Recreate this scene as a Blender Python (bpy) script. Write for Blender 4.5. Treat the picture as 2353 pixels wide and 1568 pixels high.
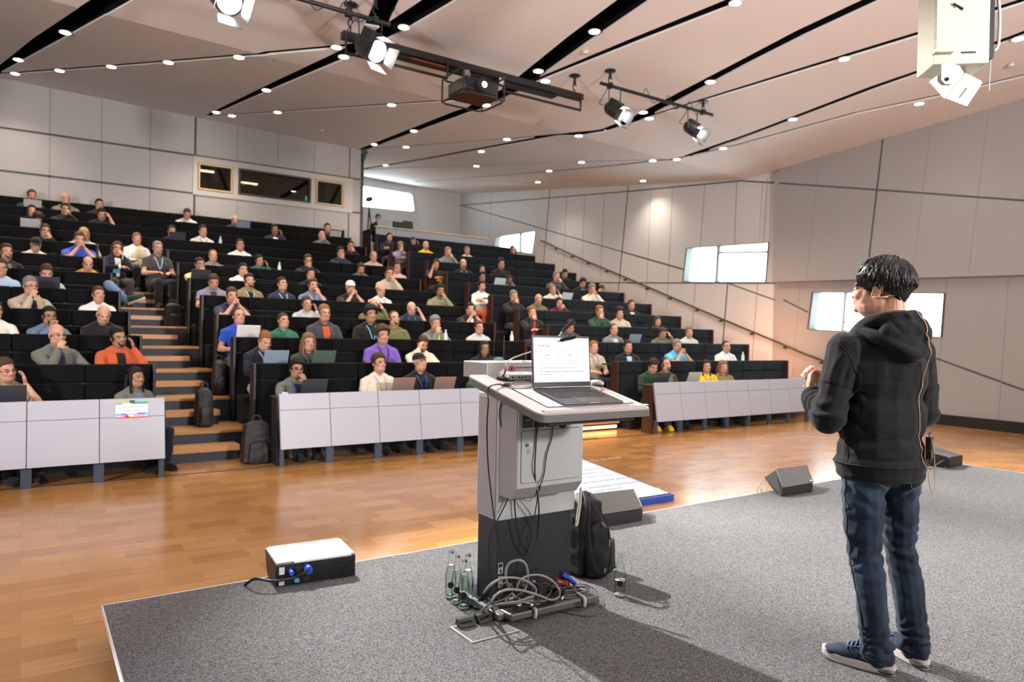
import bpy, bmesh, math, random
from mathutils import Vector, Matrix, Euler, noise
random.seed(7)
V = Vector
for o in list(bpy.data.objects): bpy.data.objects.remove(o)
SC = bpy.context.scene
COL = SC.collection
# ---------------------------------------------------------------- camera
CAMZ = 1.55; FPX = 1641.0; YAW = .5989; ROLL = .0193; PIT = -.0075
_F0 = V((math.sin(YAW), math.cos(YAW), 0)); _R0 = V((math.cos(YAW), -math.sin(YAW), 0)); _U0 = V((0,0,1))
_F = (_F0*math.cos(PIT) + _U0*math.sin(PIT)).normalized()
_U1 = _R0.cross(_F).normalized()
_R = (_R0*math.cos(ROLL) + _U1*math.sin(ROLL)).normalized()
_U = _R.cross(_F).normalized()
cam = bpy.data.cameras.new('camera'); camo = bpy.data.objects.new('camera', cam); COL.objects.link(camo)
cam.sensor_width = 36; cam.lens = FPX/2353*36; cam.clip_start = .05; cam.clip_end = 200
m = Matrix((_R, _U, -_F)).transposed().to_4x4(); m.translation = V((0,0,CAMZ)); camo.matrix_world = m
cam.dof.use_dof = True; cam.dof.focus_distance = 3.2; cam.dof.aperture_fstop = 3.0
SC.camera = camo
def ray(px, py): return _F + _R*((px-1176.5)/FPX) - _U*((py-784)/FPX)
def hit(px, py, pt, n):
    """where the line of sight through a photo pixel meets a real surface"""
    d = ray(px,py); o = V((0,0,CAMZ)); n = V(n); return o + d*((V(pt)-o).dot(n)/d.dot(n))
def atZ(px,py,z): return hit(px,py,(0,0,z),(0,0,1))
def atY(px,py,y): return hit(px,py,(0,y,0),(0,1,0))
def atX(px,py,x): return hit(px,py,(x,0,0),(1,0,0))
def atS(px,py,s):
    return V((0,0,CAMZ)) + ray(px,py)*s
# ---------------------------------------------------------------- world, exposure
w = bpy.data.worlds.new('world'); SC.world = w; w.use_nodes = True
bg = w.node_tree.nodes['Background']; bg.inputs[0].default_value = (.86,.94,1,1); bg.inputs[1].default_value = 9.0
SC.view_settings.view_transform = 'Standard'; SC.view_settings.look = 'None'
SC.cycles.transparent_max_bounces = 40; SC.cycles.caustics_reflective = False; SC.cycles.caustics_refractive = False
SC.view_settings.gamma = 1; SC.view_settings.use_curve_mapping = False; SC.view_settings.exposure = 0.9
# ---------------------------------------------------------------- lights
def lamp(kind, name, loc, energy, color=(1,1,1), aim=None, **kw):
    l = bpy.data.lights.new(name, kind); l.energy = energy; l.color = color
    for k,v in kw.items(): setattr(l,k,v)
    o = bpy.data.objects.new(name, l); COL.objects.link(o); o.location = loc
    if aim is not None: o.rotation_euler = (V(aim)-V(loc)).to_track_quat('-Z','Y').to_euler()
    return o
# ---------------------------------------------------------------- materials
MATS = {}
def _mat(name):
    m = bpy.data.materials.new(name); m.use_nodes = True
    nt = m.node_tree; return m, nt, nt.nodes['Principled BSDF']
def mat(name, col, rough=.6, metal=0, spec=.5, bump=0, bscale=80, var=0, vscale=6, emit=None, estr=0, sheen=0, coat=0, stretch=None, alpha=None, trans=0, ior=1.45, sss=0):
    if name in MATS: return MATS[name]
    m, nt, b = _mat(name); N = nt.nodes; L = nt.links
    col = tuple(col)+(1,) if len(col)==3 else col
    b.inputs['Base Color'].default_value = col; b.inputs['Roughness'].default_value = rough
    b.inputs['Metallic'].default_value = metal; b.inputs['Specular IOR Level'].default_value = spec
    b.inputs['IOR'].default_value = ior
    if sheen: b.inputs['Sheen Weight'].default_value = sheen
    if coat: b.inputs['Coat Weight'].default_value = coat; b.inputs['Coat Roughness'].default_value = .1
    if trans: b.inputs['Transmission Weight'].default_value = trans
    if sss:
        b.inputs['Subsurface Weight'].default_value = sss; b.inputs['Subsurface Radius'].default_value = (1,.35,.2); b.inputs['Subsurface Scale'].default_value = .01
    if emit: b.inputs['Emission Color'].default_value = tuple(emit)+(1,); b.inputs['Emission Strength'].default_value = estr
    if bump or var:
        tc = N.new('ShaderNodeTexCoord'); mp = N.new('ShaderNodeMapping'); L.new(tc.outputs['Object'], mp.inputs[0])
        if stretch: mp.inputs['Scale'].default_value = stretch
    if bump:
        n = N.new('ShaderNodeTexNoise'); n.inputs['Scale'].default_value = bscale; n.inputs['Detail'].default_value = 3
        bp = N.new('ShaderNodeBump'); bp.inputs['Strength'].default_value = bump; bp.inputs['Distance'].default_value = .003
        L.new(mp.outputs[0], n.inputs['Vector']); L.new(n.outputs['Fac'], bp.inputs['Height']); L.new(bp.outputs[0], b.inputs['Normal'])
    if var:
        n = N.new('ShaderNodeTexNoise'); n.inputs['Scale'].default_value = vscale; n.inputs['Detail'].default_value = 4
        mx = N.new('ShaderNodeMix'); mx.data_type = 'RGBA'
        mx.inputs[6].default_value = tuple(c*(1-var) for c in col[:3])+(1,); mx.inputs[7].default_value = tuple(min(1,c*(1+var)) for c in col[:3])+(1,)
        L.new(mp.outputs[0], n.inputs['Vector']); L.new(n.outputs['Fac'], mx.inputs[0]); L.new(mx.outputs[2], b.inputs['Base Color'])
    MATS[name] = m; return m
def emis(name, col, s):
    if name in MATS: return MATS[name]
    m = bpy.data.materials.new(name); m.use_nodes = True; nt = m.node_tree
    nt.nodes.clear(); e = nt.nodes.new('ShaderNodeEmission'); o = nt.nodes.new('ShaderNodeOutputMaterial')
    e.inputs[0].default_value = tuple(col)+(1,); e.inputs[1].default_value = s; nt.links.new(e.outputs[0], o.inputs[0]); MATS[name]=m; return m
def pane_mat(name, tint=(.95,1,1), refl=.12):
    m = bpy.data.materials.new(name); m.use_nodes = True; nt = m.node_tree; nt.nodes.clear(); N=nt.nodes
    t = N.new('ShaderNodeBsdfTransparent'); t.inputs[0].default_value = tuple(tint)+(1,)
    g = N.new('ShaderNodeBsdfGlossy'); g.inputs['Roughness'].default_value = .02
    x = N.new('ShaderNodeMixShader'); x.inputs[0].default_value = refl; o = N.new('ShaderNodeOutputMaterial')
    nt.links.new(t.outputs[0], x.inputs[1]); nt.links.new(g.outputs[0], x.inputs[2]); nt.links.new(x.outputs[0], o.inputs[0]); return m
def thin_glass(name, tint, base=.06):
    m = bpy.data.materials.new(name); m.use_nodes = True; nt = m.node_tree; nt.nodes.clear(); N=nt.nodes
    t = N.new('ShaderNodeBsdfTransparent'); t.inputs[0].default_value = tuple(tint)+(1,)
    g = N.new('ShaderNodeBsdfGlossy'); g.inputs['Roughness'].default_value = .03
    lw = N.new('ShaderNodeLayerWeight'); lw.inputs[0].default_value = .07
    x = N.new('ShaderNodeMixShader'); o = N.new('ShaderNodeOutputMaterial'); nt.links.new(lw.outputs['Fresnel'], x.inputs[0])
    nt.links.new(t.outputs[0], x.inputs[1]); nt.links.new(g.outputs[0], x.inputs[2]); nt.links.new(x.outputs[0], o.inputs[0]); return m
# ---------------------------------------------------------------- mesh builder
class MB:
    def __init__(s): s.v=[]; s.f=[]; s.mi=[]; s.cur=0
    def add(s, vs, fs):
        b=len(s.v); s.v += [tuple(x) for x in vs]; s.f += [tuple(i+b for i in f) for f in fs]; s.mi += [s.cur]*len(fs); return s
    def box(s, c, sz, rot=None, M=None):
        x,y,z = (q/2 for q in sz); vs=[V((i*x,j*y,k*z)) for i in(-1,1) for j in(-1,1) for k in(-1,1)]
        R = Euler(rot).to_matrix() if rot else None
        vs=[(R@p if R else p)+V(c) for p in vs]
        if M: vs=[M@p for p in vs]
        return s.add(vs, [(0,1,3,2),(4,6,7,5),(0,4,5,1),(2,3,7,6),(0,2,6,4),(1,5,7,3)])
    def b2(s, x0,x1,y0,y1,z0,z1): return s.box(((x0+x1)/2,(y0+y1)/2,(z0+z1)/2),(x1-x0,y1-y0,z1-z0))
    def hexa(s, lo, hi):
        """solid between two matching polygons"""
        n=len(lo); return s.add(list(lo)+list(hi), [tuple(range(n))[::-1], tuple(range(n,2*n))]+[(i,(i+1)%n,n+(i+1)%n,n+i) for i in range(n)])
    def slab(s, poly, d):
        d=V(d); return s.hexa([V(p) for p in poly],[V(p)+d for p in poly])
    def ell(s, c, r, M=None, nu=14, nv=9):
        if not hasattr(r,'__len__'): r=(r,r,r)
        vs=[]; fs=[]
        for j in range(1,nv):
            t=math.pi*j/nv
            for i in range(nu):
                a=2*math.pi*i/nu; p=V((r[0]*math.sin(t)*math.cos(a), r[1]*math.sin(t)*math.sin(a), r[2]*math.cos(t)))
                vs.append(p)
        vs.append(V((0,0,r[2]))); vs.append(V((0,0,-r[2]))); T=len(vs)-2
        for j in range(nv-2):
            for i in range(nu): a=j*nu+i; b=j*nu+(i+1)%nu; fs.append((a,a+nu,b+nu,b))
        for i in range(nu): fs.append((T,i,(i+1)%nu)); fs.append((T+1,(nv-2)*nu+(i+1)%nu,(nv-2)*nu+i))
        if M is not None and len(M)==3: vs=[M@p for p in vs]
        vs=[p+V(c) for p in vs]
        if M is not None and len(M)==4: vs=[M@p for p in vs]
        return s.add(vs,fs)
    def tube(s, pts, r, n=8, cap=True, flat=1, closed=False):
        pts=[V(p) for p in pts]; k=len(pts)
        rs = r if hasattr(r,'__len__') else [r]*k
        vs=[]; fs=[]; up=None
        for i,p in enumerate(pts):
            if closed: d=(pts[(i+1)%k]-pts[i-1])
            else: d=(pts[min(i+1,k-1)]-pts[max(i-1,0)])
            if d.length<1e-9: d=V((0,0,1))
            d.normalize()
            if up is None:
                up = V((0,0,1)) if abs(d.z)<.9 else V((0,1,0))
            a=(up-d*up.dot(d))
            if a.length<1e-6: a=d.orthogonal()
            a.normalize(); b=d.cross(a); up=a
            for j in range(n):
                t=2*math.pi*j/n; vs.append(p+(a*math.cos(t)*flat+b*math.sin(t))*rs[i])
        for i in range(k if closed else k-1):
            for j in range(n):
                a=i*n+j; b=i*n+(j+1)%n; c=((i+1)%k)*n; fs.append((a,b,c+(j+1)%n,c+j))
        if cap and not closed: fs.append(tuple(range(n))[::-1]); fs.append(tuple((k-1)*n+j for j in range(n)))
        return s.add(vs,fs)
    def cyl(s, a, b, r, n=16, r2=None): return s.tube([a,b],[r, r if r2 is None else r2],n)
    def cap(s, a, b, ra, rb, n=12):
        a=V(a); b=V(b); s.tube([a,b],[ra,rb],n); s.ell(a,ra,nu=12,nv=8); s.ell(b,rb,nu=12,nv=8); return s
    def lathe(s, prof, n=20, c=(0,0,0), M=None):
        vs=[]; fs=[]
        for (r,z) in prof:
            for j in range(n): t=2*math.pi*j/n; vs.append(V((r*math.cos(t),r*math.sin(t),z))+V(c))
        for i in range(len(prof)-1):
            for j in range(n): a=i*n+j;b=i*n+(j+1)%n; fs.append((a,b,b+n,a+n))
        if prof[0][0]>1e-6: fs.append(tuple(range(n))[::-1])
        if prof[-1][0]>1e-6: fs.append(tuple((len(prof)-1)*n+j for j in range(n)))
        if M is not None: vs=[M@p for p in vs]
        return s.add(vs,fs)
    def xf(s, M): s.v=[tuple(M@V(p)) for p in s.v]; return s
    def mesh(s, name, mats=(), smooth=None):
        me=bpy.data.meshes.new(name); me.from_pydata(s.v,[],s.f); me.update()
        for m in (mats if isinstance(mats,(list,tuple)) else [mats]): me.materials.append(m)
        if any(s.mi): me.polygons.foreach_set('material_index', s.mi)
        fin(me, smooth); return me
def fin(me, smooth):
    if smooth is not None:
        me.polygons.foreach_set('use_smooth',[True]*len(me.polygons))
        if smooth<180: me.set_sharp_from_angle(angle=math.radians(smooth))
    me.update()
def ob(name, mb, mats, parent=None, smooth=None, bevel=0, fix=True):
    me = mb.mesh(name, mats, None) if isinstance(mb,MB) else mb
    if isinstance(mb,MB):
        if fix:
            bm=bmesh.new(); bm.from_mesh(me); bmesh.ops.recalc_face_normals(bm,faces=bm.faces); bm.to_mesh(me); bm.free()
        fin(me, smooth)
    elif mats is not None and not len(me.materials):
        for q in (mats if isinstance(mats,(list,tuple)) else [mats]): me.materials.append(q)
    o=bpy.data.objects.new(name, me); COL.objects.link(o)
    if parent is not None:
        o.parent=parent; o.matrix_parent_inverse = parent_inv(parent)
    if bevel:
        b=o.modifiers.new('bevel','BEVEL'); b.width=bevel; b.segments=2; b.limit_method='ANGLE'; b.angle_limit=math.radians(40); b.harden_normals=False
    return o
def parent_inv(p):
    return (Matrix.Translation(p.location) @ p.rotation_euler.to_matrix().to_4x4() @ Matrix.Diagonal((*p.scale,1))).inverted()
def tag(o, label, cat, group=None):
    o['label']=label; o['category']=cat
    if group: o['group']=group
    return o
def thing(name, label, cat, loc=(0,0,0), rz=0, group=None):
    o=bpy.data.objects.new(name,None); COL.objects.link(o); o.location=loc; o.rotation_euler=(0,0,rz); o.empty_display_size=.1
    return tag(o,label,cat,group)
def struct(name, mb, m, **kw):
    o=ob(name,mb,m,**kw); o['kind']='structure'; return o
def copytree(root, parent=None):
    c=root.copy(); COL.objects.link(c)
    if parent is not None: c.parent=parent; c.matrix_parent_inverse=root.matrix_parent_inverse.copy()
    for ch in root.children: copytree(ch,c)
    return c
def smooth_path(pts, k=6, closed=False):
    pts=[V(p) for p in pts]; out=[]; n=len(pts)
    for i in range(n if closed else n-1):
        p0=pts[i-1] if (i>0 or closed) else pts[0]; p1=pts[i]; p2=pts[(i+1)%n]; p3=pts[(i+2)%n] if (closed or i+2<n) else pts[-1]
        for j in range(k):
            t=j/k; out.append(.5*((2*p1)+(-p0+p2)*t+(2*p0-5*p1+4*p2-p3)*t*t+(-p0+3*p1-3*p2+p3)*t*t*t))
    if not closed: out.append(pts[-1])
    return out
def remesh(mb, voxel, iters=4, fac=.5, disp=None, name='m', dec=None):
    me=mb.mesh(name) if isinstance(mb,MB) else mb
    o=bpy.data.objects.new('tmp',me); COL.objects.link(o)
    r=o.modifiers.new('r','REMESH'); r.mode='VOXEL'; r.voxel_size=voxel; r.adaptivity=0
    if iters:
        s=o.modifiers.new('s','SMOOTH'); s.factor=fac; s.iterations=iters
    if dec:
        d=o.modifiers.new('d','DECIMATE'); d.ratio=dec
    dg=bpy.context.evaluated_depsgraph_get(); dg.update()
    out=bpy.data.meshes.new_from_object(o.evaluated_get(dg)); bpy.data.objects.remove(o); bpy.data.meshes.remove(me)
    out.name=name
    if disp:
        nn=[v.normal.copy() for v in out.vertices]
        for v,n in zip(out.vertices,nn):
            d=disp(v.co,n)
            if hasattr(d,'__len__'): v.co=v.co+V(d)
            else: v.co=v.co+n*d
        out.update()
    fin(out,180); return out
def text(body, size, M, m, name='lettering', parent=None, ext=.0004, align='LEFT', bold=0):
    cu=bpy.data.curves.new('t','FONT'); cu.body=body; cu.size=size; cu.extrude=ext; cu.align_x=align; cu.resolution_u=2; cu.offset=bold
    o=bpy.data.objects.new('tt',cu); COL.objects.link(o); dg=bpy.context.evaluated_depsgraph_get(); dg.update()
    me=bpy.data.meshes.new_from_object(o.evaluated_get(dg)); bpy.data.objects.remove(o)
    me.transform(M); me.materials.clear(); me.materials.append(m)
    return ob(name,me,m,parent)
def frame(o, x, y):
    x=V(x).normalized(); z=x.cross(V(y)).normalized(); y=z.cross(x); M=Matrix((x,y,z)).transposed().to_4x4(); M.translation=V(o); return M
# ================================================================ ROOM
m_ceil = mat('ceiling paint',(.80,.75,.735),.75,bump=.05,bscale=200)
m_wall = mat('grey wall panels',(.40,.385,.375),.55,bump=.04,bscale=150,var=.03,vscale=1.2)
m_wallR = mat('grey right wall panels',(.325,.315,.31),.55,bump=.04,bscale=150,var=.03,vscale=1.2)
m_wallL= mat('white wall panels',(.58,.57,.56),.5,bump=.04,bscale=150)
m_seam = mat('panel joint',(.07,.085,.075),.8)
m_seam2= mat('fine panel joint',(.26,.26,.25),.8)
m_black= mat('black satin',(.012,.013,.014),.45)
m_blackmet = mat('black painted metal',(.015,.016,.018),.35,spec=.5)
m_slot = mat('slot interior',(.006,.006,.007),.9,spec=.1)
m_dark = mat('black fabric',(.0042,.0044,.005),.9,sheen=.02,bump=.3,bscale=900,spec=.15)
m_navy = mat('dark blue painted step',(.018,.026,.042),.5)
m_white= mat('white laminate',(.80,.81,.85),.35)
def parquet():
    m,nt,b=_mat('parquet'); N=nt.nodes; L=nt.links
    tc=N.new('ShaderNodeTexCoord'); mp=N.new('ShaderNodeMapping'); L.new(tc.outputs['Object'],mp.inputs[0])
    br=N.new('ShaderNodeTexBrick'); br.inputs['Scale'].default_value=1; br.offset=.37; br.inputs['Brick Width'].default_value=.36; br.inputs['Row Height'].default_value=.18
    br.inputs['Mortar Size'].default_value=.0008; br.inputs['Color1'].default_value=(.34,.155,.042,1); br.inputs['Color2'].default_value=(.46,.235,.078,1); br.inputs['Mortar'].default_value=(.25,.12,.04,1)
    L.new(mp.outputs[0],br.inputs['Vector'])
    mp2=N.new('ShaderNodeMapping'); mp2.inputs['Scale'].default_value=(1.5,70,1); L.new(tc.outputs['Object'],mp2.inputs[0])
    n=N.new('ShaderNodeTexNoise'); n.inputs['Scale'].default_value=1.6; n.inputs['Detail'].default_value=5; L.new(mp2.outputs[0],n.inputs['Vector'])
    mx=N.new('ShaderNodeMix'); mx.data_type='RGBA'; mx.blend_type='OVERLAY'; mx.inputs[0].default_value=.55
    L.new(br.outputs['Color'],mx.inputs[6]); L.new(n.outputs['Fac'],mx.inputs[7]); L.new(mx.outputs[2],b.inputs['Base Color'])
    rr=N.new('ShaderNodeMapRange'); rr.inputs[3].default_value=.16; rr.inputs[4].default_value=.30; L.new(n.outputs['Fac'],rr.inputs[0]); L.new(rr.outputs[0],b.inputs['Roughness'])
    b.inputs['Specular IOR Level'].default_value=.55; b.inputs['Coat Weight'].default_value=.18; b.inputs['Coat Roughness'].default_value=.12
    return m
m_wood=parquet()
m_step=mat('oak step',(.42,.22,.075),.4,var=.25,vscale=5,stretch=(1,14,14))
def carpet():
    m,nt,b=_mat('grey carpet'); N=nt.nodes; L=nt.links
    tc=N.new('ShaderNodeTexCoord'); n=N.new('ShaderNodeTexNoise'); n.inputs['Scale'].default_value=150; n.inputs['Detail'].default_value=3; n.inputs['Roughness'].default_value=.75
    L.new(tc.outputs['Object'],n.inputs['Vector']); cr=N.new('ShaderNodeValToRGB'); L.new(n.outputs['Fac'],cr.inputs[0])
    cr.color_ramp.elements[0].position=.36; cr.color_ramp.elements[0].color=(.042,.042,.044,1); cr.color_ramp.elements[1].position=.66; cr.color_ramp.elements[1].color=(.26,.26,.27,1)
    n2=N.new('ShaderNodeTexNoise'); n2.inputs['Scale'].default_value=1.3; L.new(tc.outputs['Object'],n2.inputs['Vector'])
    mx=N.new('ShaderNodeMix'); mx.data_type='RGBA'; mx.blend_type='MULTIPLY'; mx.inputs[0].default_value=.25; L.new(cr.outputs[0],mx.inputs[6]); L.new(n2.outputs['Fac'],mx.inputs[7]); L.new(mx.outputs[2],b.inputs['Base Color'])
    bp=N.new('ShaderNodeBump'); bp.inputs['Strength'].default_value=1; bp.inputs['Distance'].default_value=.004; L.new(n.outputs['Fac'],bp.inputs['Height']); L.new(bp.outputs[0],b.inputs['Normal'])
    b.inputs['Roughness'].default_value=1; b.inputs['Specular IOR Level'].default_value=.1; return m
m_carpet=carpet()
# floor
RR=.319; DD=.96; YF1=9.231; TT=.823
struct('floor', MB().b2(-7,16,-5,YF1,-.2,0), m_wood)
# walls -------------------------------------------------------
KX,KY=14.85,10.65                                # kink of the right wall
NX,NY=KX-.067*15.8, KY-15.8                     # its near end
FX,FY=14.70,25.5                                # far corner
def nearwall(px,py,off=0):
    n=V((KY-NY,-(KX-NX),0)).normalized()       # outward normal
    return hit(px,py,V((KX,KY,0))-n*off,n)
def farwall(px,py,off=0):
    n=V((FY-KY,-(FX-KX),0)).normalized()
    return hit(px,py,V((KX,KY,0))-n*off,n)
nN=V((KY-NY,-(KX-NX),0)).normalized(); nF=V((FY-KY,-(FX-KX),0)).normalized()
YB=19.05; YR=25.5; XE=7.75                        # booth wall, recess wall, booth wall end
YCR=11.5
def zc(x,y): return 5.57-.025*(x-14.8)+(.125 if y>YCR else -.045)*(y-YCR)
CUT=[]
def boolean(o, cutters):
    """cut real openings"""
    bmx=MB()
    for c in cutters: bmx.v_off=0; bmx.add(c.v,c.f)
    objs=[]
    for c in cutters:
        me=c.mesh('cut'); bm=bmesh.new(); bm.from_mesh(me); bmesh.ops.recalc_face_normals(bm,faces=bm.faces); bm.to_mesh(me); bm.free()
        co=bpy.data.objects.new('cut',me); COL.objects.link(co); objs.append(co)
        md=o.modifiers.new('b','BOOLEAN'); md.operation='DIFFERENCE'; md.solver='EXACT'; md.object=co
    dg=bpy.context.evaluated_depsgraph_get(); dg.update()
    me=bpy.data.meshes.new_from_object(o.evaluated_get(dg)); o.modifiers.clear(); old=o.data; o.data=me
    for co in objs: bpy.data.objects.remove(co)
def wallslab(name,p,q,z1a,z1b,n,thick,m,z0=-.2):
    p=V(p);q=V(q);n=V(n)
    lo=[V((p.x,p.y,z0)),V((q.x,q.y,z0)),V((q.x,q.y,z1b)),V((p.x,p.y,z1a))]
    return struct(name, MB().slab(lo,n*thick), m)
m_out=mat('white reveal',(.85,.88,.9),.5)
# windows: (name, wall function, corner pixels, normal, mullions)
m_pane=pane_mat('window glass',(.96,1,1),.05)
m_wfr=mat('dark grey window frame',(.06,.065,.06),.5)
def window(idx, fn, cs, n, mulls, wall, bars=()):
    P=[fn(*c) for c in cs]; n=V(n)
    CUT.append((wall, MB().hexa([p-n*.5 for p in P],[p+n*.9 for p in P])))
    fr=MB()
    c=sum(P,V())/4
    for i in range(4):
        a,b=P[i],P[(i+1)%4]; ia,ib=a+(c-a)*.03, b+(c-b)*.03
        fr.hexa([a-n*.01,b-n*.01,ib-n*.01,ia-n*.01],[a+n*.22,b+n*.22,ib+n*.22,ia+n*.22])
    w=struct('window_%d'%idx, fr, m_wfr)
    g=ob('pane',MB().hexa([p+n*.19 for p in P],[p+n*.2 for p in P]),m_pane,w)
    for (a,b,wd) in mulls:
        a=fn(*a);b=fn(*b); d=(b-a).normalized(); s=d.cross(n).normalized()*wd/2
        ob('mullion',MB().hexa([a-s+n*.1,b-s+n*.1,b+s+n*.1,a+s+n*.1],[a-s+n*.19,b-s+n*.19,b+s+n*.19,a+s+n*.19]),mat('pale grey mullion',(.45,.5,.5),.5),w)
    # light portal just outside
    l=bpy.data.lights.new('window_portal','AREA'); l.shape='RECTANGLE'; l.size=(P[1]-P[0]).length*1.02; l.size_y=(P[3]-P[0]).length*1.1; l.cycles.is_portal=True
    lo=bpy.data.objects.new('window_portal',l); COL.objects.link(lo); lo.location=c+n*.3; lo.rotation_euler=(-n).to_track_quat('-Z','Z').to_euler()
bY=lambda px,py:atY(px,py,YR)
window(1,bY,[(815,423),(950,445),(956,487),(820,474)],(0,1,0),[], 'recess')
window(2,farwall,[(1137,545),(1231,531),(1224,583),(1135,570)],nF,[((1191,537),(1190,578),.12)],'far')
window(3,farwall,[(1577,570),(1768,557),(1761,649),(1568,648)],nF,[((1645,566),(1640,648),.1),((1645,580),(1766,578),.05)],'far')
window(4,nearwall,[(1866,671),(2174,674),(2166,776),(1855,757)],nN,[((1936,672),(1929,762),.06),((1929,740),(2168,752),.03)],'near')
wf=wallslab('wall_right', (KX,KY),(FX,FY),9,9,nF,.35,m_wallL)
wr=wallslab('wall_recess',(XE-2.5,YR),(FX+.5,YR),9,9,(0,1,0),.35,m_wallL)
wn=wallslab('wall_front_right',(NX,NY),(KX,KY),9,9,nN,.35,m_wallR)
for wall,o in (('far',wf),('recess',wr),('near',wn)): boolean(o,[c for k,c in CUT if k==wall])
struct('wall_left', MB().b2(-7.2,-7,-5,YB+.3,-.2,9), m_wall)
struct('wall_front', MB().b2(-7.2,NX+.6,-5.2,-5,-.2,9), m_wall)
struct('wall_return', MB().b2(XE-.2,XE,YB+.24,YR,-.2,9), m_wallL)
# booth wall, with the three booth windows cut out
BY=lambda px,py:atY(px,py,YB)
wb=struct('wall_back', MB().b2(-7.2,XE,YB,YB+.24,-.2,9), m_wall)
panes=[[(456,377),(534,387.5),(533,444),(455,435)],[(549,386),(711,408),(712,468),(548.6,448)],[(726,413.5),(788,422.5),(787,473),(725,469)]]
rects=[]
for p in panes:
    q=[BY(*c) for c in p]; rects.append((min(q[0].x,q[3].x),max(q[1].x,q[2].x),(q[2].z+q[3].z)/2,(q[0].z+q[1].z)/2))
zl=sum(r[2] for r in rects)/3; zh=sum(r[3] for r in rects)/3
rects=[(r[0],r[1],zl,zh) for r in rects]
boolean(wb,[MB().b2(r[0],r[1],YB-.1,YB+.4,r[2],r[3]) for r in rects])
m_oak=mat('pale oak frame',(.62,.43,.24),.5); m_beige=mat('grey beige surround',(.50,.47,.43),.6)
sur=MB(); X0,X1=rects[0][0]-.12,rects[2][1]+.28
sur.b2(X0,X1,YB-.03,YB-.002,zh+.02,zh+.16); sur.b2(X0,X1,YB-.03,YB-.002,zl-.14,zl-.02)
for a,b in ((X0,rects[0][0]-.02),(rects[0][1]+.02,rects[1][0]-.02),(rects[1][1]+.02,rects[2][0]-.02),(rects[2][1]+.02,X1)): sur.b2(a,b,YB-.03,YB-.002,zl-.02,zh+.02)
struct('trim_1',sur,m_beige)
m_bglass=pane_mat('booth glass',(.55,.55,.55),.1)
for i,r in enumerate(rects):
    fr=MB(); t=.035
    fr.b2(r[0],r[1],YB-.05,YB+.1,r[2],r[2]+t); fr.b2(r[0],r[1],YB-.05,YB+.1,r[3]-t,r[3]); fr.b2(r[0],r[0]+t,YB-.05,YB+.1,r[2]+t,r[3]-t); fr.b2(r[1]-t,r[1],YB-.05,YB+.1,r[2]+t,r[3]-t)
    w=struct('window_%d'%(5+i),fr,m_oak if i!=1 else mat('dark booth frame',(.05,.045,.04),.5)); ob('pane',MB().b2(r[0]+t,r[1]-t,YB+.04,YB+.05,r[2]+t,r[3]-t),m_bglass,w)
# the control booth behind the glass
bb=MB(); bx0,bx1=rects[0][0]-1,rects[2][1]+.6
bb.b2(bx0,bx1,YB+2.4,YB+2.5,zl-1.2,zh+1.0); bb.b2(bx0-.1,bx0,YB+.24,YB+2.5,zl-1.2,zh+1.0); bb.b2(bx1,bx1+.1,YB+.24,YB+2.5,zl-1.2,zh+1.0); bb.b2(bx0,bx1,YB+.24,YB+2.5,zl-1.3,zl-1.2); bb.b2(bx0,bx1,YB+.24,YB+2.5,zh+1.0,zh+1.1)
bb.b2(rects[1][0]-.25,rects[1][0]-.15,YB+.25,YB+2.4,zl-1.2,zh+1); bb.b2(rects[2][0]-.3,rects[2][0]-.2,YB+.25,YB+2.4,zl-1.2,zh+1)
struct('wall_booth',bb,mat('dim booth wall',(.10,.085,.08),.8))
ld=MB(); lx=(rects[1][0]+rects[1][1])/2-.45
for dx in (0,.5): ld.b2(lx+dx,lx+dx+.05,YB+1.2,YB+1.25,zl-1.2,zh+.6)
for k in range(6): ld.b2(lx,lx+.55,YB+1.2,YB+1.25,zl-.8+k*.36,zl-.76+k*.36)
tag(ob('ladder_rack',ld,mat('dark rack',(.10,.10,.11),.5)),'dark upright rack standing inside the control booth behind the wide middle window','rack')
tag(ob('exit_sign',MB().b2(rects[2][1]-.38,rects[2][1]-.18,YB+2.35,YB+2.39,zl+.35,zl+.62),emis('green sign',(.12,.9,.4),.8)),'small green lit sign seen through the right booth window','sign')
for k,(px,py,wd) in enumerate([(473,394,.42),(528,416,.22)]):
    p=atY(px,py,YB+1.6); tag(ob('booth_lamp',MB().b2(p.x-wd/2,p.x+wd/2,p.y,p.y+.12,p.z,p.z+.04),emis('booth lamp glow',(1,.8,.55),3)),'thin warm lamp glowing inside the booth, '+('upper left' if k==0 else 'lower right')+' in the left booth window','lamp')
p=atY(572,437,YB+1.0); t=thing('desk_lamp','round dark lamp with a glowing top at the left of the wide booth window','lamp',p)
ob('lamp_shade',MB().ell(p,(.32,.2,.16)),mat('smoked lamp',(.05,.05,.06),.2),t,smooth=180); ob('lamp_tube',MB().b2(p.x-.2,p.x+.22,p.y-.05,p.y+.05,p.z+.17,p.z+.2),emis('booth lamp glow',(1,.8,.55),3),t)
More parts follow.
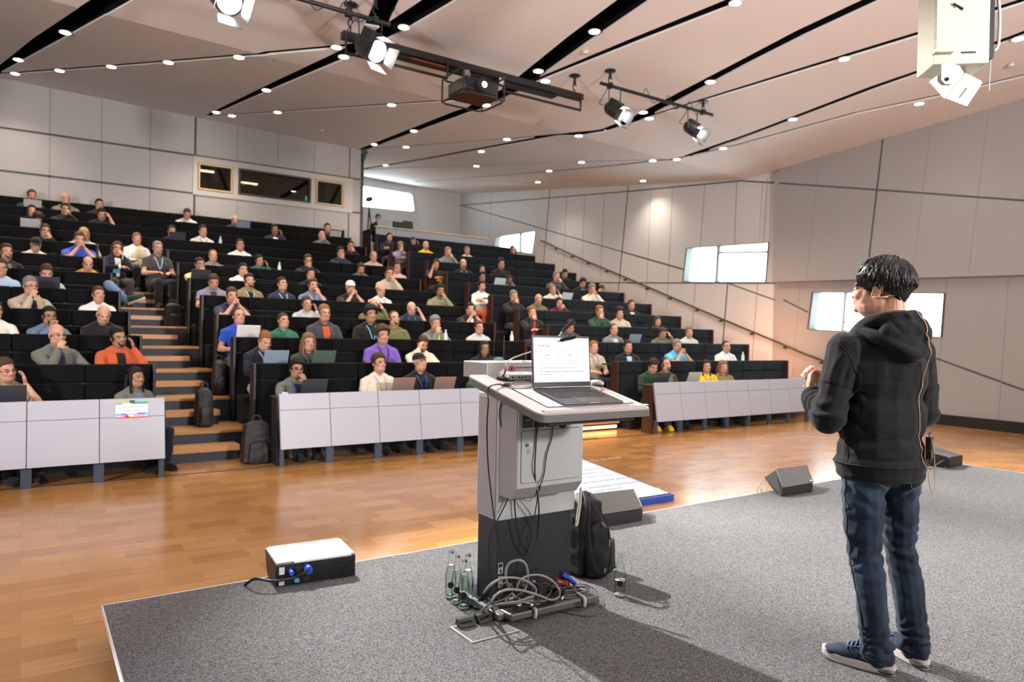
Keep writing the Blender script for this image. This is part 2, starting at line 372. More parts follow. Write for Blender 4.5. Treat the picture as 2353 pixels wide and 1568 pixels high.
# joints on booth wall
def seamline(mb, fn, a, b, n, wd, off=.004):
    a=fn(*a); b=fn(*b); d=(b-a).normalized(); n=V(n); s=d.cross(n).normalized()*wd/2
    mb.hexa([a-s+n*.01,b-s+n*.01,b+s+n*.01,a+s+n*.01],[q-n*off for q in (a-s,b-s,b+s,a+s)])
js=MB(); jf=MB(); nB=(0,1,0)
for a,b in [((-40,287),(449,357.5)),((449,357.5),(828,413)),((-40,387),(449,445)),((449,445),(828,490))]: seamline(js,BY,a,b,nB,.045)
seamline(js,BY,(450,262),(446,495),nB,.05)
seamline(js,BY,(804,335),(800,553),nB,.03)
for a,b in [((116,198),(113,470)),((234,220),(233,483)),((346,245),(344,497)),((546,285),(545,372)),((640,302),(638,378)),((724,318),(722,396)),((545,462),(543,512)),((723,484),(721,535))]: seamline(jf,BY,a,b,nB,.02)
struct('trim_2',js,m_seam); struct('trim_3',jf,m_seam2)
# joints on right wall
js=MB(); jf=MB()
seamline(js,farwall,(1057,471),(1430,579),nF,.03); seamline(js,farwall,(1430,579),(1570,619),nF,.04)
seamline(js,farwall,(1057,472),(1443,440),nF,.03); seamline(js,farwall,(1443,440),(1700,416),nF,.035)
seamline(js,farwall,(1330,650),(1790,651),nF,.035)
seamline(js,farwall,(1264,433),(1249,606),nF,.03); seamline(js,farwall,(1444,425),(1421,668),nF,.035); seamline(js,farwall,(1672,652),(1659,815),nF,.035)
seamline(js,nearwall,(1800,689),(1857,718),nN,.035); seamline(js,farwall,(1672,651),(1790,693),nF,.03); seamline(js,nearwall,(2135,818),(2353,897),nN,.035)
for a,b in [((1131,440),(1124,545)),((1302,453),(1295,620)),((1344,448),(1336,640)),((1389,444),(1378,660)),((1497,436),(1484,690)),((1546,432),(1532,710)),((1620,424),(1609,567)),((1693,417),(1688,560)),((1598,652),(1590,770)),((1741,652),(1727,850))]: seamline(jf,farwall,a,b,nF,.018)
for a,b in [((1838,650),(1821,868)),((1938,650),(1930,672)),((1925,765),(1913,900)),((2070,775),(2060,940)),((2177,642),(2148,952)),((2318,636),(2294,966))]: seamline(jf,nearwall,a,b,nN,.012)
# upper part of the near wall stands proud with a ledge
LD=.16; a0=nearwall(1775,648,LD); b0=nearwall(2500,628,LD)
up=MB(); lo=[a0,b0,V((b0.x,b0.y,8.9)),V((a0.x,a0.y,8.9))]; up.slab(lo,nN*(LD+.002))
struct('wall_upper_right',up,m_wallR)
lw=lambda px,py:nearwall(px,py,LD)
seamline(js,lw,(1700,415),(2026,437),nN,.03) if False else None
seamline(js,lw,(1790,421),(2026,437),nN,.035); seamline(js,lw,(2026,437),(2420,466),nN,.035); seamline(js,lw,(2029,318),(1997,592),nN,.035)
seamline(js,farwall,(1700,415.5),(1788,421),nF,.035)
for a,b in [((1883,372),(1853,640)),((1763,412),(1753,556)),((2138,298),(2098,626)),((2270,268),(2224,636)),((1860,372),(1845,640))][:4]: seamline(jf,lw,a,b,nN,.012)
struct('trim_4',js,m_seam); struct('trim_5',jf,m_seam2)
bs=MB(); p=V((NX,NY,0)); q=V((KX,KY,0)); bs.hexa([p-nN*.05+V((0,0,0)),q-nN*.05,q+nN*.02,p+nN*.02],[p-nN*.05+V((0,0,.2)),q-nN*.05+V((0,0,.2)),q+nN*.02+V((0,0,.2)),p+nN*.02+V((0,0,.2))])
struct('baseboard_right',bs,m_black)
struct('trim_6',MB().hexa([atY(833,343,YB-.02),atY(852,331,YB-.02),atY(833,383,YB-.02)],[atY(833,343,YB+.2),atY(852,331,YB+.2),atY(833,383,YB+.2)]),m_seam)
# ceiling with real recessed slots ---------------------------
def cplane(px,py):
    a=hit(px,py,(14.8,YCR,5.57),V((.025,.045,1)).normalized())
    if a.y<=YCR: return a
    return hit(px,py,(14.8,YCR,5.57),V((.025,-.125,1)).normalized())
from mathutils.geometry import delaunay_2d_cdt
SL=[([(-30,180),(100,95),(270,-8),(330,-45)],(.12,.30,.34,.34)),
 ([(-10,171),(250,152),(550,128),(812,104)],(.12,.12,.12,.12)),
 ([(476,267),(640,192),(800,121),(903,66),(1025,-10)],(.12,.20,.24,.30,.34)),
 ([(862,62),(890,0),(905,-30)],(.3,.3,.3)),
 ([(480,268),(700,253),(1000,233),(1066,226)],(.12,.12,.12,.12)),
 ([(828,346),(1061,258),(1174,208),(1331,89),(1456,0),(1480,-18)],(.2,.26,.30,.36,.38,.38)),
 ([(1215,192),(1460,92),(1691,0),(1730,-16)],(.12,.16,.2,.2)),
 ([(847,343),(1154,321),(1388,300)],(.12,.12,.12)),
 ([(1388,300),(1456,277),(1700,148),(1838,77),(2003,0),(2040,-18)],(.2,.28,.2,.22,.22,.22)),
 ([(825,390),(987,364),(1275,311),(1388,300)],(.14,.16,.2,.2)),
 ([(825,390),(932,385),(1337,372),(1500,368),(1578,360)],(.1,.1,.1,.1,.12)),
 ([(1456,279),(1700,204),(1963,123),(2147,67),(2370,-4)],(.1,.14,.16,.16,.16)),
 ([(1578,360),(1727,308),(2006,202),(2148,153),(2370,70)],(.2,.16,.18,.16,.16)),
 ([(1578,360),(1700,332),(1963,261),(2153,221),(2370,170)],(.1,.12,.12,.12,.12)),
 ([(955,418),(1140,404),(1278,393),(1419,380),(1578,360)],(.1,.12,.14,.14,.12)),
 ([(1040,414),(1222,418.5),(1461,417.5),(1700,413)],(.08,.08,.08,.08))]
cverts=[]; cedges=[]; cfaces=[]; quads=[]
def addpoly(P):
    b=len(cverts); cverts.extend(V((p.x,p.y)) for p in P); n=len(P); cedges.extend((b+i,b+(i+1)%n) for i in range(n))
X0c,X1c,Y0c,Y1c=-7.2,17.5,-5.2,26.2
addpoly([V((X0c,Y0c,0)),V((X1c,Y0c,0)),V((X1c,Y1c,0)),V((X0c,Y1c,0))])
b_=len(cverts); cverts+= [V((X0c,YCR)),V((X1c,YCR))]; cedges.append((b_,b_+1))
for pts,ws in SL:
    pp=[];ww=[]
    for i in range(len(pts)-1):
        n_=max(1,int(math.dist(pts[i],pts[i+1])/60))
        for j in range(n_): t=j/n_; pp.append((pts[i][0]*(1-t)+pts[i+1][0]*t,pts[i][1]*(1-t)+pts[i+1][1]*t)); ww.append(ws[i]*(1-t)+ws[i+1]*t)
    pts=pp+[pts[-1]]; ws=ww+[ws[-1]]
    P=[cplane(*p) for p in pts]; k=len(P); L=[];Rr=[]
    for i,p in enumerate(P):
        d=(P[min(i+1,k-1)]-P[max(i-1,0)]); d.z=0; d.normalize(); s=V((-d.y,d.x,0))*ws[i]/2
        L.append(p+s);Rr.append(p-s)
    for i in range(k-1):
        q=[L[i],L[i+1],Rr[i+1],Rr[i]]; quads.append([(v.x,v.y) for v in q]); addpoly(q)
def inq(x,y,q):
    sg=0
    for i in range(4):
        a=q[i];b=q[(i+1)%4]; c=(b[0]-a[0])*(y-a[1])-(b[1]-a[1])*(x-a[0])
        if abs(c)<1e-12: continue
        if sg==0: sg=1 if c>0 else -1
        elif (c>0)!=(sg>0): return False
    return True
vo,eo,fo,_,_,_=delaunay_2d_cdt(cverts,cedges,[],0,1e-5)
keep=[]; ekeep={}
for f in fo:
    cx=sum(vo[i].x for i in f)/len(f); cy=sum(vo[i].y for i in f)/len(f)
    if any(inq(cx,cy,q) for q in quads): st=0
    else: st=1; keep.append(tuple(f))
    for i in range(len(f)):
        e=frozenset((f[i],f[(i+1)%len(f)])); ekeep.setdefault(e,[]).append(st)
ce=MB(); zz=[zc(v.x,v.y) for v in vo]
ce.add([V((v.x,v.y,z)) for v,z in zip(vo,zz)],keep)
for e,st in ekeep.items():
    if sorted(st)==[0,1]:
        a,b=tuple(e); A=V((vo[a].x,vo[a].y,zz[a])); B=V((vo[b].x,vo[b].y,zz[b])); h=V((0,0,.028)); H=V((0,0,.34))
        ce.cur=0; ce.add([A,B,B+h,A+h],[(0,1,2,3)]); ce.cur=1; ce.add([A+h,B+h,B+H,A+H],[(0,1,2,3)])
ce.cur=1
for (ya,yb) in ((Y0c,YCR),(YCR,Y1c)):
    ce.slab([V((X0c,ya,zc(X0c,ya+(1e-6 if ya==YCR else 0))+.34)),V((X1c,ya,zc(X1c,ya)+.34)),V((X1c,yb,zc(X1c,yb)+.34)),V((X0c,yb,zc(X0c,yb)+.34))],(0,0,.1))
struct('ceiling',ce,[m_ceil,m_slot],fix=False)
# downlights ---------------------------------------------------
SN={'A':'the wide dark slot at the upper left corner','B':'the long thin slot over the left wall','C':'the dark slot rising to the left spotlight','D':'the thin slot left of the projector','E':'the widest dark slot crossing behind the beam','F':'the dark slot right of the widest one','G':'the bent slot behind the short right pipe','H':'the slot just below the bent one','I':'the thin slot above the right wall','J':'the thin slot above the rear windows','K':'the lowest short slot at the rear','L':'the slot left of the ivory unit','M':'the slot running behind the ivory unit','N':'the slot just below the ivory unit'}
SLOTS='AABBBBBBCCCDDDEFEEEGGGIHIIIIJKKMGGGMLNMFCE'
DL=[(150,73,1),(42,136,1),(35,168,1),(137,161,1),(256,152,1),(387,142,1),(549,130,1),(773,107,1),(790,129,1),(612,206,1),(497,257,1),(533,265,1),(638,257,1),(900,240,1),(1237,162,1),(1253,185,1),(1366,71,1),(860,331,1),(951,300,1),(933,337,1),(1165,319,1),(1330,311,1),(886,379,1),(1106,347,1),(1095,381,1),(1336,372,1),(1500,368,1),(1555,365,1),(1262,392,1),(1236,418,1),(1478,415,1),(1662,340,1),(1478,257,1),(1492,271,1),(1632,187,1),(1822,273,1),(1940,134,1),(2112,237,1),(2340,88,1),(1690,5,1),(928,61,1),(1117,240,1)]
m_dlr=mat('white lamp reflector',(.8,.76,.7),.3); m_dl=emis('downlight glow',(1,.86,.68),26)
dl0=None
for i,(px,py,_) in enumerate(DL):
    p=cplane(px,py)
    if dl0 is None:
        dl0=thing('downlight','x','ceiling light',(0,0,0))
        ob('trim_ring',MB().lathe([(.09,.0),(.09,-.012),(.075,-.014),(.075,.0)],20),m_dlr,dl0,smooth=50)
        ob('lamp_glass',MB().lathe([(.0,-.008),(.074,-.008),(.074,-.002),(.0,-.002)],20),m_dl,dl0,smooth=50)
        d=dl0
    else: d=copytree(dl0)
    d.location=p+V((0,0,-.004)); same=sorted(DL[j][0] for j in range(len(DL)) if SLOTS[j]==SLOTS[i]); n_=len(same); k_=same.index(px); d['label']=('the only downlight in ' if n_==1 else ['leftmost','second','third','fourth','fifth','sixth','seventh'][k_]+' downlight from the left in ' if 0<k_<n_-1 else ('leftmost' if k_==0 else 'rightmost')+' downlight in ')+SN[SLOTS[i]]; d['group']='ceiling downlights'
    lamp('SPOT','downlight_beam',p+V((0,0,-.03)),120 if p.y>7 else 45,(1,.84,.70),p+V((0,0,-3)),spot_size=math.radians(125),spot_blend=.9,shadow_soft_size=.09)
# projection screen on the front wall, out of the picture
sc_=thing('projection_screen','large white projection screen on the front wall behind the stage','screen',(5.2,-4.85,1.3))
ob('screen_surface',MB().b2(1.8,9.4,-4.9,-4.86,1.2,5.4),emis('projected slide',(1,.93,.94),1.6),sc_); ob('screen_border',MB().b2(1.7,9.5,-4.95,-4.91,1.1,5.5),m_black,sc_)
# ================================================================ TIERS, STEPS, BENCHES
# row k sits on level (k-1)*RR; the back of row k stands at YF1+(k-1)*DD
def rowY(k): return YF1+(k-1)*DD
XL=lambda k:1.245-.028*k; XC=lambda k:2.396-.021*k; XN=lambda k:7.176-.023*k; XM=lambda k:8.455-.0286*k; XR=lambda k:13.21-.0348*k
def wallX(y): return KX+(FX-KX)*(y-KY)/(FY-KY) if y>KY else KX+.067*(y-KY)
for k in range(2,13):
    y0=rowY(k-1); y1=rowY(k) if k<12 else YR; z=(k-1)*RR
    t=MB(); t.b2(-7,XL(k)+.02 if k<8 else XN(k)+.02,y0,y1 if k<12 else YB,z-.5,z-.03)
    t=MB(); t.b2(-7,wallX(y0)+.05,y0+.03,y1+.05 if k<12 else YR+.1,-.19,z-.025); struct('floor',t,m_navy)
    t=MB(); t.b2(-7,wallX(y0)+.05,y0,y1+.03 if k<12 else YR+.1,z-.03,z); struct('floor',t,m_step)
struct('trim_7',MB().b2(-7,14.4,8.235,8.262,-.02,.004),m_black)
# half steps in the aisles
m_oakn=mat('oak step nosing',(.50,.27,.11),.35,var=.2,vscale=6,stretch=(1,20,20))
sid=0
for k in range(1,12):
    for nm,x0,x1 in (('l',XL(k)+.03 if k<8 else None,XC(k)-.22),('c',XN(k)+.04,XM(k)-.10),('r',XR(k)+.12,wallX(rowY(k))-.25)):
        if x0 is None: continue
        z=(k-1)*RR; y1=rowY(k); t=MB(); t.b2(x0,x1,y1-.30,y1+.0,z+.11,z+.178)
        o=struct('trim_%d'%(8+sid),t,m_oakn); sid+=1
        ob('step_box',MB().b2(x0+.02,x1-.02,y1-.27,y1,z,z+.11),m_navy,o)
led=MB(); led.b2(XN(1)+.12,XM(1)-.15,rowY(1)-.285,rowY(1)-.26,.035,.075)
t=thing('led_strip','glowing warm orange light strip under the bottom step of the right aisle','light strip',(7.8,rowY(1)-.27,.05)); ob('strip',led,emis('orange strip',(1,.36,.10),7),t); ob('strip_channel',MB().b2(XN(1)+.10,XM(1)-.13,rowY(1)-.275,rowY(1)-.2705,.02,.1),m_black,t)
# benches
m_backR=mat('blue black upholstery',(.006,.0085,.013),.85,sheen=.06,bump=.3,bscale=900,spec=.2)
m_endp=mat('dark red brown end panel',(.035,.014,.010),.45)
m_top=mat('black worktop',(.012,.012,.013),.5)
def bench(k,x0,x1,endl,endr,m,side):
    y=rowY(k); z0=(k-1)*RR; zt=k*RR+TT
    names={'L':'left','C':'middle','R':'right'}
    ordn=['front','second','third','fourth','fifth','sixth','seventh','eighth','ninth','tenth','rearmost'][k-1]
    t=thing('bench_row','dark upholstered bench row, the %s of the %s seating block'%(ordn+(' row' if k==1 else ' from the front' if k<11 else ''),names[side]),'bench',((x0+x1)/2,y,z0),group='bench rows')
    n=max(1,round((x1-x0)/.66)); wd=(x1-x0)/n
    for i in range(n):
        a=x0+i*wd+.006; b=a+wd-.012
        c1=MB().b2(a,b,y-.085,y-.0,zt-.20,zt); ob('head_cushion',c1,m,t,bevel=.018,smooth=50)
        c2=MB(); c2.hexa([V((a,y-.16,z0+.36)),V((b,y-.16,z0+.36)),V((b,y-.01,z0+.36)),V((a,y-.01,z0+.36))],[V((a,y-.07,zt-.215)),V((b,y-.07,zt-.215)),V((b,y-.005,zt-.215)),V((a,y-.005,zt-.215))]); ob('seat_back',c2,m,t,bevel=.015,smooth=50)
        ob('seat',MB().b2(a,b,y-.58,y-.16,z0+.29,z0+.37),m,t,bevel=.02,smooth=50)
    ob('base',MB().b2(x0+.02,x1-.02,y-.40,y-.06,z0,z0+.29),m_black,t)
    ob('back_shell',MB().b2(x0,x1,y,y+.025,z0+RR,zt-.004),m_black,t)
    if k<11: ob('worktop',MB().b2(x0+.01,x1-.01,y+.025,y+.29,zt-.075,zt-.05),m_top,t)
    if endl: ob('end_panel',MB().b2(x0-.035,x0-.002,y-.16,y+.02,z0,zt),m_endp if side=='R' else m_black,t,bevel=.006)
    if endr: ob('end_panel',MB().b2(x1+.002,x1+.035,y-.16,y+.02,z0,zt),m_endp if side!='L' else m_black,t,bevel=.006)
for k in range(1,12):
    if k<8: bench(k,-3.4,XL(k),0,1,m_dark,'L'); bench(k,XC(k),XN(k),1,1,m_dark,'C')
    else: bench(k,-3.4,XC(k),0,0,m_dark,'L'); bench(k,XC(k)+.004,XN(k) if k<11 else XN(k)+.2,0,1,m_dark,'C')
    bench(k,XM(k),XR(k),1,1,m_backR,'R')
# front desks -------------------------------------------------
m_lam=mat('white laminate panel',(.35,.375,.435),.40); m_gap=mat('panel gap',(.20,.23,.24),.7); m_leg=mat('slate blue leg',(.035,.055,.085),.5)
def frontdesk(seams,label,lastx):
    """seams: photo pixels (x on the top edge) of the panel joints"""
    xs=[atZ_line(x) for x in seams]
    yT,yB=8.2525,8.145; zT,zB=.8255,.205; t=thing('front_desk',label,'desk',((xs[0]+xs[-1])/2,8.25,0),group='front desks')
    nrm=V((0,-(zT-zB),-(yT-yB))).normalized()
    for i in range(len(xs)-1):
        a,b=xs[i]+.004,xs[i+1]-.004
        def pan(z0,z1,nm):
            f=lambda z: yB+(yT-yB)*(z-zB)/(zT-zB)
            P=[V((a,f(z0),z0)),V((b,f(z0),z0)),V((b,f(z1),z1)),V((a,f(z1),z1))]
            ob(nm,MB().slab(P,-nrm*.018),m_lam,t)
        pan(zB,.640,'lower_panel'); pan(.646,zT,'upper_panel')
        f=lambda z: yB+(yT-yB)*(z-zB)/(zT-zB)
        ob('backing',MB().slab([V((xs[i],f(zB)+.02,zB)),V((xs[i+1],f(zB)+.02,zB)),V((xs[i+1],yT+.02,zT-.01)),V((xs[i],yT+.02,zT-.01))],(0,.01,0)),m_gap,t)
    for i,x in enumerate(xs):
        if i==0: q=[x+.03]
        elif i==len(xs)-1: q=[x-.03]
        else: q=[x]
        wd=.045 if (i in (0,len(xs)-1)) else .09
        for xx in q: ob('leg',MB().b2(xx-wd/2,xx+wd/2,8.20,8.24,0,.22),m_leg,t)
    ob('worktop',MB().b2(xs[0],xs[-1],8.29,8.62,zT-.065,zT-.04),m_top,t)
    for xx in (xs[0],xs[-1]): ob('side_panel',MB().b2(xx-.012,xx+.012,8.27,8.5,0,zT-.04),m_black if xx!=xs[0] or xs[0]<7 else m_endp,t)
    return xs
def atZ_line(x):
    p=hit(x,927-.031*x,(0,8.2525,0),(0,1,0)); return p.x
frontdesk([-115,62,228.5,378.5],'white panelled front desk with a paper sign clipped on it',0)
frontdesk([641,757,868,963,1056,1140,1220],'long white panelled front desk in the middle, running behind the lectern',0)
frontdesk([1502.7,1561,1617,1668,1717,1765,1809,1852,1892],'white panelled front desk of the right seating block with eight narrow panels',0)
# orange glow strip beyond the right bench ends
t=thing('led_strip','warm orange light strip along the floor beside the right end of the seating','light strip',(13.9,9,.03))
ob('strip',MB().b2(13.75,13.78,8.3,9.0,.01,.03),emis('orange strip b',(1,.34,.10),5),t); ob('strip_channel',MB().b2(13.785,13.80,8.3,9.0,.0,.045),m_black,t)
lamp('AREA','aisle_led_glow',(13.6,10.2,1.0),22,(1,.42,.18),(14.9,10.6,1.0),shape='RECTANGLE',size=.1,size_y=2.5)
# white balustrade of the camera platform at the back
zf=11*RR
t=thing('balustrade','white panelled balustrade in front of the camera platform at the back','balustrade',(10.4,19.6,zf))
ob('panel',MB().b2(8.47,12.3,19.58,19.62,zf,4.64),m_lam,t); ob('handrail',MB().b2(8.44,12.33,19.56,19.66,4.66,4.70),mat('pale wood rail',(.65,.5,.33),.4),t)
for x in (8.5,9.75,11.0,12.25): ob('post',MB().b2(x-.02,x+.02,19.63,19.67,zf,4.66),mat('steel',(.5,.5,.5),.3,metal=.8),t)
# ================================================================ STAGE
HS=.17; SX0=.336; SX1=8.93; SYF=4.05
m_fascia=mat('stage fascia',(.30,.30,.31),.18,spec=.6); m_strip=mat('light metal edge strip',(.75,.73,.70),.35,metal=.3)
st=MB(); st.b2(SX0,SX1,-4.9,SYF,HS-.012,HS); struct('floor_stage',st,m_carpet)
fb=MB(); fb.b2(SX0+.03,SX1-.03,-4.9,SYF-.03,0,HS-.012); struct('floor_stage_base',fb,m_fascia)
es=MB(); es.b2(SX0-.006,SX0+.0,-4.9,SYF+.006,HS-.03,HS+.002); es.b2(SX0-.006,SX1+.006,SYF,SYF+.006,HS-.03,HS+.002); es.b2(SX1,SX1+.006,-4.9,SYF,HS-.03,HS+.002); struct('trim_50',es,m_strip)
# cool light strip under the left stage edge
t=thing('led_strip','cool blue white light strip under the left edge of the stage','light strip',(SX0,1.7,.05))
ob('strip',MB().b2(SX0+.012,SX0+.028,-2.0,2.9,.03,.06),emis('cool strip',(.45,.62,1),20),t); ob('strip_channel',MB().b2(SX0+.01,SX0+.03,-2.0,3.0,.065,.075),m_black,t)
lamp('POINT','stage_edge_glow',(.12,3.0,.16),16,(.50,.66,1),shadow_soft_size=.05)
# floor discs
m_steel=mat('brushed steel',(.62,.61,.60),.32,metal=.9)
dl=[(325,1487,.066,'round steel floor cover near the left corner of the stage'),(562,1342,.055,'round steel floor cover where the cable of the silver monitor speaker enters'),(1075,1257,.05,'round steel floor cover behind the bottles and the lectern'),(2092,1214,.05,'round steel floor cover partly hidden behind the speaker\'s knees')]
for x,y,r,lab in dl:
    p=atZ(x,y,HS); t=thing('floor_cover',lab,'floor cover',p,group='floor covers'); ob('plate',MB().lathe([(r,0),(r*.97,.004),(r*.86,.006),(0,.006)],28),m_steel,t,smooth=40)
    ob('flap',MB().b2(-r*.5,r*.5,-.012,.012,.0062,.0075),mat('dull steel',(.4,.4,.4),.4,metal=.8),t)
    t.children[1].location=(0,0,0)
# floor box next to the lectern
P=[atZ(x,y,HS) for x,y in [(1032,1443),(1084,1480),(1195,1452),(1135,1424)]]
t=thing('floor_box','square metal framed floor hatch open at the back, cables feeding into it','floor hatch',P[0])
fr=MB(); c=sum(P,V())/4
for i in range(4):
    a,b=P[i],P[(i+1)%4]; ia,ib=a+(c-a)*.10,b+(c-b)*.10; fr.hexa([a,b,ib,ia],[q+V((0,0,.005)) for q in (a,b,ib,ia)])
ob('metal_frame',fr,m_steel,t); ob('carpet_lid',MB().slab([a+(c-a)*.11+V((0,0,.001)) for a in P],(0,0,.004)),m_carpet,t)
def flapbox(a,b,lab):
    A=atZ(*a,HS+.012);B=atZ(*b,HS+.012); d=(B-A).normalized(); n=V((-d.y,d.x,0)); t=thing('cable_flap',lab,'cable outlet',A,group='cable outlet flaps')
    L=(B-A).length; m=MB(); m.hexa([A+n*.03,A-n*.025,B-n*.025,B+n*.03],[A+n*.02+V((0,0,.035)),A-n*.0+V((0,0,.03)),B-n*.0+V((0,0,.03)),B+n*.02+V((0,0,.035))]); ob('flap_body',m,mat('dark grey plastic',(.045,.042,.04),.5),t,bevel=.003)
    m=MB(); 
    for q in (.2,.35,.65): m.box(A+d*L*q-n*.016+V((0,0,.02)),(.018,.006,.012),(0,0,math.atan2(d.y,d.x)))
    ob('outlet_slots',m,m_black,t)
flapbox((1052,1440),(1090,1431),'dark grey cable outlet flap at the near left end of the floor hatch'); flapbox((1096,1431),(1128,1420),'dark grey cable outlet flap just right of the other, nearer the lectern foot')
# ================================================================ LECTERN
m_lg=mat('light grey lectern paint',(.40,.425,.415),.42); m_lgd=mat('lectern grey beige side',(.31,.285,.275),.5); m_dg=mat('dark grey lectern column',(.020,.022,.022),.4)
m_edge=mat('grey lectern edge',(.13,.125,.115),.4); m_top2=mat('taupe lectern top',(.42,.385,.375),.38)
m_rub=mat('black rubber',(.012,.012,.012),.6); m_blk=mat('black plastic',(.014,.014,.015),.35)
LYF=atY(1143,1198,2.93).y
def lect(px,py,y): return atY(px,py,y)
yC=2.92                                    # front plane of the column
cl=lect(1143,1198,yC); cr=lect(1320,1172,yC); xl=cl.x; xr=cr.x+.0; zg=(cl.z+cr.z)/2
LEC=thing('lectern','tall grey lectern with a slanted top, cupboard door and dark lower column','lectern',((xl+xr)/2,yC+.12,HS))
yk=yC+.20
base=lect(1143,1356,yC)
ob('lower_column',MB().b2(xl+.006,xr-.004,yC+.02,yk-.01,HS+.04,zg+.002),m_dg,LEC,bevel=.004)
ztop=lect(1200,905,yC).z
ob('upper_column',MB().b2(xl,xr,yC,yk,zg,ztop),m_lg,LEC,bevel=.006)
ob('column_side',MB().b2(xl-.0035,xl,yC+.02,yk-.015,zg+.01,ztop-.02),m_lgd,LEC)
# cupboard box
yb=yC-.16; bl=lect(1188,1125,yb); brt=lect(1338,1108,yb); bx0,bx1=bl.x,brt.x; bz=(bl.z+brt.z)/2
bm_=MB(); bm_.b2(bx0,bx1,yb,yC,bz,ztop-.04); ob('cupboard',bm_,m_lg,LEC,bevel=.005)
ob('cupboard_underside',MB().hexa([V((bx0,yb+.002,bz)),V((bx1,yb+.002,bz)),V((bx1,yC,bz)),V((bx0,yC,bz))],[V((bx0,yb+.05,bz-.055)),V((bx1,yb+.05,bz-.055)),V((bx1,yC,bz-.055)),V((bx0,yC,bz-.055))]),m_lgd,LEC)
ob('cupboard_cheek',MB().b2(bx0-.004,bx0,yb+.004,yC,bz+.0,ztop-.05),m_lgd,LEC)
ds=[lect(1197,992,yb),lect(1334,980,yb),lect(1331,1098,yb),lect(1196,1112,yb)]
dx0=(ds[0].x+ds[3].x)/2; dx1=(ds[1].x+ds[2].x)/2; dz1=(ds[0].z+ds[1].z)/2; dz0=(ds[2].z+ds[3].z)/2
def rrect(x0,x1,z0,z1,r,y,n=5):
    P=[]
    for cx,cz,a0 in ((x1-r,z1-r,0),(x0+r,z1-r,90),(x0+r,z0+r,180),(x1-r,z0+r,270)):
        for i in range(n+1): a=math.radians(a0+90*i/n); P.append(V((cx+r*math.cos(a),y,cz+r*math.sin(a))))
    return P
ob('door_gap',MB().slab(rrect(dx0,dx1,dz0,dz1,.014,yb-.0008),(0,.001,0)),m_blk,LEC)
door=ob('door',MB().slab(rrect(dx0+.0025,dx1-.0025,dz0+.0025,dz1-.0025,.012,yb-.003),(0,.0025,0)),m_lg,LEC)
kp=lect(1213,1022,yb-.004); kk=MB(); kk.cyl(kp+V((0,.002,0)),kp-V((0,.008,0)),.0085,16); ob('lock',kk,m_steel,door,smooth=40)
kk=MB(); kk.box(kp+V((.004,-.018,0)),(.02,.002,.012)); kk.box(kp+V((0,-.012,0)),(.003,.012,.003)); ob('key',kk,m_steel,door)
kk=MB(); kk.b2(kp.x-.004,kp.x+.014,yb-.0045,yb-.003,kp.z-.045,kp.z-.02); ob('key_tag',kk,mat('pale tag',(.35,.28,.25),.5),door)
for i,x in enumerate((1201,1228,1256)):
    a=lect(x,958 if i==0 else 955,yb-.001); b=lect(x+22,983-i*1.5,yb-.001); ob('socket_plate',MB().b2(a.x,b.x,yb-.006,yb,b.z,b.z+.058),m_blk,LEC,bevel=.002)
    ob('socket_plate_mark',MB().b2(a.x+.014,b.x-.014,yb-.0065,yb-.0055,b.z+.035,b.z+.039),m_lg,LEC)
a=lect(1292,972,yb); ob('round_socket',MB().cyl(a+V((0,0,0)),a-V((0,.006,0)),.026,24),m_blk,LEC,smooth=40)
# slanted top
A=[lect(1097,874,2.83),lect(1236,953,2.34),lect(1502,937,2.32),lect(1352,868,2.83)]
zf_=(A[1].z+A[2].z)/2; zb_=A[0].z
x0=(A[0].x+A[1].x)/2; x1=A[2].x; yf=2.33; ybk=2.92
print('lectern top',A)
slope=(zb_-zf_)/(2.83-2.335)
TOPZ=lambda y: zf_+slope*(y-2.335)
def topP(x,y,h=0): return V((x,y,TOPZ(y)+h))
def rtop(x0,x1,y0,y1,r,h,n=6,mid=True):
    P=[]
    for cx,cy,a0 in ((x1-r,y1-r,0),(x0+r,y1-r,90),(x0+r,y0+r,180),(x1-r,y0+r,270)):
        for i in range(n+1): a=math.radians(a0+90*i/n); P.append(topP(cx+r*math.cos(a),cy+r*math.sin(a),h))
    return P
ob('top_board',MB().slab(rtop(x0,x1,yf,ybk,.035,-.006),(0,0,.006)),m_top2,LEC)
ob('top_edge',MB().slab(rtop(x0-.002,x1+.002,yf-.002,ybk,.035,-.036),(0,0,.0295)),m_edge,LEC,smooth=40)
ob('under_board',MB().slab(rtop(x0+.05,x1-.06,yf+.035,ybk,.03,-.062),(0,0,.0255)),m_blk,LEC)
def topplane(px,py,h=0): return hit(px,py,(0,2.335,zf_+h),V((0,-slope,1)).normalized())
# retaining ledge, inset glass panel
l0=topplane(1256,946); l1=topplane(1496,932)
ob('retaining_ledge',MB().hexa([topP(x0+.03,yf+.012,.0),topP(x1-.02,yf+.012,0),topP(x1-.02,yf+.034,0),topP(x0+.03,yf+.034,0)],[topP(x0+.032,yf+.014,.009),topP(x1-.022,yf+.014,.009),topP(x1-.022,yf+.032,.007),topP(x0+.032,yf+.032,.007)]),m_top2,LEC)
g=[topplane(1180,897,.001),topplane(1256,936,.001),topplane(1453,928,.001),topplane(1368,886,.001)]
gx0=(g[0].x+g[1].x)/2; gx1=(g[2].x+g[3].x)/2; gy0=(g[1].y+g[2].y)/2; gy1=(g[0].y+g[3].y)/2
ob('panel_border',MB().slab([topP(gx0,gy0,.0002),topP(gx1,gy0,.0002),topP(gx1,gy1,.0002),topP(gx0,gy1,.0002)],(0,0,.0012)),m_blk,LEC)
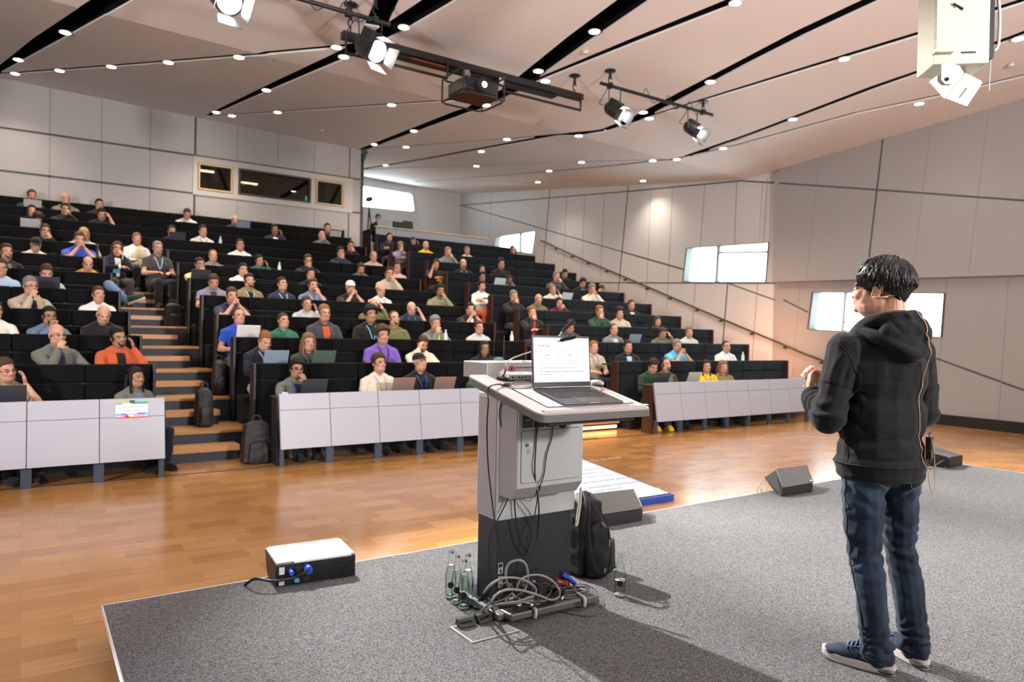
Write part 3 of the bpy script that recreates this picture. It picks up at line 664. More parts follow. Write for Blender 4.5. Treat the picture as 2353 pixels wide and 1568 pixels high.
ob('glass_panel',MB().slab([topP(gx0+.007,gy0+.007,.0012),topP(gx1-.007,gy0+.007,.0012),topP(gx1-.007,gy1-.007,.0012),topP(gx0+.007,gy1-.007,.0012)],(0,0,.001)),mat('pale green glass panel',(.62,.68,.66),.12,coat=.6),LEC)
s_=topplane(1472,927,.003); ob('sticker',MB().slab([topP(s_.x-.03,yf+.04,.001),topP(s_.x+.03,yf+.04,.001),topP(s_.x+.03,yf+.055,.001),topP(s_.x-.03,yf+.055,.001)],(0,0,.0008)),mat('white sticker',(.9,.9,.9),.4),LEC)
# rear shelf box
sh=lect(1119.5,833,2.92); zs=lect(1160,832,2.96).z
sbx0=lect(1119.5,850,2.915).x
ob('rear_shelf',MB().b2(sbx0,x1-.12,2.915,yk+.02,TOPZ(2.92)-.02,zs),mat('pale lectern shelf',(.68,.69,.69),.35),LEC,bevel=.004)
ob('shelf_side',MB().b2(sbx0-.003,sbx0,2.92,yk+.015,TOPZ(2.92)-.02,zs-.004),m_lgd,LEC)
# foot
fz=HS+.06; f0=lect(1181,1420,yC-.27); 
FT=MB(); FT.b2(xl-.03,xr+.03,yC-.03,yC+.33,HS+.012,HS+.045); ob('foot_plate',FT,m_dg,LEC,bevel=.006)
fa=atZ(1183,1412,HS+.05); fbb=atZ(1378,1368,HS+.05); print('foot',fa,fbb)
d=(fbb-fa); 
FT=MB(); FT.hexa([fa+V((-.02,0,-.035)),fbb+V((0,0,-.035)),fbb+V((.0,.10,-.035)),fa+V((-.03,.10,-.035))],[fa+V((-.02,.004,0)),fbb+V((0,.004,0)),fbb+V((.0,.09,.0)),fa+V((-.03,.09,.0))]); ob('front_beam',FT,mat('foot beam grey brown',(.10,.095,.085),.35),LEC,bevel=.008)
for xx in (xl,xr): ob('foot_rail',MB().b2(xx-.04,xx+.04,fa.y+.05,yC+.3,HS+.012,HS+.042),m_edge,LEC,bevel=.005)
for q in (.22,.80):
    p=fa.lerp(fbb,q); ob('rubber_band',MB().tube(smooth_path([p+V((0,-.006,-.038)),p+V((0,-.008,-.004)),p+V((0,.01,.006)),p+V((0,.08,.006)),p+V((0,.10,-.03))],4),.009,8),mat('pale rubber band',(.50,.46,.42),.6),LEC,smooth=180)
for q in ((xl,fa.y+.08),(xr,fbb.y+.08),(xl,yC+.28),(xr,yC+.28)): ob('castor',MB().cyl(V((q[0],q[1],HS)),V((q[0],q[1],HS+.014)),.022,14),m_rub,LEC)
# connector field and labels on the lower column
yq=yC+.0185
for (x,y0,y1,mm) in ((1150,1295,1318,0),(1150,1326,1350,0)):
    a=lect(x-5,y0,yq); b=lect(x+5,y1,yq); ob('inventory_label',MB().b2(a.x,b.x,yq-.0008,yq+.0005,b.z,a.z),mat('pale blue label',(.45,.55,.58),.5),LEC)
    ob('label_mark',MB().b2(a.x+.003,b.x-.003,yq-.0014,yq-.0006,(a.z+b.z)/2+.006,a.z-.004),m_blk,LEC); 
    ob('label_dot',MB().cyl(V(((a.x+b.x)/2,yq-.0014,b.z+.012)),V(((a.x+b.x)/2,yq,b.z+.012)),.0075,14),mat('brown seal',(.12,.06,.05),.5),LEC)
a=lect(1158,1322,yq); b=lect(1236,1372,yq); ob('connector_plate',MB().b2(a.x,b.x,yq-.004,yq,b.z,a.z),m_blk,LEC)
for i,x in enumerate((1171,1186,1200,1214,1224)):
    p=lect(x,1345-i*2,yq-.006); kk=MB(); kk.cyl(p,p-V((0,.012,0)),.011,16); ob('connector',kk,[m_steel,mat('green connector',(.02,.12,.05),.4)][i==1],LEC,smooth=40)
a=lect(1287,1310,yq); ob('power_inlet',MB().b2(a.x,a.x+.045,yq-.003,yq+.001,a.z-.05,a.z),m_blk,LEC)
ob('blue_connector',MB().tube([a+V((.022,-.002,-.03)),a+V((.03,-.025,-.04)),a+V((.045,-.055,-.055)),a+V((.052,-.07,-.062))],[.014,.014,.011,.008],14),mat('blue plug',(.03,.08,.62),.35),LEC,smooth=40)
# stains of tape on right edge: adhesive strip
p0=lect(1334,1120,yC+.02); p1=lect(1322,1200,yC+.02)
ob('foam_strip',MB().tube(smooth_path([p0,p0.lerp(p1,.4)+V((.002,-.01,0)),p1+V((0,-.014,0)),p1+V((-.012,-.012,-.012))],4),[.007,.008,.008,.009,.009,.009,.009,.009,.009,.009,.010,.011,.006],8),mat('yellowed foam',(.62,.60,.50),.6),LEC,smooth=180)
# ---- things on the lectern
sg=thing('notice_card','white notice card with a red no-touch symbol leaning on the lectern shelf','sign',topP(2.1,2.88))
a=hit(1165,838,(0,2.905,0),(0,1,0)); b=hit(1165,862,(0,2.905,0),(0,1,0)); cx=hit(1310,836,(0,2.905,0),(0,1,0)).x
ob('card',MB().b2(a.x,cx,2.903,2.906,b.z,a.z),mat('card paper',(.86,.83,.82),.6),sg)
m_red=mat('sign red',(.80,.10,.07),.5); m_ink=mat('ink grey',(.12,.12,.12),.6)
c_=V((a.x+.027,2.902,(a.z+b.z)/2)); rr=.0185
ring=MB(); ring.tube([c_+V((rr*math.cos(t),0,rr*math.sin(t))) for t in [2*math.pi*i/28 for i in range(28)]],.0022,6,closed=True); ring.tube([c_+V((-rr*.7,-.0005,rr*.7)),c_+V((rr*.7,-.0005,-rr*.7))],.0022,6); ob('no_touch_symbol',ring,m_red,sg)
hd=MB(); hd.ell(c_+V((0,.0,-.004)),(.006,.001,.0065)); 
for i in range(4): hd.tube([c_+V((-.0045+i*.003,0,0)),c_+V((-.006+i*.004,0,.012-abs(i-1.5)*.0015))],.0013,6)
hd.tube([c_+V((-.004,0,-.004)),c_+V((-.010,0,.002))],.0014,6); ob('hand_symbol',hd,m_ink,sg)
fx=frame((a.x+.052,2.9022,(a.z+b.z)/2+.0075),(1,0,0),(0,0,1)); text('Use Microphone from RIGHT',.0125,fx,m_ink,'card_text',sg)
fx=frame((a.x+.052,2.9022,(a.z+b.z)/2-.0145),(1,0,0),(0,0,1)); text('Please do NOT touch the mic',.0125,fx,m_ink,'card_text',sg)
# paper clip / tape roll end on the shelf
p=hit(1204,829,(0,2.94,0),(0,1,0)); t=thing('tape_piece','small torn piece of pale tape on the edge of the lectern shelf','tape',V((p.x,2.95,zs))); tb=MB(); tb.hexa([V((p.x-.02,2.93,zs)),V((p.x+.02,2.925,zs)),V((p.x+.022,2.965,zs)),V((p.x-.018,2.96,zs))],[V((p.x-.018,2.93,zs+.008)),V((p.x+.016,2.928,zs+.003)),V((p.x+.018,2.96,zs+.005)),V((p.x-.012,2.955,zs+.010))]); ob('tape',tb,mat('tape',(.75,.62,.5),.5),t)
# glass
m_glass=thin_glass('clear glass',(.93,.95,.96)); m_water=thin_glass('water',(.90,.94,.93))
def glass_(name,lab,p,r,h,wl=0,group=None):
    t=thing(name,lab,'drinking glass',p,group=group)
    ob('tumbler',MB().lathe([(0,0),(r*.95,0),(r,.004),(r,h),(r-.0025,h),(r-.003,.022),(0,.018)],28,p),m_glass,t,smooth=40); ob('glass_base',MB().lathe([(r*.5,.006),(r*.9,.006),(r*.9,.014),(r*.5,.017)],24,p),mat('thick glass',(.6,.66,.66),.1,trans=.5),t,smooth=40)
    if wl: ob('water',MB().lathe([(0,.019),(r-.0036,.0235),(r-.0034,wl),(0,wl)],28,p),m_water,t,smooth=40)
    return t
pg=hit(1146,833,(0,2.99,0),(0,1,0)); hh=(hit(1146,771,(0,2.99,0),(0,1,0)).z-zs); rg=(hit(1160,800,(0,2.99,0),(0,1,0)).x-hit(1133,800,(0,2.99,0),(0,1,0)).x)/2*.82
glass_('drinking_glass','tall straight drinking glass standing on the lectern shelf',V((pg.x,2.99,zs)),rg,hh,.05)
# microphones
m_chr=mat('satin chrome',(.62,.62,.63),.22,metal=1)
def mic(base,pts,tip,lab,h0):
    t=thing('gooseneck_microphone',lab,'microphone',base)
    ob('mic_base',MB().lathe([(.034,0),(.036,.004),(.032,.010),(.012,.014),(0,.014)],28,base),m_blk,t,smooth=40)
    P=smooth_path([base+V((0,0,.012))]+pts,8)
    k=max(1,int(len(P)*.18)); ob('mic_socket',MB().tube(P[:k+1],.0075,10),m_blk,t,smooth=180)
    ob('gooseneck',MB().tube(P,.0036,10),m_chr,t,smooth=180)
    Q=smooth_path([pts[-1]]+tip,6); n=len(Q); ob('mic_head',MB().tube(Q,[.0065+.0035*math.sin(math.pi*min(1,i/(n-1)*.9+.1)) for i in range(n)],12),mat('foam windshield',(.013,.013,.013),.9,bump=.5,bscale=2000),t,smooth=180)
    ob('label_tape',MB().tube([P[k//2]+V((-.008,-.002,0)),P[k]+V((-.006,-.002,0))],.006,8),mat('pale tape',(.75,.74,.66),.5),t)
    return t
mb_=topplane(1157,872,.001); ym=mb_.y
pl=lambda x,y,yy: hit(x,y,(0,yy,0),(0,1,0))
mic(mb_,[pl(1163,838,ym-.01),pl(1180,823,ym-.03),pl(1230,805,ym-.10),pl(1288,783,ym-.18)],[pl(1300,779,ym-.2),pl(1315,776,ym-.22),pl(1324,773,ym-.235)],'long gooseneck microphone bending to the right, left of the laptop',0)
mb2=topplane(1306,872,.001); ym2=mb2.y
mic(mb2,[pl(1298,808,ym2-.005),pl(1289,790,ym2-.01),pl(1285,775,ym2-.02),pl(1292,762,ym2-.03)],[pl(1300,754,ym2-.035),pl(1310,744,ym2-.04),pl(1318,735,ym2-.045)],'gooseneck microphone rising behind the laptop with its tip up right',0)
# laptop
def laptop(name,lab,w,d,M,screen_tilt,mbody,mlid,detail=False,scr=None,group=None,mscreen=None):
    """M places the laptop: x across, y towards the hinge, z up"""
    t=thing(name,lab,'laptop',M.to_translation(),group=group); th=.010
    ob('base',MB().box((0,d/2,th/2),(w,d,th),M=M),mbody,t,bevel=.003)
    H=Matrix.Translation((0,d,th))@Matrix.Rotation(-screen_tilt,4,'X')
    # lid stands from the hinge; local z up the screen
    ob('lid',MB().box((0,.003,d/2+.002),(w,.005,d),M=M@H),mlid,t,bevel=.002)
    if detail:
        ob('bezel',MB().box((0,-.0006,d/2+.002),(w-.004,.0022,d-.004),M=M@H),m_blk,t)
        ob('display',MB().box((0,-.0022,d/2+.008),(w-.016,.001,d-.032),M=M@H),scr,t)
    return t,H
lp=[topplane(1252,902,.013),topplane(1306,927,.013),topplane(1423,922,.013),topplane(1362,896,.013)]
print('laptop',[tuple(round(q,3) for q in v) for v in lp])
fl,frr=lp[1],lp[2]; ctr=(fl+frr)/2; xdir=(frr-fl); wlap=xdir.length; ydir=((lp[0]-lp[1])+(lp[3]-lp[2])); dlap=ydir.length/2
M=frame(ctr,xdir,ydir); M.translation=topP(ctr.x,ctr.y,.003)
wlap=.345; dlap=.24
m_sg=mat('space grey aluminium',(.11,.105,.115),.35,metal=.7)
LAP,HL=laptop('laptop','open dark grey laptop showing a white slide on top of the lectern',wlap,dlap,M,math.radians(17),m_sg,m_sg,True,emis('laptop display',(1,.965,.955),.62))
keys=MB()
for r_ in range(5):
    nk=14
    for c in range(nk):
        if r_==4 and 3<c<9:
            if c==4: keys.box((0.0,.085+.0,.0108),(.10,.0135,.001),M=M)
            continue
        keys.box((-wlap/2+.033+c*(wlap-.066)/(nk-1),.085+r_*0+ (4-r_)*-.0+ (0 if r_==4 else (4-r_)*.0185),.0108),(.0165,.0145,.001),M=M)
for c in range(14): keys.box((-wlap/2+.033+c*(wlap-.066)/13,.085+5*.0178,.0108),(.0165,.009,.001),M=M)
ob('keyboard_well',MB().box((0,.136,.0102),(wlap-.04,.125,.0008),M=M),m_blk,LAP); ob('keys',keys,mat('black keys',(.02,.02,.022),.45),LAP)
km=MB()
for r_ in range(4):
    for c in range(14): km.box((-wlap/2+.033+c*(wlap-.066)/13,.0855+r_*.0185+.0185*0,.0115),(.004,.004,.0004),M=M)
ob('key_legends',km,mat('key legends',(.55,.5,.58),.5),LAP)
ob('trackpad',MB().box((0,.042,.0102),(.13,.066,.0008),M=M),mat('trackpad',(.13,.125,.135),.3,metal=.6),LAP)
ob('front_notch',MB().box((0,.001,.0085),(.055,.003,.003),M=M),mat('bright notch',(.6,.6,.6),.3,metal=.5),LAP)
m_tx=mat('slide text',(.22,.20,.20),.8); m_tx2=mat('slide text pale',(.5,.47,.47),.8)
def slide(Mp,w,h,par,k=1):
    """lettering of the slide; Mp: x right, y up, origin at the lower left corner of the screen"""
    T=lambda s,x,y,sz,m,b=0: text(s,sz*h,Mp@Matrix.Translation((x*w,y*h,0)),m,'slide_text',par,.0002,bold=b)
    T('In Our Case',.09,.80,.058,m_tx,.0002)
    T('Please note   to   a fair result   is   missing   the example',.11,.70,.036,m_tx2)
    T('Source',.20,.60,.036,m_tx,.0002); T('AI',.44,.60,.036,m_tx,.0002); T('Bias',.63,.60,.036,m_tx,.0002)
    T('no training history',.13,.53,.034,m_tx2); T('matched weekly baseline',.36,.53,.034,m_tx2); T('non selective',.60,.53,.034,m_tx2)
    T('no review, agents',.13,.465,.034,m_tx2); T('one per person',.36,.465,.034,m_tx2); T('partially biased',.60,.465,.034,m_tx2)
    T('non matched portion',.13,.40,.034,m_tx2); T('generic biased',.60,.40,.034,m_tx2)
    T('The agent can only do what doesn\'t look required  -  nothing novel',.11,.31,.036,m_tx)
    T('Task - a tuning guide matching parent roles, integrates patterns, and which working in',.11,.225,.036,m_tx,.0001)
    T('data for other sources',.11,.165,.036,m_tx)
MS=M@HL@Matrix.Translation((-(wlap-.016)/2,-.0030,.024))@Matrix.Rotation(math.pi/2,4,'X'); slide(MS,wlap-.016,dlap-.032,LAP)
# usb dock, mouse
a=topplane(1172,880,.0); b=topplane(1236,866,0); t=thing('docking_station','slim silver docking box with a row of blue ports behind the laptop','docking station',a)
Md=frame(topP(a.x+.01,a.y+.03,.004),V((b.x-a.x,.02,0)),V((0,1,slope))); ob('dock_body',MB().box((.09,.03,.013),(.20,.07,.026),M=Md),mat('pale silver',(.72,.74,.75),.3,metal=.4),t,bevel=.005)
pp=MB(); 
for q in range(6): pp.box((.06+q*.022,-.006,.014),(.012,.002,.006),M=Md)
ob('ports',pp,mat('blue port',(.05,.10,.35),.4),t); ob('jack',MB().cyl(Md@V((.018,-.004,.013)),Md@V((.018,-.007,.013)),.005,12),m_blk,t); ob('dock_stand',MB().box((.05,.02,-.0005),(.10,.05,.004),M=Md),m_blk,t)
a=topplane(1376,888,.0); t=thing('computer_mouse','grey computer mouse at the right rear of the lectern top','mouse',a); ob('mouse_body',MB().ell(a+V((.0,.02,.014)),(.028,.05,.018)),mat('grey mouse',(.35,.36,.35),.4),t,smooth=180); ob('mouse_sole',MB().ell(a+V((0,.02,.006)),(.029,.051,.008)),m_blk,t,smooth=180)
# puck of the cable
a=topplane(1163,886,.003); t=thing('cable_adapter','small flat black adapter lying at the left edge of the lectern top','adapter',a); ob('adapter_body',MB().ell(a+V((0,0,.004)),(.032,.016,.007)),m_blk,t,smooth=180); ob('adapter_ring',MB().ell(a+V((-.02,0,.006)),(.012,.010,.004)),m_lg,t,smooth=180)
# ================================================================ CABLES
def cable(name,lab,pts,r,m,group=None,k=7,ends=None):
    P=smooth_path(pts,k); o=ob(name,MB().tube(P,r,8),m,smooth=180); return tag(o,lab,'cable',group)
m_cg=mat('grey cable',(.22,.21,.205),.45); m_cb=mat('black cable',(.012,.012,.012),.4); m_cm=mat('dark grey cable',(.07,.068,.066),.4)
yv=yC-.02; q=lambda x,y,yy=None: lect(x,y,yv if yy is None else yy)
ybx=yb-.012
ce_=topplane(1160,885,.004)
cable('hanging_cable','black cable hanging over the left edge of the lectern down to an open end',[topP(ce_.x,ce_.y,.006),topplane(1140,884,.012),topplane(1127,893,.006)+V((-.012,0,0)),q(1122,925),q(1119,980),q(1121,1060),q(1128,1130),q(1137,1200),q(1148,1255),q(1154,1276)],.0037,m_cb)
cable('hanging_cable','black cable with a round clip hanging in front of the left side of the column',[lect(1152,925,yC-.03),q(1148,955),q(1155,995),q(1166,1025),q(1173,1075),q(1168,1140),q(1146,1190),q(1127,1225),q(1122,1270),q(1124,1330)],.0032,m_cb)
tag(ob('cable_clip',MB().ell(q(1165,1024,yv-.004),(.014,.012,.015)),m_rub,smooth=180),'round black clip on the cable left of the cupboard','cable clip')
cable('hanging_cable','black cable looping down from under the top and back up below the column',[lect(1169,930,yC-.04),q(1170,975),q(1178,1040),q(1181,1120),q(1184,1180),q(1194,1240),q(1212,1270),q(1228,1262),q(1236,1215),lect(1238,1160,yC-.1),lect(1229,1090,ybx),lect(1231,1030,ybx),lect(1233,985,ybx)],.0036,m_cb)
cable('hanging_cable','thin black cable from the right socket crossing the cupboard door',[lect(1270,975,ybx-.004),lect(1267,1010,ybx),lect(1256,1045,ybx),lect(1250,1090,ybx),lect(1242,1115,ybx),lect(1236,1140,yC-.10),q(1228,1185),q(1216,1218),q(1208,1262),q(1204,1300),q(1196,1345)],.0028,m_cb)
cable('plug_cable','short cable plugged into the second socket of the lectern cupboard',[lect(1238,968,ybx-.01),lect(1236,980,ybx-.004),lect(1232,1000,ybx)],.005,m_cb)
cable('loop_wire','thin black wire loop sticking out below the cupboard',[q(1204,1148,yC-.1),q(1210,1152,yC-.1),q(1219,1151,yC-.1),q(1221,1146,yC-.1)],.0015,m_cb)
cable('desk_cable','black cable from the docking station running behind the laptop',[topplane(1190,874,.01),topplane(1215,873,.008),topplane(1240,879,.006),topplane(1262,882,.006),topplane(1300,880,.006)],.0028,m_cb)
cable('desk_cable','grey cable curving from the adapter to the docking station',[topplane(1170,890,.005),topplane(1183,877,.02),topplane(1204,874,.02),topplane(1225,880,.006),topplane(1243,886,.005)],.003,m_cm)
cable('desk_cable','thin grey cable lying across the top left of the laptop',[topplane(1168,892,.004),topplane(1200,893,.004),topplane(1230,890,.004),topplane(1247,886,.004)],.0018,m_cg)
cable('desk_cable','charging cable at the right side of the laptop with a red end',[topplane(1352,884,.006),topplane(1370,888,.008),topplane(1384,897,.008)],.0025,m_cb)
a=topplane(1384,898,.008); tag(ob('plug',MB().box(a,(.02,.008,.006)),m_red),'small red and black plug lying right of the laptop keyboard','plug')
# heap of cables at the foot
Q=lambda x,y,h=0,: atZ(x,y,HS+h)
G=lambda L: [Q(*l) for l in L]
def G2(L):
    out=[]
    for i,(x,y,d) in enumerate(L):
        if x<1112 or y>1392: out.append(Q(x,y,.010)); continue
        q_=atY(x,y,yC-.085-d); q_.z=max(q_.z,HS+.012); out.append(q_)
    return out
cable('grey_cable','thick grey cable standing up in a tall loop on the cable heap',G2([(1170,1352,.0),(1163,1330,.0),(1164,1308,.01),(1173,1293,.02),(1193,1288,.03),(1208,1298,.03),(1213,1322,.03),(1209,1348,.03),(1200,1362,.04),(1185,1374,.04)]),.0062,m_cg)
cable('grey_cable','thick grey cable arching from the floor hatch over the left of the heap',G2([(1096,1385,.0),(1108,1370,.02),(1122,1350,.03),(1145,1333,.03),(1170,1328,.03),(1200,1332,.04),(1225,1347,.05),(1231,1362,.05),(1215,1378,.06),(1192,1378,.05),(1176,1364,.04)]),.0062,m_cg)
cable('grey_cable','thick grey cable making a wide loop over the right of the heap',G2([(1186,1358,.02),(1192,1338,.03),(1210,1325,.03),(1238,1322,.04),(1265,1333,.05),(1284,1355,.06),(1283,1373,.06),(1265,1379,.07),(1235,1368,.07),(1195,1357,.07),(1160,1357,.06),(1138,1370,.05),(1122,1390,.03),(1100,1410,.0),(1076,1428,.0)]),.0062,m_cg)
for i,(dy,lab) in enumerate(((0,'uppermost'),(5,'middle'),(10,'lowest'))):
    cable('feed_cable','grey feed cable bending into the floor hatch, the %s of three side by side'%lab,G2([(1070+i*5,1430+i*1,.0),(1088+i*3,1412+dy*.6,.0),(1110,1400+dy*.6,.0),(1140,1390+dy*.2,.05),(1190,1382+dy*.4,.10),(1225,1370+dy,.10)]),.0042,m_cg if i!=1 else m_cm,group='feed cables into the floor hatch')
cable('thin_black_cable','thin black cable running off the heap and sweeping right around the foot',G([(1119,1362,.03),(1118,1378,.02),(1128,1394,.012),(1155,1410,.006),(1180,1425,.005),(1205,1427,.005),(1235,1415,.005),(1275,1404,.005),(1320,1412,.005),(1360,1416,.005),(1384,1403,.005),(1387,1385,.006),(1375,1362,.01),(1350,1346,.03),(1325,1343,.05),(1305,1356,.04)]),.0028,m_cm)
cn=['outermost','second outermost','third from outside','fourth from outside','fifth from outside','sixth from outside','innermost']
for i in range(7):
    s=1-i*.115; cx,cy=1318,1362
    pts=[]
    for j in range(14):
        t=2*math.pi*j/14; rx=44*s+random.uniform(-3,3); ry=13*s+random.uniform(-1,1); pts.append(atY(cx+rx*math.cos(t)+(-10 if i>3 else 0),cy+ry*math.sin(t)-rx*math.cos(t)*.12-i*1.5,yC-.06+.06*math.sin(t)*-s))
    P=smooth_path(pts,5,closed=True); o=ob('coiled_cable',MB().tube(P,.0042,8,closed=True),m_cb if i%3 else m_cm,smooth=180); tag(o,'loop of the coiled black cable resting on the lectern foot, the %s'%cn[i],'cable','coiled black cable loops')
for i in range(6):
    x=1150+i*22; cable('tangled_cable','thin black cable tangled in the heap, the %s of six from the left'%['first','second','third','fourth','fifth','last'][i],G2([(x,1352,.0),(x+12,1340,.02),(x+30,1352,.03),(x+18,1372,.05),(x-15,1385,.06),(x-28,1375,.05)]),.0036,m_cb if i%2 else m_cm,group='thin tangled cables of the heap')
cable('power_cable','black power cable leading away from the blue connector',[a_ for a_ in [lect(1303,1330,yC-.05)]]+G([(1325,1350,.04),(1345,1362,.03),(1350,1378,.03),(1330,1388,.04)]),.0045,m_cb)
# small bits on the heap
t=thing('red_label','red cable label with white print lying on the cable heap','label',Q(1290,1343,.09)); a=Q(1273,1338,.09);b=Q(1305,1346,.09); Mr=frame(a,b-a,V((-.2,.5,1))); ob('tag',MB().box(((b-a).length/2,.01,0),((b-a).length,.024,.003),M=Mr),m_red,t); ob('tag_print',MB().box(((b-a).length*.45,.01,.0018),((b-a).length*.3,.006,.0006),M=Mr),mat('white print',(.9,.9,.9),.5),t)
t=thing('power_adapter','round black plug adapter in the middle of the cable heap','adapter',Q(1258,1352,.06)); ob('adapter_body',MB().cyl(Q(1246,1352,.055),Q(1266,1350,.07),.026,20),m_blk,t,smooth=40,bevel=.003); ob('adapter_collar',MB().cyl(Q(1266,1350,.07),Q(1274,1349,.07),.018,20),m_rub,t,smooth=40)
t=thing('green_marked_cable_end','cable end with green and white tape on the coil','cable end',Q(1296,1370,.06)); ob('green_tape',MB().cyl(Q(1295,1372,.06),Q(1302,1362,.07),.005,10),mat('green tape',(.03,.35,.16),.5),t); ob('white_tape',MB().cyl(Q(1291,1377,.06),Q(1295,1372,.06),.005,10),mat('white tape',(.8,.8,.75),.5),t)
t=thing('cable_label','white paper cable label near the left of the heap','label',Q(1170,1382,.06)); ob('paper',MB().box(Q(1170,1380,.06),(.05,.006,.026),(.3,0,.1)),mat('label paper',(.68,.66,.56),.6),t)
t=thing('white_plug','small white plug at the right end of a grey cable on the heap','plug',Q(1287,1355,.07)); ob('plug_body',MB().cyl(Q(1283,1355,.07),Q(1293,1355,.07),.010,12),mat('white plastic',(.8,.8,.82),.4),t,smooth=40)
t=thing('power_strip','flat black power strip lying on the front beam of the lectern foot','power strip',Q(1190,1395,.05)); ob('strip_body',MB().hexa(G([(1180,1405,.052),(1278,1385,.052),(1275,1376,.052),(1178,1392,.052)]),G([(1180,1405,.072),(1278,1385,.072),(1275,1376,.072),(1178,1392,.072)])),m_blk,t,bevel=.003); ob('strip_edge',MB().tube(G([(1185,1392,.076),(1276,1377,.076)]),.002,6),m_steel,t)
t=thing('buckle_strap','strap with pale metal ends lying on the power strip','strap',Q(1205,1388,.08)); ob('strap',MB().tube(smooth_path(G([(1190,1392,.078),(1197,1387,.082),(1208,1390,.08),(1222,1391,.078)]),5),.004,8),m_cb,t); ob('metal_end',MB().ell(Q(1193,1391,.082),(.014,.006,.006)),mat('pale metal',(.75,.72,.65),.3,metal=.6),t,smooth=180); ob('metal_end',MB().ell(Q(1222,1391,.082),(.010,.007,.007)),mat('pale metal',(.75,.72,.65),.3,metal=.6),t,smooth=180)
t=thing('jack_plug','brass tipped jack plug hanging off the left of the heap','plug',Q(1100,1380,.05)); ob('plug_barrel',MB().cyl(Q(1107,1370,.06),Q(1101,1382,.04),.006,10),m_cm,t); ob('plug_tip',MB().cyl(Q(1101,1382,.04),Q(1097,1390,.03),.003,10),mat('brass',(.6,.4,.15),.3,metal=1),t)
# ================================================================ BOTTLES, GLASSES
m_bottle=thin_glass('pale green bottle glass',(.93,.97,.94)); m_meni=mat('waterline glint',(.75,.85,.78),.1,trans=.3); m_lab=mat('dark round label',(.01,.01,.012),.5)
def bottle(p,lab,full,h=.235,group=None,openv=False,label=True):
    t=thing('water_bottle',lab,'bottle',p,group=group); r=.029; k=h/.235
    prof=[(0,.004),(r*.7,0),(r*.95,.003),(r,.012),(r,.10),(r*.97,.12),(r*.75,.155),(r*.45,.19),(.0115,.205),(.0115,.222),(.0135,.224),(.0135,.235),(.009,.235)]
    prof=[(a,b*k) for a,b in prof]; inner=[(max(a-.003,0),b) for a,b in prof[2:][::-1]]
    ob('bottle_glass',MB().lathe(prof,24,p),m_bottle,t,smooth=50); ob('bottle_foot',MB().lathe([(r*.55,.004),(r*.93,.004),(r*.93,.012),(r*.5,.010)],24,p),m_meni,t,smooth=40); ob('waterline',MB().lathe([(.002,full*k),((r if full<.12 else max(.006,r*(1-max(0,(full-.12))/.1)))-.002,full*k),((r if full<.12 else max(.006,r*(1-max(0,(full-.12))/.1)))-.002,full*k+.003)],24,p),m_meni,t,smooth=40)
    rr=[(0,.013),(r-.0045,.014)]+[(max(a-.0042,.001),b) for a,b in prof[4:] if b<full*k]+[(r*.9 if full<.12 else max(.004,(r-.0045)*(1-max(0,(full-.12))/.1)),full*k),(0,full*k)]
    ob('water',MB().lathe(rr,24,p),m_water,t,smooth=50)
    if not openv: ob('cap',MB().cyl(p+V((0,0,.234*k)),p+V((0,0,.245*k)),.0145,16),m_chr,t,smooth=40)
    if label:
        vd=V((-p.x,-p.y,0)).normalized(); sd=V((-vd.y,vd.x,0)); pc=p+V((0,0,.075*k)); L=MB(); vs=[]
        nn=14
        for rad in (0,.5,1):
            for i in range(nn):
                a=2*math.pi*i/nn; u=.017*rad*math.cos(a); v=.017*rad*math.sin(a); th=u/r; vs.append(pc+(vd*math.cos(th)+sd*math.sin(th))*(r+.0006)+V((0,0,v)))
        fs=[(i,(i+1)%nn,nn+(i+1)%nn,nn+i) for i in range(nn)]+[(nn+i,nn+(i+1)%nn,2*nn+(i+1)%nn,2*nn+i) for i in range(nn)]
        L.add(vs,fs); ob('label',L,m_lab,t)
    return t
for x,y,lab in [(1035,1374,'small glass water bottle with round dark label, the leftmost of the row by the lectern'),(1049,1386,'small glass water bottle, second from the left beside the lectern'),(1065,1398,'small glass water bottle nearest the camera in the row by the lectern')]:
    bottle(Q(x,y),lab,.17,group='glass bottles beside the lectern')
bottle(Q(1074,1382),'glass water bottle half hidden behind the other bottles and tumblers',.16,group='glass bottles beside the lectern',label=False)
bottle(Q(1424,1370),'open half empty glass bottle standing alone right of the backpack',.085,openv=True)
glass_('drinking_glass','empty tumbler behind the nearer one between bottles and cable heap',Q(1086,1390),.030,.13,group='tumblers by the lectern'); glass_('drinking_glass','empty tumbler closest to the cables, beside the bottles',Q(1099,1396),.032,.135,group='tumblers by the lectern')
# ================================================================ BACKPACK
m_bag=mat('black nylon',(.012,.012,.013),.55,bump=.35,bscale=500); m_bag2=mat('black webbing',(.02,.02,.021),.7)
def nz(s,a): return lambda co,n: a*noise.noise(co*s)
pb=Q(1362,1318); print('bag',pb)
bk=thing('backpack','black backpack standing on the carpet against the right side of the lectern','backpack',pb)
def bagmesh(c,sx,sy,h,lean=.0,vox=.010,amp=.008):
    m=MB()
    for i in range(6):
        z=h*(.12+.68*i/5); k=1-.10*abs(i-1.5)/2; m.ell((c[0],c[1],c[2]+z),(sx*k*.98,sy*k,h*.20))
    m.hexa([V((c[0]+a*sx*.90,c[1]+b*sy*.85,c[2]+.012)) for a,b in ((-1,-1),(1,-1),(1,1),(-1,1))],[V((c[0]+a*sx*.72,c[1]+b*sy*.66,c[2]+h*.90)) for a,b in ((-1,-1),(1,-1),(1,1),(-1,1))])
    m.ell((c[0],c[1],c[2]+h*.80),(sx*.80,sy*.80,h*.20))
    return remesh(m,vox,9,disp=nz(14,amp))
w2b=lambda x,y: atY(x,y,pb.y)
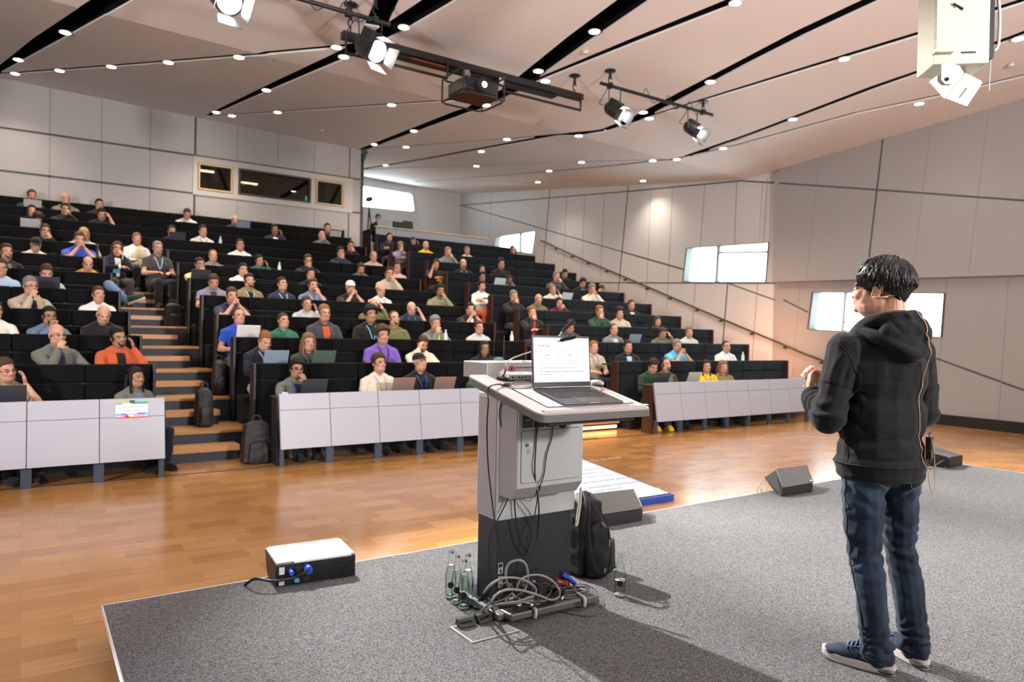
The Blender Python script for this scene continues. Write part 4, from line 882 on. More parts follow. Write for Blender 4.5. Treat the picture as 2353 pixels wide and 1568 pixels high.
bw=(w2b(1393,1250).x-w2b(1318,1250).x)/2; bh=w2b(1350,1135).z-HS; bxc=(w2b(1385,1250).x+w2b(1318,1250).x)/2
ob('bag_body',bagmesh((bxc,pb.y+.04,HS+.004),bw*.92,.10,bh),m_bag,bk)
ob('front_pocket',bagmesh((bxc+.02,pb.y-.055,HS+.006),bw*.72,.05,bh*.66),m_bag,bk)
for s in (0,1):
    pts=[w2b(1335+s*12,1150+s*4),w2b(1358+s*12,1195+s*3),w2b(1366+s*12,1250),w2b(1366+s*8,1305)]
    ob('zip',MB().tube(smooth_path([p+V((0,-.085-.012*s,0)) for p in pts],6),.0035,6),m_bag2,bk,smooth=180)
ob('shoulder_strap',MB().tube(smooth_path([w2b(1338,1128)+V((0,-.02,.0)),w2b(1325,1160)+V((0,-.10,0)),w2b(1320,1215)+V((0,-.115,0)),w2b(1330,1280)+V((0,-.115,0)),w2b(1350,1318)+V((0,-.09,.01))],7),.016,10,flat=.4),m_bag2,bk,smooth=180)
ob('carry_handle',MB().tube(smooth_path([w2b(1338,1150)+V((0,.0,0)),w2b(1342,1133),w2b(1352,1137),w2b(1356,1160)],6),.008,8),m_bag2,bk,smooth=180)
ob('zip_puller',MB().box(w2b(1374,1238)+V((0,-.10,0)),(.006,.004,.04)),m_steel,bk); ob('buckle',MB().box(w2b(1358,1298)+V((0,-.12,0)),(.012,.006,.025)),m_steel,bk)
ob('side_pocket',bagmesh((w2b(1392,1290).x,pb.y-.01,HS+.006),.045,.05,.20,amp=.003,vox=.007),m_bag,bk)
p=w2b(1396,1262); fl_=thing('flask','black drinking flask in the side pocket of the backpack','flask',V((p.x,pb.y-.015,HS+.10)))
fb_=V((p.x,pb.y-.012,HS+.03)); hz=w2b(1397,1236).z-fb_.z; ob('flask_body',MB().lathe([(0,0),(.034,0),(.035,.01),(.035,hz-.045),(.028,hz-.03)],20,fb_),mat('black gloss flask',(.01,.01,.01),.15),fl_,smooth=40); ob('flask_lid',MB().lathe([(.03,hz-.035),(.034,hz-.03),(.034,hz-.006),(.030,hz),(0,hz)],20,fb_),mat('matte lid',(.03,.03,.03),.4),fl_,smooth=40)
# ================================================================ FLOOR MONITORS
m_spk=mat('black speaker paint',(.014,.015,.015),.5,bump=.25,bscale=300)
def grille():
    m,nt,b=_mat('speaker grille'); N=nt.nodes;L=nt.links; tc=N.new('ShaderNodeTexCoord'); w1=N.new('ShaderNodeTexVoronoi'); w1.inputs['Scale'].default_value=150; w1.inputs['Randomness'].default_value=0
    L.new(tc.outputs['Object'],w1.inputs['Vector']); cr=N.new('ShaderNodeValToRGB'); cr.color_ramp.elements[0].position=.30; cr.color_ramp.elements[0].color=(.006,.006,.006,1); cr.color_ramp.elements[1].position=.42; cr.color_ramp.elements[1].color=(.055,.052,.048,1); L.new(w1.outputs['Distance'],cr.inputs[0]); L.new(cr.outputs[0],b.inputs['Base Color']); b.inputs['Roughness'].default_value=.65; b.inputs['Specular IOR Level'].default_value=.25; return m
m_gr=grille()
def wedge(lab,P,foot,grp):
    """P: grille corners (photo pixels with plane info) resolved beforehand as 3D points: tl,tr,br,bl ; foot: z of base"""
    tl,tr,br,bl=P; t=thing('stage_monitor',lab,'speaker',V(((bl.x+br.x)/2,bl.y,HS)),group=grp)
    n=(tr-tl).cross(bl-tl).normalized()
    if n.z<0: n=-n
    body=MB(); bl2=V((bl.x,bl.y+.008,HS+.003)); br2=V((br.x,br.y+.008,HS+.003)); dz=V((0,0,1))
    tb=V((tl.x,tl.y+.12,HS+.10)); tb2=V((tr.x,tr.y+.12,HS+.10)); bb=V((tl.x,tl.y+.02,HS+.003)); bb2=V((tr.x,tr.y+.02,HS+.003))
    left=[bl2,bl+V((0,.004,-.012)),tl+V((0,.0,-.012)),tb,bb]; right=[br2,br+V((0,.004,-.012)),tr+V((0,0,-.012)),tb2,bb2]
    body.hexa(left,right); ob('cabinet',body,m_spk,t,bevel=.004)
    ob('grille',MB().slab([tl,tr,br,bl],n*.004-dz*.006),m_gr,t)
    e=MB(); e.tube([bl+V((.004,0,.002)),tl+V((.004,0,.002))],.004,6); e.tube([br+V((-.004,0,.002)),tr+V((-.004,0,.002))],.003,6); ob('grille_edge',e,m_blk,t)
    ob('badge',MB().cyl((tr*.1+br*.9)*.93+(bl)*.07+n*.004,(tr*.1+br*.9)*.93+bl*.07+n*.007,.008,12),m_chr,t); return t
# monitor A: behind lectern; depth from its foot on the stage
def mk(blf,brf,tlp,trp,blp,brp,depth):
    a=Q(*blf); b=Q(*brf)
    bl=atY(*blp,a.y); br=atY(*brp,b.y); tl=atY(*tlp,a.y+depth); tr=atY(*trp,b.y+depth); return [tl,tr,br,bl]
wedge('wide black wedge monitor speaker with a meshed front behind the lectern',mk((1378,1215),(1473,1199),(1350,1136),(1456,1124),(1379,1183),(1478,1168),.25),0,'black wedge monitors')
wb_=wedge('black wedge monitor speaker standing alone left of the speaker on the stage edge',mk((1796,1143),(1869,1132),(1782,1078),(1854,1069),(1798,1121),(1869,1109),.20),0,'black wedge monitors')
for k_,(x,y) in enumerate([(1742,1134),(1752,1136),(1748,1128)]): cable('monitor_cable','thin pale cable loop beside the lone wedge monitor, the %s'%['leftmost','rightmost','rear one'][k_],[Q(x,y,.005),Q(x-2,y-10,.05),Q(x+4,y-24,.10),Q(x+14,y-18,.08),Q(x+18,y-8,.05)],.0035,mat('pale cable',(.3,.29,.26),.5),group='pale cables behind the lone wedge monitor')
# monitor C: far right
a=Q(2128,1071); b=Q(2209,1072); t=thing('stage_monitor','small black monitor speaker with blue plugs on the far right stage corner','speaker',a)
m=MB(); f0=Q(2127,1070);f1=Q(2182,1078); f2=Q(2212,1069); h0=atY(2130,1037,f0.y).z-HS
top=[V((f0.x,f0.y,HS+h0)),V((f1.x-.02,f1.y,HS+h0-.03)),V((f2.x,f2.y,HS+h0-.05)),V((f0.x+.32,f0.y+.10,HS+h0+.03))]; lo=[V((f0.x,f0.y,HS)),V((f1.x,f1.y,HS)),V((f2.x,f2.y,HS)),V((f0.x+.30,f0.y+.12,HS))]
m.hexa(lo,top); ob('cabinet',m,m_spk,t,bevel=.006)
ob('plug_cluster',MB().ell(atY(2180,1052,f1.y-.02),(.03,.012,.010)),mat('blue plug',(.03,.08,.62),.35),t,smooth=180); ob('handle_plate',MB().ell(V((f0.x+.15,f0.y-.0,HS+h0+.005)),(.03,.02,.006)),m_steel,t,smooth=180)
cable('monitor_cable','tangle of thin grey cable in front of the far right monitor',[Q(2125,1076,.005),Q(2140,1077,.01),Q(2155,1066,.06),Q(2178,1055,.10),Q(2185,1068,.03),Q(2170,1077,.01),Q(2196,1078,.01)],.006,m_cm)
# monitor D: silver topped, seen from behind, left
f=[Q(612,1340),Q(648,1352),Q(817,1322)]
h1=atY(617,1263,f[0].y+.02).z
BL=Q(633,1350); BR=Q(816,1322); X=(BR-BL).normalized(); Yd_=V((-X.y,X.x,0)); Wd=(BR-BL).length
print('silver',BL,BR,Wd)
TBL=hit(633,1300,BL,-Yd_); TFR=hit(816,1274,BR,-Yd_); hz_=((TBL.z+TFR.z)/2)-HS
tl=hit(612,1262,BL+Yd_*.30,Yd_); tr=hit(795,1238,BR+Yd_*.30,Yd_); zt_=(tl.z+tr.z)/2; dep=.30
Msp=frame(BL,X,Yd_); t=thing('stage_monitor','long monitor speaker with a pale silver top and blue plugs, seen from behind','speaker',BL)
cab=MB(); cab.hexa([V((0,0,0)),V((Wd,0,0)),V((Wd,dep*.75,0)),V((0,dep*.75,0))],[V((0,0,hz_)),V((Wd,0,hz_)),V((Wd,dep,zt_-HS)),V((0,dep,zt_-HS))]); cab.xf(Msp); ob('cabinet',cab,mat('dark brown black cabinet',(.025,.018,.015),.45),t,bevel=.003)
tp=MB(); tp.hexa([V((.004,.012,hz_+.001)),V((Wd-.004,.012,hz_+.001)),V((Wd-.004,dep-.006,zt_-HS+.0)),V((.004,dep-.006,zt_-HS+.0))],[V((.004,.012,hz_+.008)),V((Wd-.004,.012,hz_+.008)),V((Wd-.004,dep-.006,zt_-HS+.007)),V((.004,dep-.006,zt_-HS+.007))]); tp.xf(Msp); ob('silver_grille',tp,mat('silver grille cloth',(.66,.64,.65),.45,bump=.4,bscale=600),t)
bd=MB(); 
for i in range(46): bd.box((.02+i*(Wd-.04)/45,dep-.008,zt_-HS+.009),(.006,.010,.006))
bd.xf(Msp)
bq=MB().box((Wd*.58,.0,hz_+.003),(Wd*.72,.012,.010)); bq.xf(Msp); ob('front_rail',bq,mat('bright rail',(.8,.8,.8),.3,metal=.3),t)
ob('edge_rail',bd,mat('bright rail',(.8,.8,.8),.3,metal=.3),t)
fn=MB()
for i in range(11): fn.box((Wd*.60,-.008,.012+i*(hz_-.03)/10.5),(Wd*.74,.016,.006))
fn.xf(Msp); ob('heatsink_fins',fn,m_blk,t)
cp=MB(); cp.box((.09,-.004,hz_/2),(.17,.006,hz_*.9)); cp.xf(Msp); ob('connector_panel',cp,m_blk,t)
for (x,z,r_,mm,ln) in ((.075,.68,.012,mat('blue plug',(.03,.08,.62),.35),.05),(.165,.72,.021,mat('blue plug',(.03,.08,.62),.35),.05),(.11,.22,.014,mat('cyan knob',(.10,.50,.62),.35),.018),(.145,.30,.016,m_steel,.006)):
    k_=MB().cyl(V((x,0,hz_*z)),V((x,-ln,hz_*z-.004)),r_,18); k_.xf(Msp); ob('plug',k_,mm,t,smooth=40)
for (x,z) in ((.03,.72),(.03,.18),(.125,.62),(.165,.22)):
    k_=MB().box((x,-.009,hz_*z),(.028,.003,.04 if z>.5 else .028)); k_.xf(Msp); ob('label',k_,mat('white label',(.62,.62,.6),.5),t)
cable('monitor_cable','black cable from the floor cover into the back of the silver monitor speaker',[Q(563,1345,.004),Q(572,1338,.03),Q(590,1330,.06),Msp@V((-.03,-.05,hz_*.45)),Msp@V((.05,-.045,hz_*.42)),Msp@V((.10,-.04,hz_*.45)),Msp@V((.14,-.05,hz_*.6)),Msp@V((.165,-.05,hz_*.70))],.008,m_cb)
# ================================================================ FLOOR SCREEN
a=atZ(1548,1152,0.0); b=atZ(1548,1133,0.0)
m_blue=mat('blue plastic base',(.012,.055,.30),.4)
TRp=atZ(1449,1018,.24); BRp=atZ(1543,1133,.075); print('screen',TRp,BRp)
xr_=BRp.x; y0_=BRp.y; y1_=TRp.y; Wsc=1.04
yd=(TRp-BRp); xd=V((-1,(BRp.y-atZ(1449,1018,.24).y)*0,0)).normalized(); 
Ms=frame(BRp,V((1,0.0,0)),V((0,yd.y,yd.z)))
Hh=V((0,yd.y,yd.z)).length; dxs=TRp.x-BRp.x; print('dx',dxs,Hh)
t=thing('floor_screen','large flat screen lying tilted on the floor in a blue frame before the stage','monitor screen',V((xr_-Wsc/2,y0_,0)))
Mt=Ms@Matrix.Translation((0,0,0))
ob('screen_body',MB().box((-Wsc/2,Hh/2,-.03),(Wsc,Hh,.05),M=Mt),m_blk,t,bevel=.004)
m_scr=emis('floor screen display',(.86,.86,.97),.62)
ob('display',MB().box((-Wsc/2,Hh/2,-.004),(Wsc-.034,Hh-.034,.002),M=Mt),m_scr,t)
slide(Mt@Matrix.Translation((-Wsc+.017,.017,-.0024)),Wsc-.034,Hh-.034,t)
bf=MB(); y_=-.012
bf.box((-Wsc/2,y_,-.052),(Wsc+.02,.03,.085),M=Mt)
ob('front_rail',bf,m_blue,t)
fz_=(Ms@V((0,0,-.09))).z
for xx in (-.30,-Wsc+.25): 
    pass
fe=MB()
for x0_,x1_ in ((0.01,-.10),(-.32,-.60),(-Wsc+.3,-Wsc)):
    A_=Ms@V((x0_,-.027,-.06)); B_=Ms@V((x1_,-.027,-.06)); ob('foot_block',MB().b2(min(A_.x,B_.x),max(A_.x,B_.x),A_.y,A_.y+.20,0,A_.z+.02),m_blue,t)
rs=MB(); C_=Ms@V((-Wsc/2,Hh-.02,-.06)); rs.b2(C_.x-Wsc*.45,C_.x+Wsc*.40,C_.y-.05,C_.y-.02,0,C_.z); ob('rear_support',rs,m_blk,t)
ob('power_led',MB().box((-.008,.16,-.001),(.006,.03,.003),M=Mt),emis('green led',(.1,1,.1),1.5),t)
tag(ob('tape_mark',MB().box(atZ(1355,1008,.002)+V((-.02,0,0)),(.35,.03,.003)),mat('dark tape',(.06,.03,.02),.6)),'dark strip of tape on the parquet behind the lectern','tape')
# ================================================================ PEOPLE
HC=V((0,-.045,1.215))
def head_blobs(m, M, fine=False):
    """adult head, face towards -Y; M moves it"""
    def E(c,r,R=None): m.ell(V(c),r,M=R); 
    b=len(m.v)
    E((0,-.028,1.235),(.076,.094,.080)); E((0,-.050,1.125),(.071,.084,.070))
    E((0,-.078,1.165),(.056,.066,.066)); E((0,-.098,1.125),(.040,.042,.034)); E((0,-.122,1.108),(.021,.018,.017))
    if fine:
        E((0,-.028,1.235),(.076,.094,.080)); E((0,-.127,1.153),(.017,.011,.012)); E((0,-.126,1.106),(.020,.019,.017))
        for s in (-1,1): E((s*.046,-.080,1.150),(.022,.030,.036)); E((s*.050,-.050,1.128),(.018,.034,.024))
    for s in (-1,1):
        E((s*.048,-.06,1.135),(.020,.038,.034)); E((s*.038,-.108,1.168),(.024,.026,.024))
        E((s*.024,-.128 if not fine else -.122,1.214),(.026,.014 if not fine else .011,.011)); E((s*.0145,-.141,1.163),(.0095,.010,.0085))
        E((s*.030,-.122,1.192),(.0155,.015,.0115))
        # ear
        R=Matrix.Rotation(s*.35,3,'Z'); E((s*.079,-.030,1.188),(.008,.020,.031),R); E((s*.077,-.034,1.165),(.008,.012,.012))
    if fine: m.tube([(0,-.118,1.215),(0,-.130,1.195),(0,-.148,1.171)],[.0075,.0085,.0100],8); E((0,-.147,1.168),(.0115,.0105,.0088))
    else: m.tube([(0,-.126,1.212),(0,-.139,1.190),(0,-.153,1.168)],[.009,.0095,.011],8); E((0,-.149,1.166),(.0125,.0125,.010))
    E((0,-.131,1.143),(.024,.012,.0065)); E((0,-.130,1.1335),(.020,.0125,.0065)); E((0,-.120,1.138),(.030,.02,.020))
    m.v[b:]=[tuple(M@V(p)) for p in m.v[b:]]
def hand(m, W, d, n, curl=.5, s=1, tr=1.0, spread=1.0):
    """W wrist, d forearm direction, n palm normal, s=+1/-1 thumb side"""
    W=V(W); d=V(d).normalized(); n=V(n); n=(n-d*n.dot(d)).normalized(); u=d.cross(n)*s
    R=Matrix((d,u,n)).transposed()
    m.ell(W+d*.045,(.050,.040,.017),M=R)
    m.ell(W+d*.072+u*.0,(.022,.042,.016),M=R)
    for i,(o,L) in enumerate(((.030,.070),(.010,.078),(-.010,.073),(-.029,.058))):
        b=W+d*.080+u*o*spread; a=curl*(1+.08*i); r=.0092*tr
        q1=b+(d*math.cos(a*.5)+n*math.sin(a*.5))*L*.45; q2=q1+(d*math.cos(a*1.4)+n*math.sin(a*1.4))*L*.33; q3=q2+(d*math.cos(a*2.1)+n*math.sin(a*2.1))*L*.25
        for p,q,ra,rb in ((b,q1,r*1.05,r),(q1,q2,r,r*.92),(q2,q3,r*.92,r*.8)): m.tube([p,q],[ra,rb],8); m.ell(q,rb,nu=8,nv=6)
        m.ell(b,r*1.1,nu=8,nv=6)
    b=W+d*.022+u*.030; q1=b+(d*.55+u*.75+n*.25).normalized()*.036; q2=q1+(d*.85+u*.25+n*.45).normalized()*.030
    m.ell(b,.014); m.tube([b,q1],[.0135,.0105],8); m.ell(q1,.0105,nu=8,nv=6); m.tube([q1,q2],[.0105,.0085],8); m.ell(q2,.0088,nu=8,nv=6)
NB=V((0,-.01,1.08))
def headM(pitch=0,yaw=0,roll=0,sh=(0,0,0)):
    return Matrix.Translation(NB+V(sh))@Euler((math.radians(pitch),math.radians(roll),math.radians(yaw))).to_matrix().to_4x4()@Matrix.Translation(-NB)
# arms: per side (elbow, wrist, hand direction, palm normal, curl)
POSES={
 'rest':  dict(h=(0,0,0), R=((-.26,-.10,.72),(-.11,-.31,.73),(.5,-.8,0),(0,0,-1),.5), L=((.26,-.10,.72),(.11,-.31,.73),(-.5,-.8,0),(0,0,-1),.5)),
 'up':    dict(h=(-9,6,0), R=((-.26,-.08,.72),(-.11,-.29,.72),(.5,-.8,0),(0,0,-1),.5), L=((.26,-.10,.72),(.11,-.31,.73),(-.5,-.8,0),(0,0,-1),.5)),
 'down':  dict(h=(24,0,0), R=((-.25,-.14,.76),(-.09,-.34,.80),(.3,-.9,.1),(0,0,-1),.5), L=((.25,-.14,.76),(.09,-.34,.80),(-.3,-.9,.1),(0,0,-1),.5)),
 'chin':  dict(h=(3,4,-3), R=((-.17,-.30,.83),(-.055,-.225,1.035),(.45,.1,.9),(.3,.8,-.1),1.0), L=((.26,-.2,.80),(.0,-.34,.83),(-1,-.05,0),(0,.3,-1),.4)),
 'clasp': dict(h=(6,0,0), R=((-.20,-.33,.83),(-.050,-.275,1.03),(.35,.15,.9),(1,.2,0),.9), L=((.20,-.33,.83),(.050,-.275,1.03),(-.35,.15,.9),(-1,.2,0),.9)),
 'cheek': dict(h=(4,-5,9), R=((-.22,-.27,.83),(-.125,-.165,1.045),(.15,.25,1),(.9,.2,0),.35), L=((.26,-.2,.80),(.02,-.34,.83),(-1,-.05,0),(0,.3,-1),.4)),
 'brow':  dict(h=(22,-4,6), R=((-.24,-.30,.83),(-.13,-.225,1.09),(.4,.15,.9),(.8,.5,0),.5), L=((.26,-.2,.80),(.02,-.34,.83),(-1,-.05,0),(0,.3,-1),.4)),
 'cross': dict(h=(-2,3,0), R=((-.25,-.12,.77),(.07,-.235,.80),(1,.1,.15),(0,1,0),.4), L=((.25,-.12,.79),(-.07,-.22,.85),(-1,.1,0),(0,1,0),.4)),
}
def legs(m, g=0, sk=False):
    for s in (-1,1):
        hp=V((s*.095,-.03,.53)); kn=V((s*.125,-.47,.545)); an=V((s*.12,-.45,.095))
        m.cap(hp,kn,.088+g,.062+g); m.cap(kn,an,.060+g,.040+g*1.6); m.ell((s*.12,-.41,.33),(.052+g,.058+g,.11))
def torso(m, g=0):
    m.ell((0,-.02,.555),(.168+g,.125+g,.115)); m.ell((0,-.03,.69),(.148+g,.108+g,.14)); m.ell((0,-.03,.86),(.166+g,.112+g,.17)); m.ell((0,-.015,.95),(.168+g,.088+g,.085))
    m.cap((-.155,-.01,.965),(.155,-.01,.965),.058+g,.058+g)
    for s in (-1,1): m.cap((s*.135,-.01,.985),(s*.04,-.005,1.045),.042+g,.044+g*.6)
def arms(m, P, g=0, lower=True, hands=True, fr=1.0):
    for s,k in ((-1,'R'),(1,'L')):
        el,wr,hd,pn,cu=P[k]; S=V((s*.182,-.01,.955)); el=V(el); wr=V(wr)
        m.cap(S,el,.054+g,.041+g)
        if lower:
            q=el.lerp(wr,fr); m.cap(el,q,.041+g,(.041-.015*fr)+g); m.ell(el.lerp(wr,.25),.043+g)
        if hands: m.cap(el,wr,.036,.025); hand(m,wr,hd,pn,cu,s=(-1 if k=='R' else 1)*1)
POSE_M={}
def foldnoise(a,s=(9,9,22)):
    def f(co,n):
        p=V((co.x*s[0],co.y*s[1],co.z*s[2])); return a*noise.noise(p)+a*.5*noise.noise(p*2.3)
    return f
m_eye=mat('dark eye',(.02,.014,.012),.2); 
def classify(me, M, brow=True):
    """eyes, lips, brows as material regions of the one body mesh"""
    Mi=M.inverted()
    for p in me.polygons:
        c=Mi@p.center
        if c.y>-.10 or c.z<1.10: continue
        if abs(abs(c.x)-.030)<.0125 and abs(c.z-1.1935)<.0048: p.material_index=1
        elif abs(c.x)<.021 and abs(c.z-1.138)<.0085 and c.y<-.128: p.material_index=2
        elif brow and abs(abs(c.x)-.029)<.018 and abs(c.z-1.213-.1*(.03-abs(abs(c.x)-.03)))<.0042: p.material_index=3
TEMPL={}
DZ=.08
def zmap(me):
    for v in me.vertices: v.co.z = v.co.z-DZ if v.co.z>.5 else v.co.z*(.5-DZ)/.5
    me.update(); return me
for nm,P in POSES.items():
    h=headM(*P['h']); POSE_M[nm]=h
    m=MB(); torso(m); legs(m); arms(m,P); m.cap((0,-.005,.98),tuple(h@V((0,-.025,1.14))),.056,.054); head_blobs(m,h)
    for s in (-1,1): m.ell((s*.12,-.50,.05),(.04,.11,.04))
    body=remesh(m,.0075,3,name='body'); 
    for _ in range(4): body.materials.append(None)
    classify(body,h)
    m=MB(); torso(m,.014); arms(m,P,.014,lower=True,hands=False,fr=.93); m.tube([(.062*math.cos(t),-.006+.058*math.sin(t),1.045-.016*math.sin(t)*-1) for t in [2*math.pi*i/16 for i in range(16)]],.012,6,closed=True)
    lng=remesh(m,.011,3,disp=foldnoise(.007),name='long_shirt')
    m=MB(); torso(m,.014); arms(m,P,.016,lower=False,hands=False); m.tube([(.062*math.cos(t),-.006+.058*math.sin(t),1.045-.016*math.sin(t)*-1) for t in [2*math.pi*i/16 for i in range(16)]],.010,6,closed=True)
    # cut the elbow end off the short sleeves
    sht=remesh(m,.011,3,disp=foldnoise(.006),name='short_shirt')
    bm=bmesh.new(); bm.from_mesh(sht)
    dele=[]
    for s,k in ((-1,'R'),(1,'L')):
        S=V((s*.182,-.01,.955)); el=V(P[k][0]); ax=(el-S)
        for v in bm.verts:
            t=(v.co-S).dot(ax)/ax.length_squared
            if t>.62 and (v.co-(S+ax*t)).length<.085 and (v.co.x*s)>.13: dele.append(v)
    bmesh.ops.delete(bm,geom=list(set(dele)),context='VERTS'); bm.to_mesh(sht); bm.free()
    for me in (lng,sht):
        me.materials.append(None); me.materials.append(None)
        for p in me.polygons:
            c=p.center
            if c.z>.66 and c.y<-.09 and abs(c.x)<.030+.028*(c.z-.70)/.35 and p.normal.y<-.2: p.material_index=1
    for me in (body,lng,sht): zmap(me)
    POSE_M[nm]=Matrix.Translation((0,0,-DZ))@h
    TEMPL[nm]=(body,lng,sht)
m=MB(); legs(m,.014); m.ell((0,-.01,.55),(.178,.135,.11)); TROUS=remesh(m,.012,3,disp=foldnoise(.007,(14,14,14)),name='trousers'); zmap(TROUS)
SHOES=[]
for s in (-1,1):
    m=MB(); m.ell((s*.12,-.51,.05),(.046,.125,.05)); m.box((s*.12,-.50,.018),(.085,.24,.03)); SHOES.append(remesh(m,.010,3,name='shoe'))
# ---- hair (in head space)
def hair_short(amp=.005,g=0):
    m=MB(); m.ell((0,-.018,1.250),(.085+g,.102+g,.084+g)); m.ell((0,.022,1.195),(.074+g,.062+g,.062)); 
    for s in (-1,1): m.ell((s*.070,-.040,1.125),(.012,.026,.034))
    return remesh(m,.007,2,disp=lambda co,n:amp*noise.noise(co*55)+amp*1.2*noise.noise(co*22),name='hair')
HAIR={}
_m=MB(); head_blobs(_m,Matrix.Identity(4)); _m.cap((0,-.005,1.0),(0,-.02,1.13),.05,.05); HEADM=remesh(_m,.0075,2,name='scalp')
def lerpt(t,tab):
    for (a,va),(b,vb) in zip(tab,tab[1:]):
        if t<=b: return va+(vb-va)*max(0,min(1,(t-a)/(b-a)))
    return tab[-1][1]
LINE=[(-.16,1.262),(-.105,1.258),(-.085,1.245),(-.066,1.222),(-.058,1.188),(-.042,1.188),(-.036,1.219),(-.004,1.219),(.010,1.180),(.030,1.150),(.06,1.138)]
RECL=[(-.16,1.305),(-.10,1.300),(-.07,1.262),(-.060,1.215),(-.056,1.190),(-.042,1.190),(-.036,1.219),(-.004,1.219),(.010,1.180),(.030,1.150),(.06,1.140)]
def scalp(T=.012,top=.010,line=LINE,namp=.004,ns=60,ceil=None,seed=0,voxel=.0065,extra=None,lift=0):
    me=HEADM.copy(); nn=[v.normal.copy() for v in me.vertices]
    for v,n in zip(me.vertices,nn):
        c=v.co; h=lerpt(c.y,line)+.004*noise.noise(V((c.x*60,c.y*60,seed)))+(.012 if abs(c.x)<.02 and c.y<-.09 else 0)*0; s=c.z-h
        if ceil and c.z>ceil+.006*noise.noise(c*40): s=min(s,ceil-c.z)
        if s<0: d=-.007
        else:
            f=min(1,s/.012); d=f*(T+top*max(0,(c.z-1.24)/.075))+f*(namp*noise.noise(V((c.x*ns,c.y*ns,c.z*ns*.45+seed)))+namp*.7*noise.noise(c*ns*2.1)); d+=lift*f*max(0,-c.y-.05)/.08
        v.co=c+n*d
    me.update()
    if extra:
        mb=MB(); mb.add([v.co for v in me.vertices],[tuple(p.vertices) for p in me.polygons]); extra(mb); bpy.data.meshes.remove(me); return remesh(mb,voxel,1,disp=lambda co,n:namp*.8*noise.noise(V((co.x*70,co.y*70,co.z*12))),name='hair')
    me.name='hair'; fin(me,180); me.materials.clear(); return me
HAIR['short']=scalp(.007,.010,namp=.004)
HAIR['thick']=scalp(.013,.018,namp=.008,ns=45,lift=.008)
HAIR['receding']=scalp(.005,.005,line=RECL,namp=.003)
HAIR['fringe']=scalp(.006,0,namp=.003,ceil=1.243,line=[(-.16,1.4),(-.07,1.4),(-.062,1.215),(-.042,1.190),(-.036,1.219),(-.004,1.219),(.010,1.180),(.030,1.150),(.06,1.140)])
HAIR['curly']=scalp(.024,.022,namp=.014,ns=50,lift=.01)
def drapes(z0,w,wig=0):
    def f(mb):
        for s in (-1,1):
            mb.tube(smooth_path([(s*.070,-.050,1.262),(s*.086,-.052,1.20),(s*.084,-.058,1.13),(s*.080,-.068,z0+.02),(s*.07,-.07,z0-.02)],4),[w*.6+i*0+.0 for i in range(17)],10)
            mb.tube(smooth_path([(s*.07,.02,1.22),(s*.078,.03,1.12),(s*.07,.04,z0)],4),w,10)
        mb.tube([(0,.055,1.2),(0,.072,1.1),(0,.075,z0)],[.06,.055,.035],10)
    return f
HAIR['long']=scalp(.009,.008,namp=.004,extra=drapes(.98,.026)); HAIR['wavy']=scalp(.016,.012,namp=.011,extra=drapes(1.02,.032))
def bun(mb): mb.ell((0,.088,1.195),(.030,.028,.040)); mb.tube([(0,.095,1.19),(.01,.11,1.10),(.0,.10,1.03)],[.022,.024,.010],8)
HAIR['tied']=scalp(.006,.005,namp=.002,extra=bun)
m=MB(); m.ell((0,-.072,1.128),(.058,.067,.046)); m.ell((0,-.108,1.106),(.034,.032,.022)); m.ell((0,-.126,1.152),(.026,.012,.005))
for s in (-1,1): m.ell((s*.060,-.045,1.165),(.011,.022,.034))
BEARD=remesh(m,.006,2,disp=nz(90,.003),name='beard')
m=MB(); m.ell((0,-.022,1.247),(.086,.104,.082)); m.cyl((0,-.10,1.247),(0,-.175,1.232),.062,20)
cap_=MB(); cap_.ell((0,-.020,1.250),(.087,.106,.080)); cap_.hexa([V((.066*math.cos(t),-.10+.085*math.sin(t),1.240+.006*math.sin(t))) for t in [-math.pi+math.pi*i/10 for i in range(11)]],[V((.066*math.cos(t),-.10+.085*math.sin(t),1.249+.006*math.sin(t))) for t in [-math.pi+math.pi*i/10 for i in range(11)]])
bm=bmesh.new(); me=remesh(cap_,.006,1,name='cap'); bm.from_mesh(me); bmesh.ops.delete(bm,geom=[v for v in bm.verts if v.co.z<1.222],context='VERTS'); bm.to_mesh(me); bm.free(); CAPM=me
gl=MB()
for s in (-1,1):
    gl.tube([(s*.031+.0185*math.cos(t),-.143,1.192+.0135*math.sin(t)) for t in [2*math.pi*i/14 for i in range(14)]],.0016,5,closed=True); gl.tube([(s*.05,-.141,1.195),(s*.074,-.10,1.198),(s*.082,-.03,1.196)],.0015,5)
gl.tube([(-.012,-.144,1.194),(.012,-.144,1.194)],.0015,5); GLM=gl.mesh('glasses',smooth=180)
ly=MB()
for s in (-1,1): ly.tube(smooth_path([(s*.05,.045,1.065),(s*.073,.0,1.055),(s*.067,-.07,1.02),(s*.05,-.135,.955),(s*.028,-.160,.87),(s*.006,-.166,.80)],4),.0085,6,flat=.25)
LYM=ly.mesh('lanyard',smooth=180)
bg_=MB().box((0,-.168,.755),(.085,.004,.10)); BGM=bg_.mesh('badge')
for me in [LYM,BGM]: me.transform(Matrix.Translation((0,0,-DZ)))
for me in [TROUS]+SHOES+[BEARD,CAPM,GLM,LYM,BGM]+list(HAIR.values()): me.materials.append(None)
SK=[(.50,.27,.18),(.42,.22,.14),(.54,.30,.22),(.20,.10,.065),(.33,.18,.11)]
def skin(i): return mat('skin %d'%i,SK[i],.5,sss=.15,var=.06,vscale=30)
HCOL={'black':(.006,.005,.005),'dark':(.016,.010,.007),'brown':(.050,.026,.013),'light':(.17,.10,.05),'ginger':(.22,.085,.03),'blond':(.38,.26,.12),'grey':(.17,.16,.15),'white':(.45,.44,.42)}
def hairm(c): return mat('hair '+c,HCOL[c],.6,bump=1,bscale=260,stretch=(1,1,.25),spec=.3,var=.3,vscale=60)
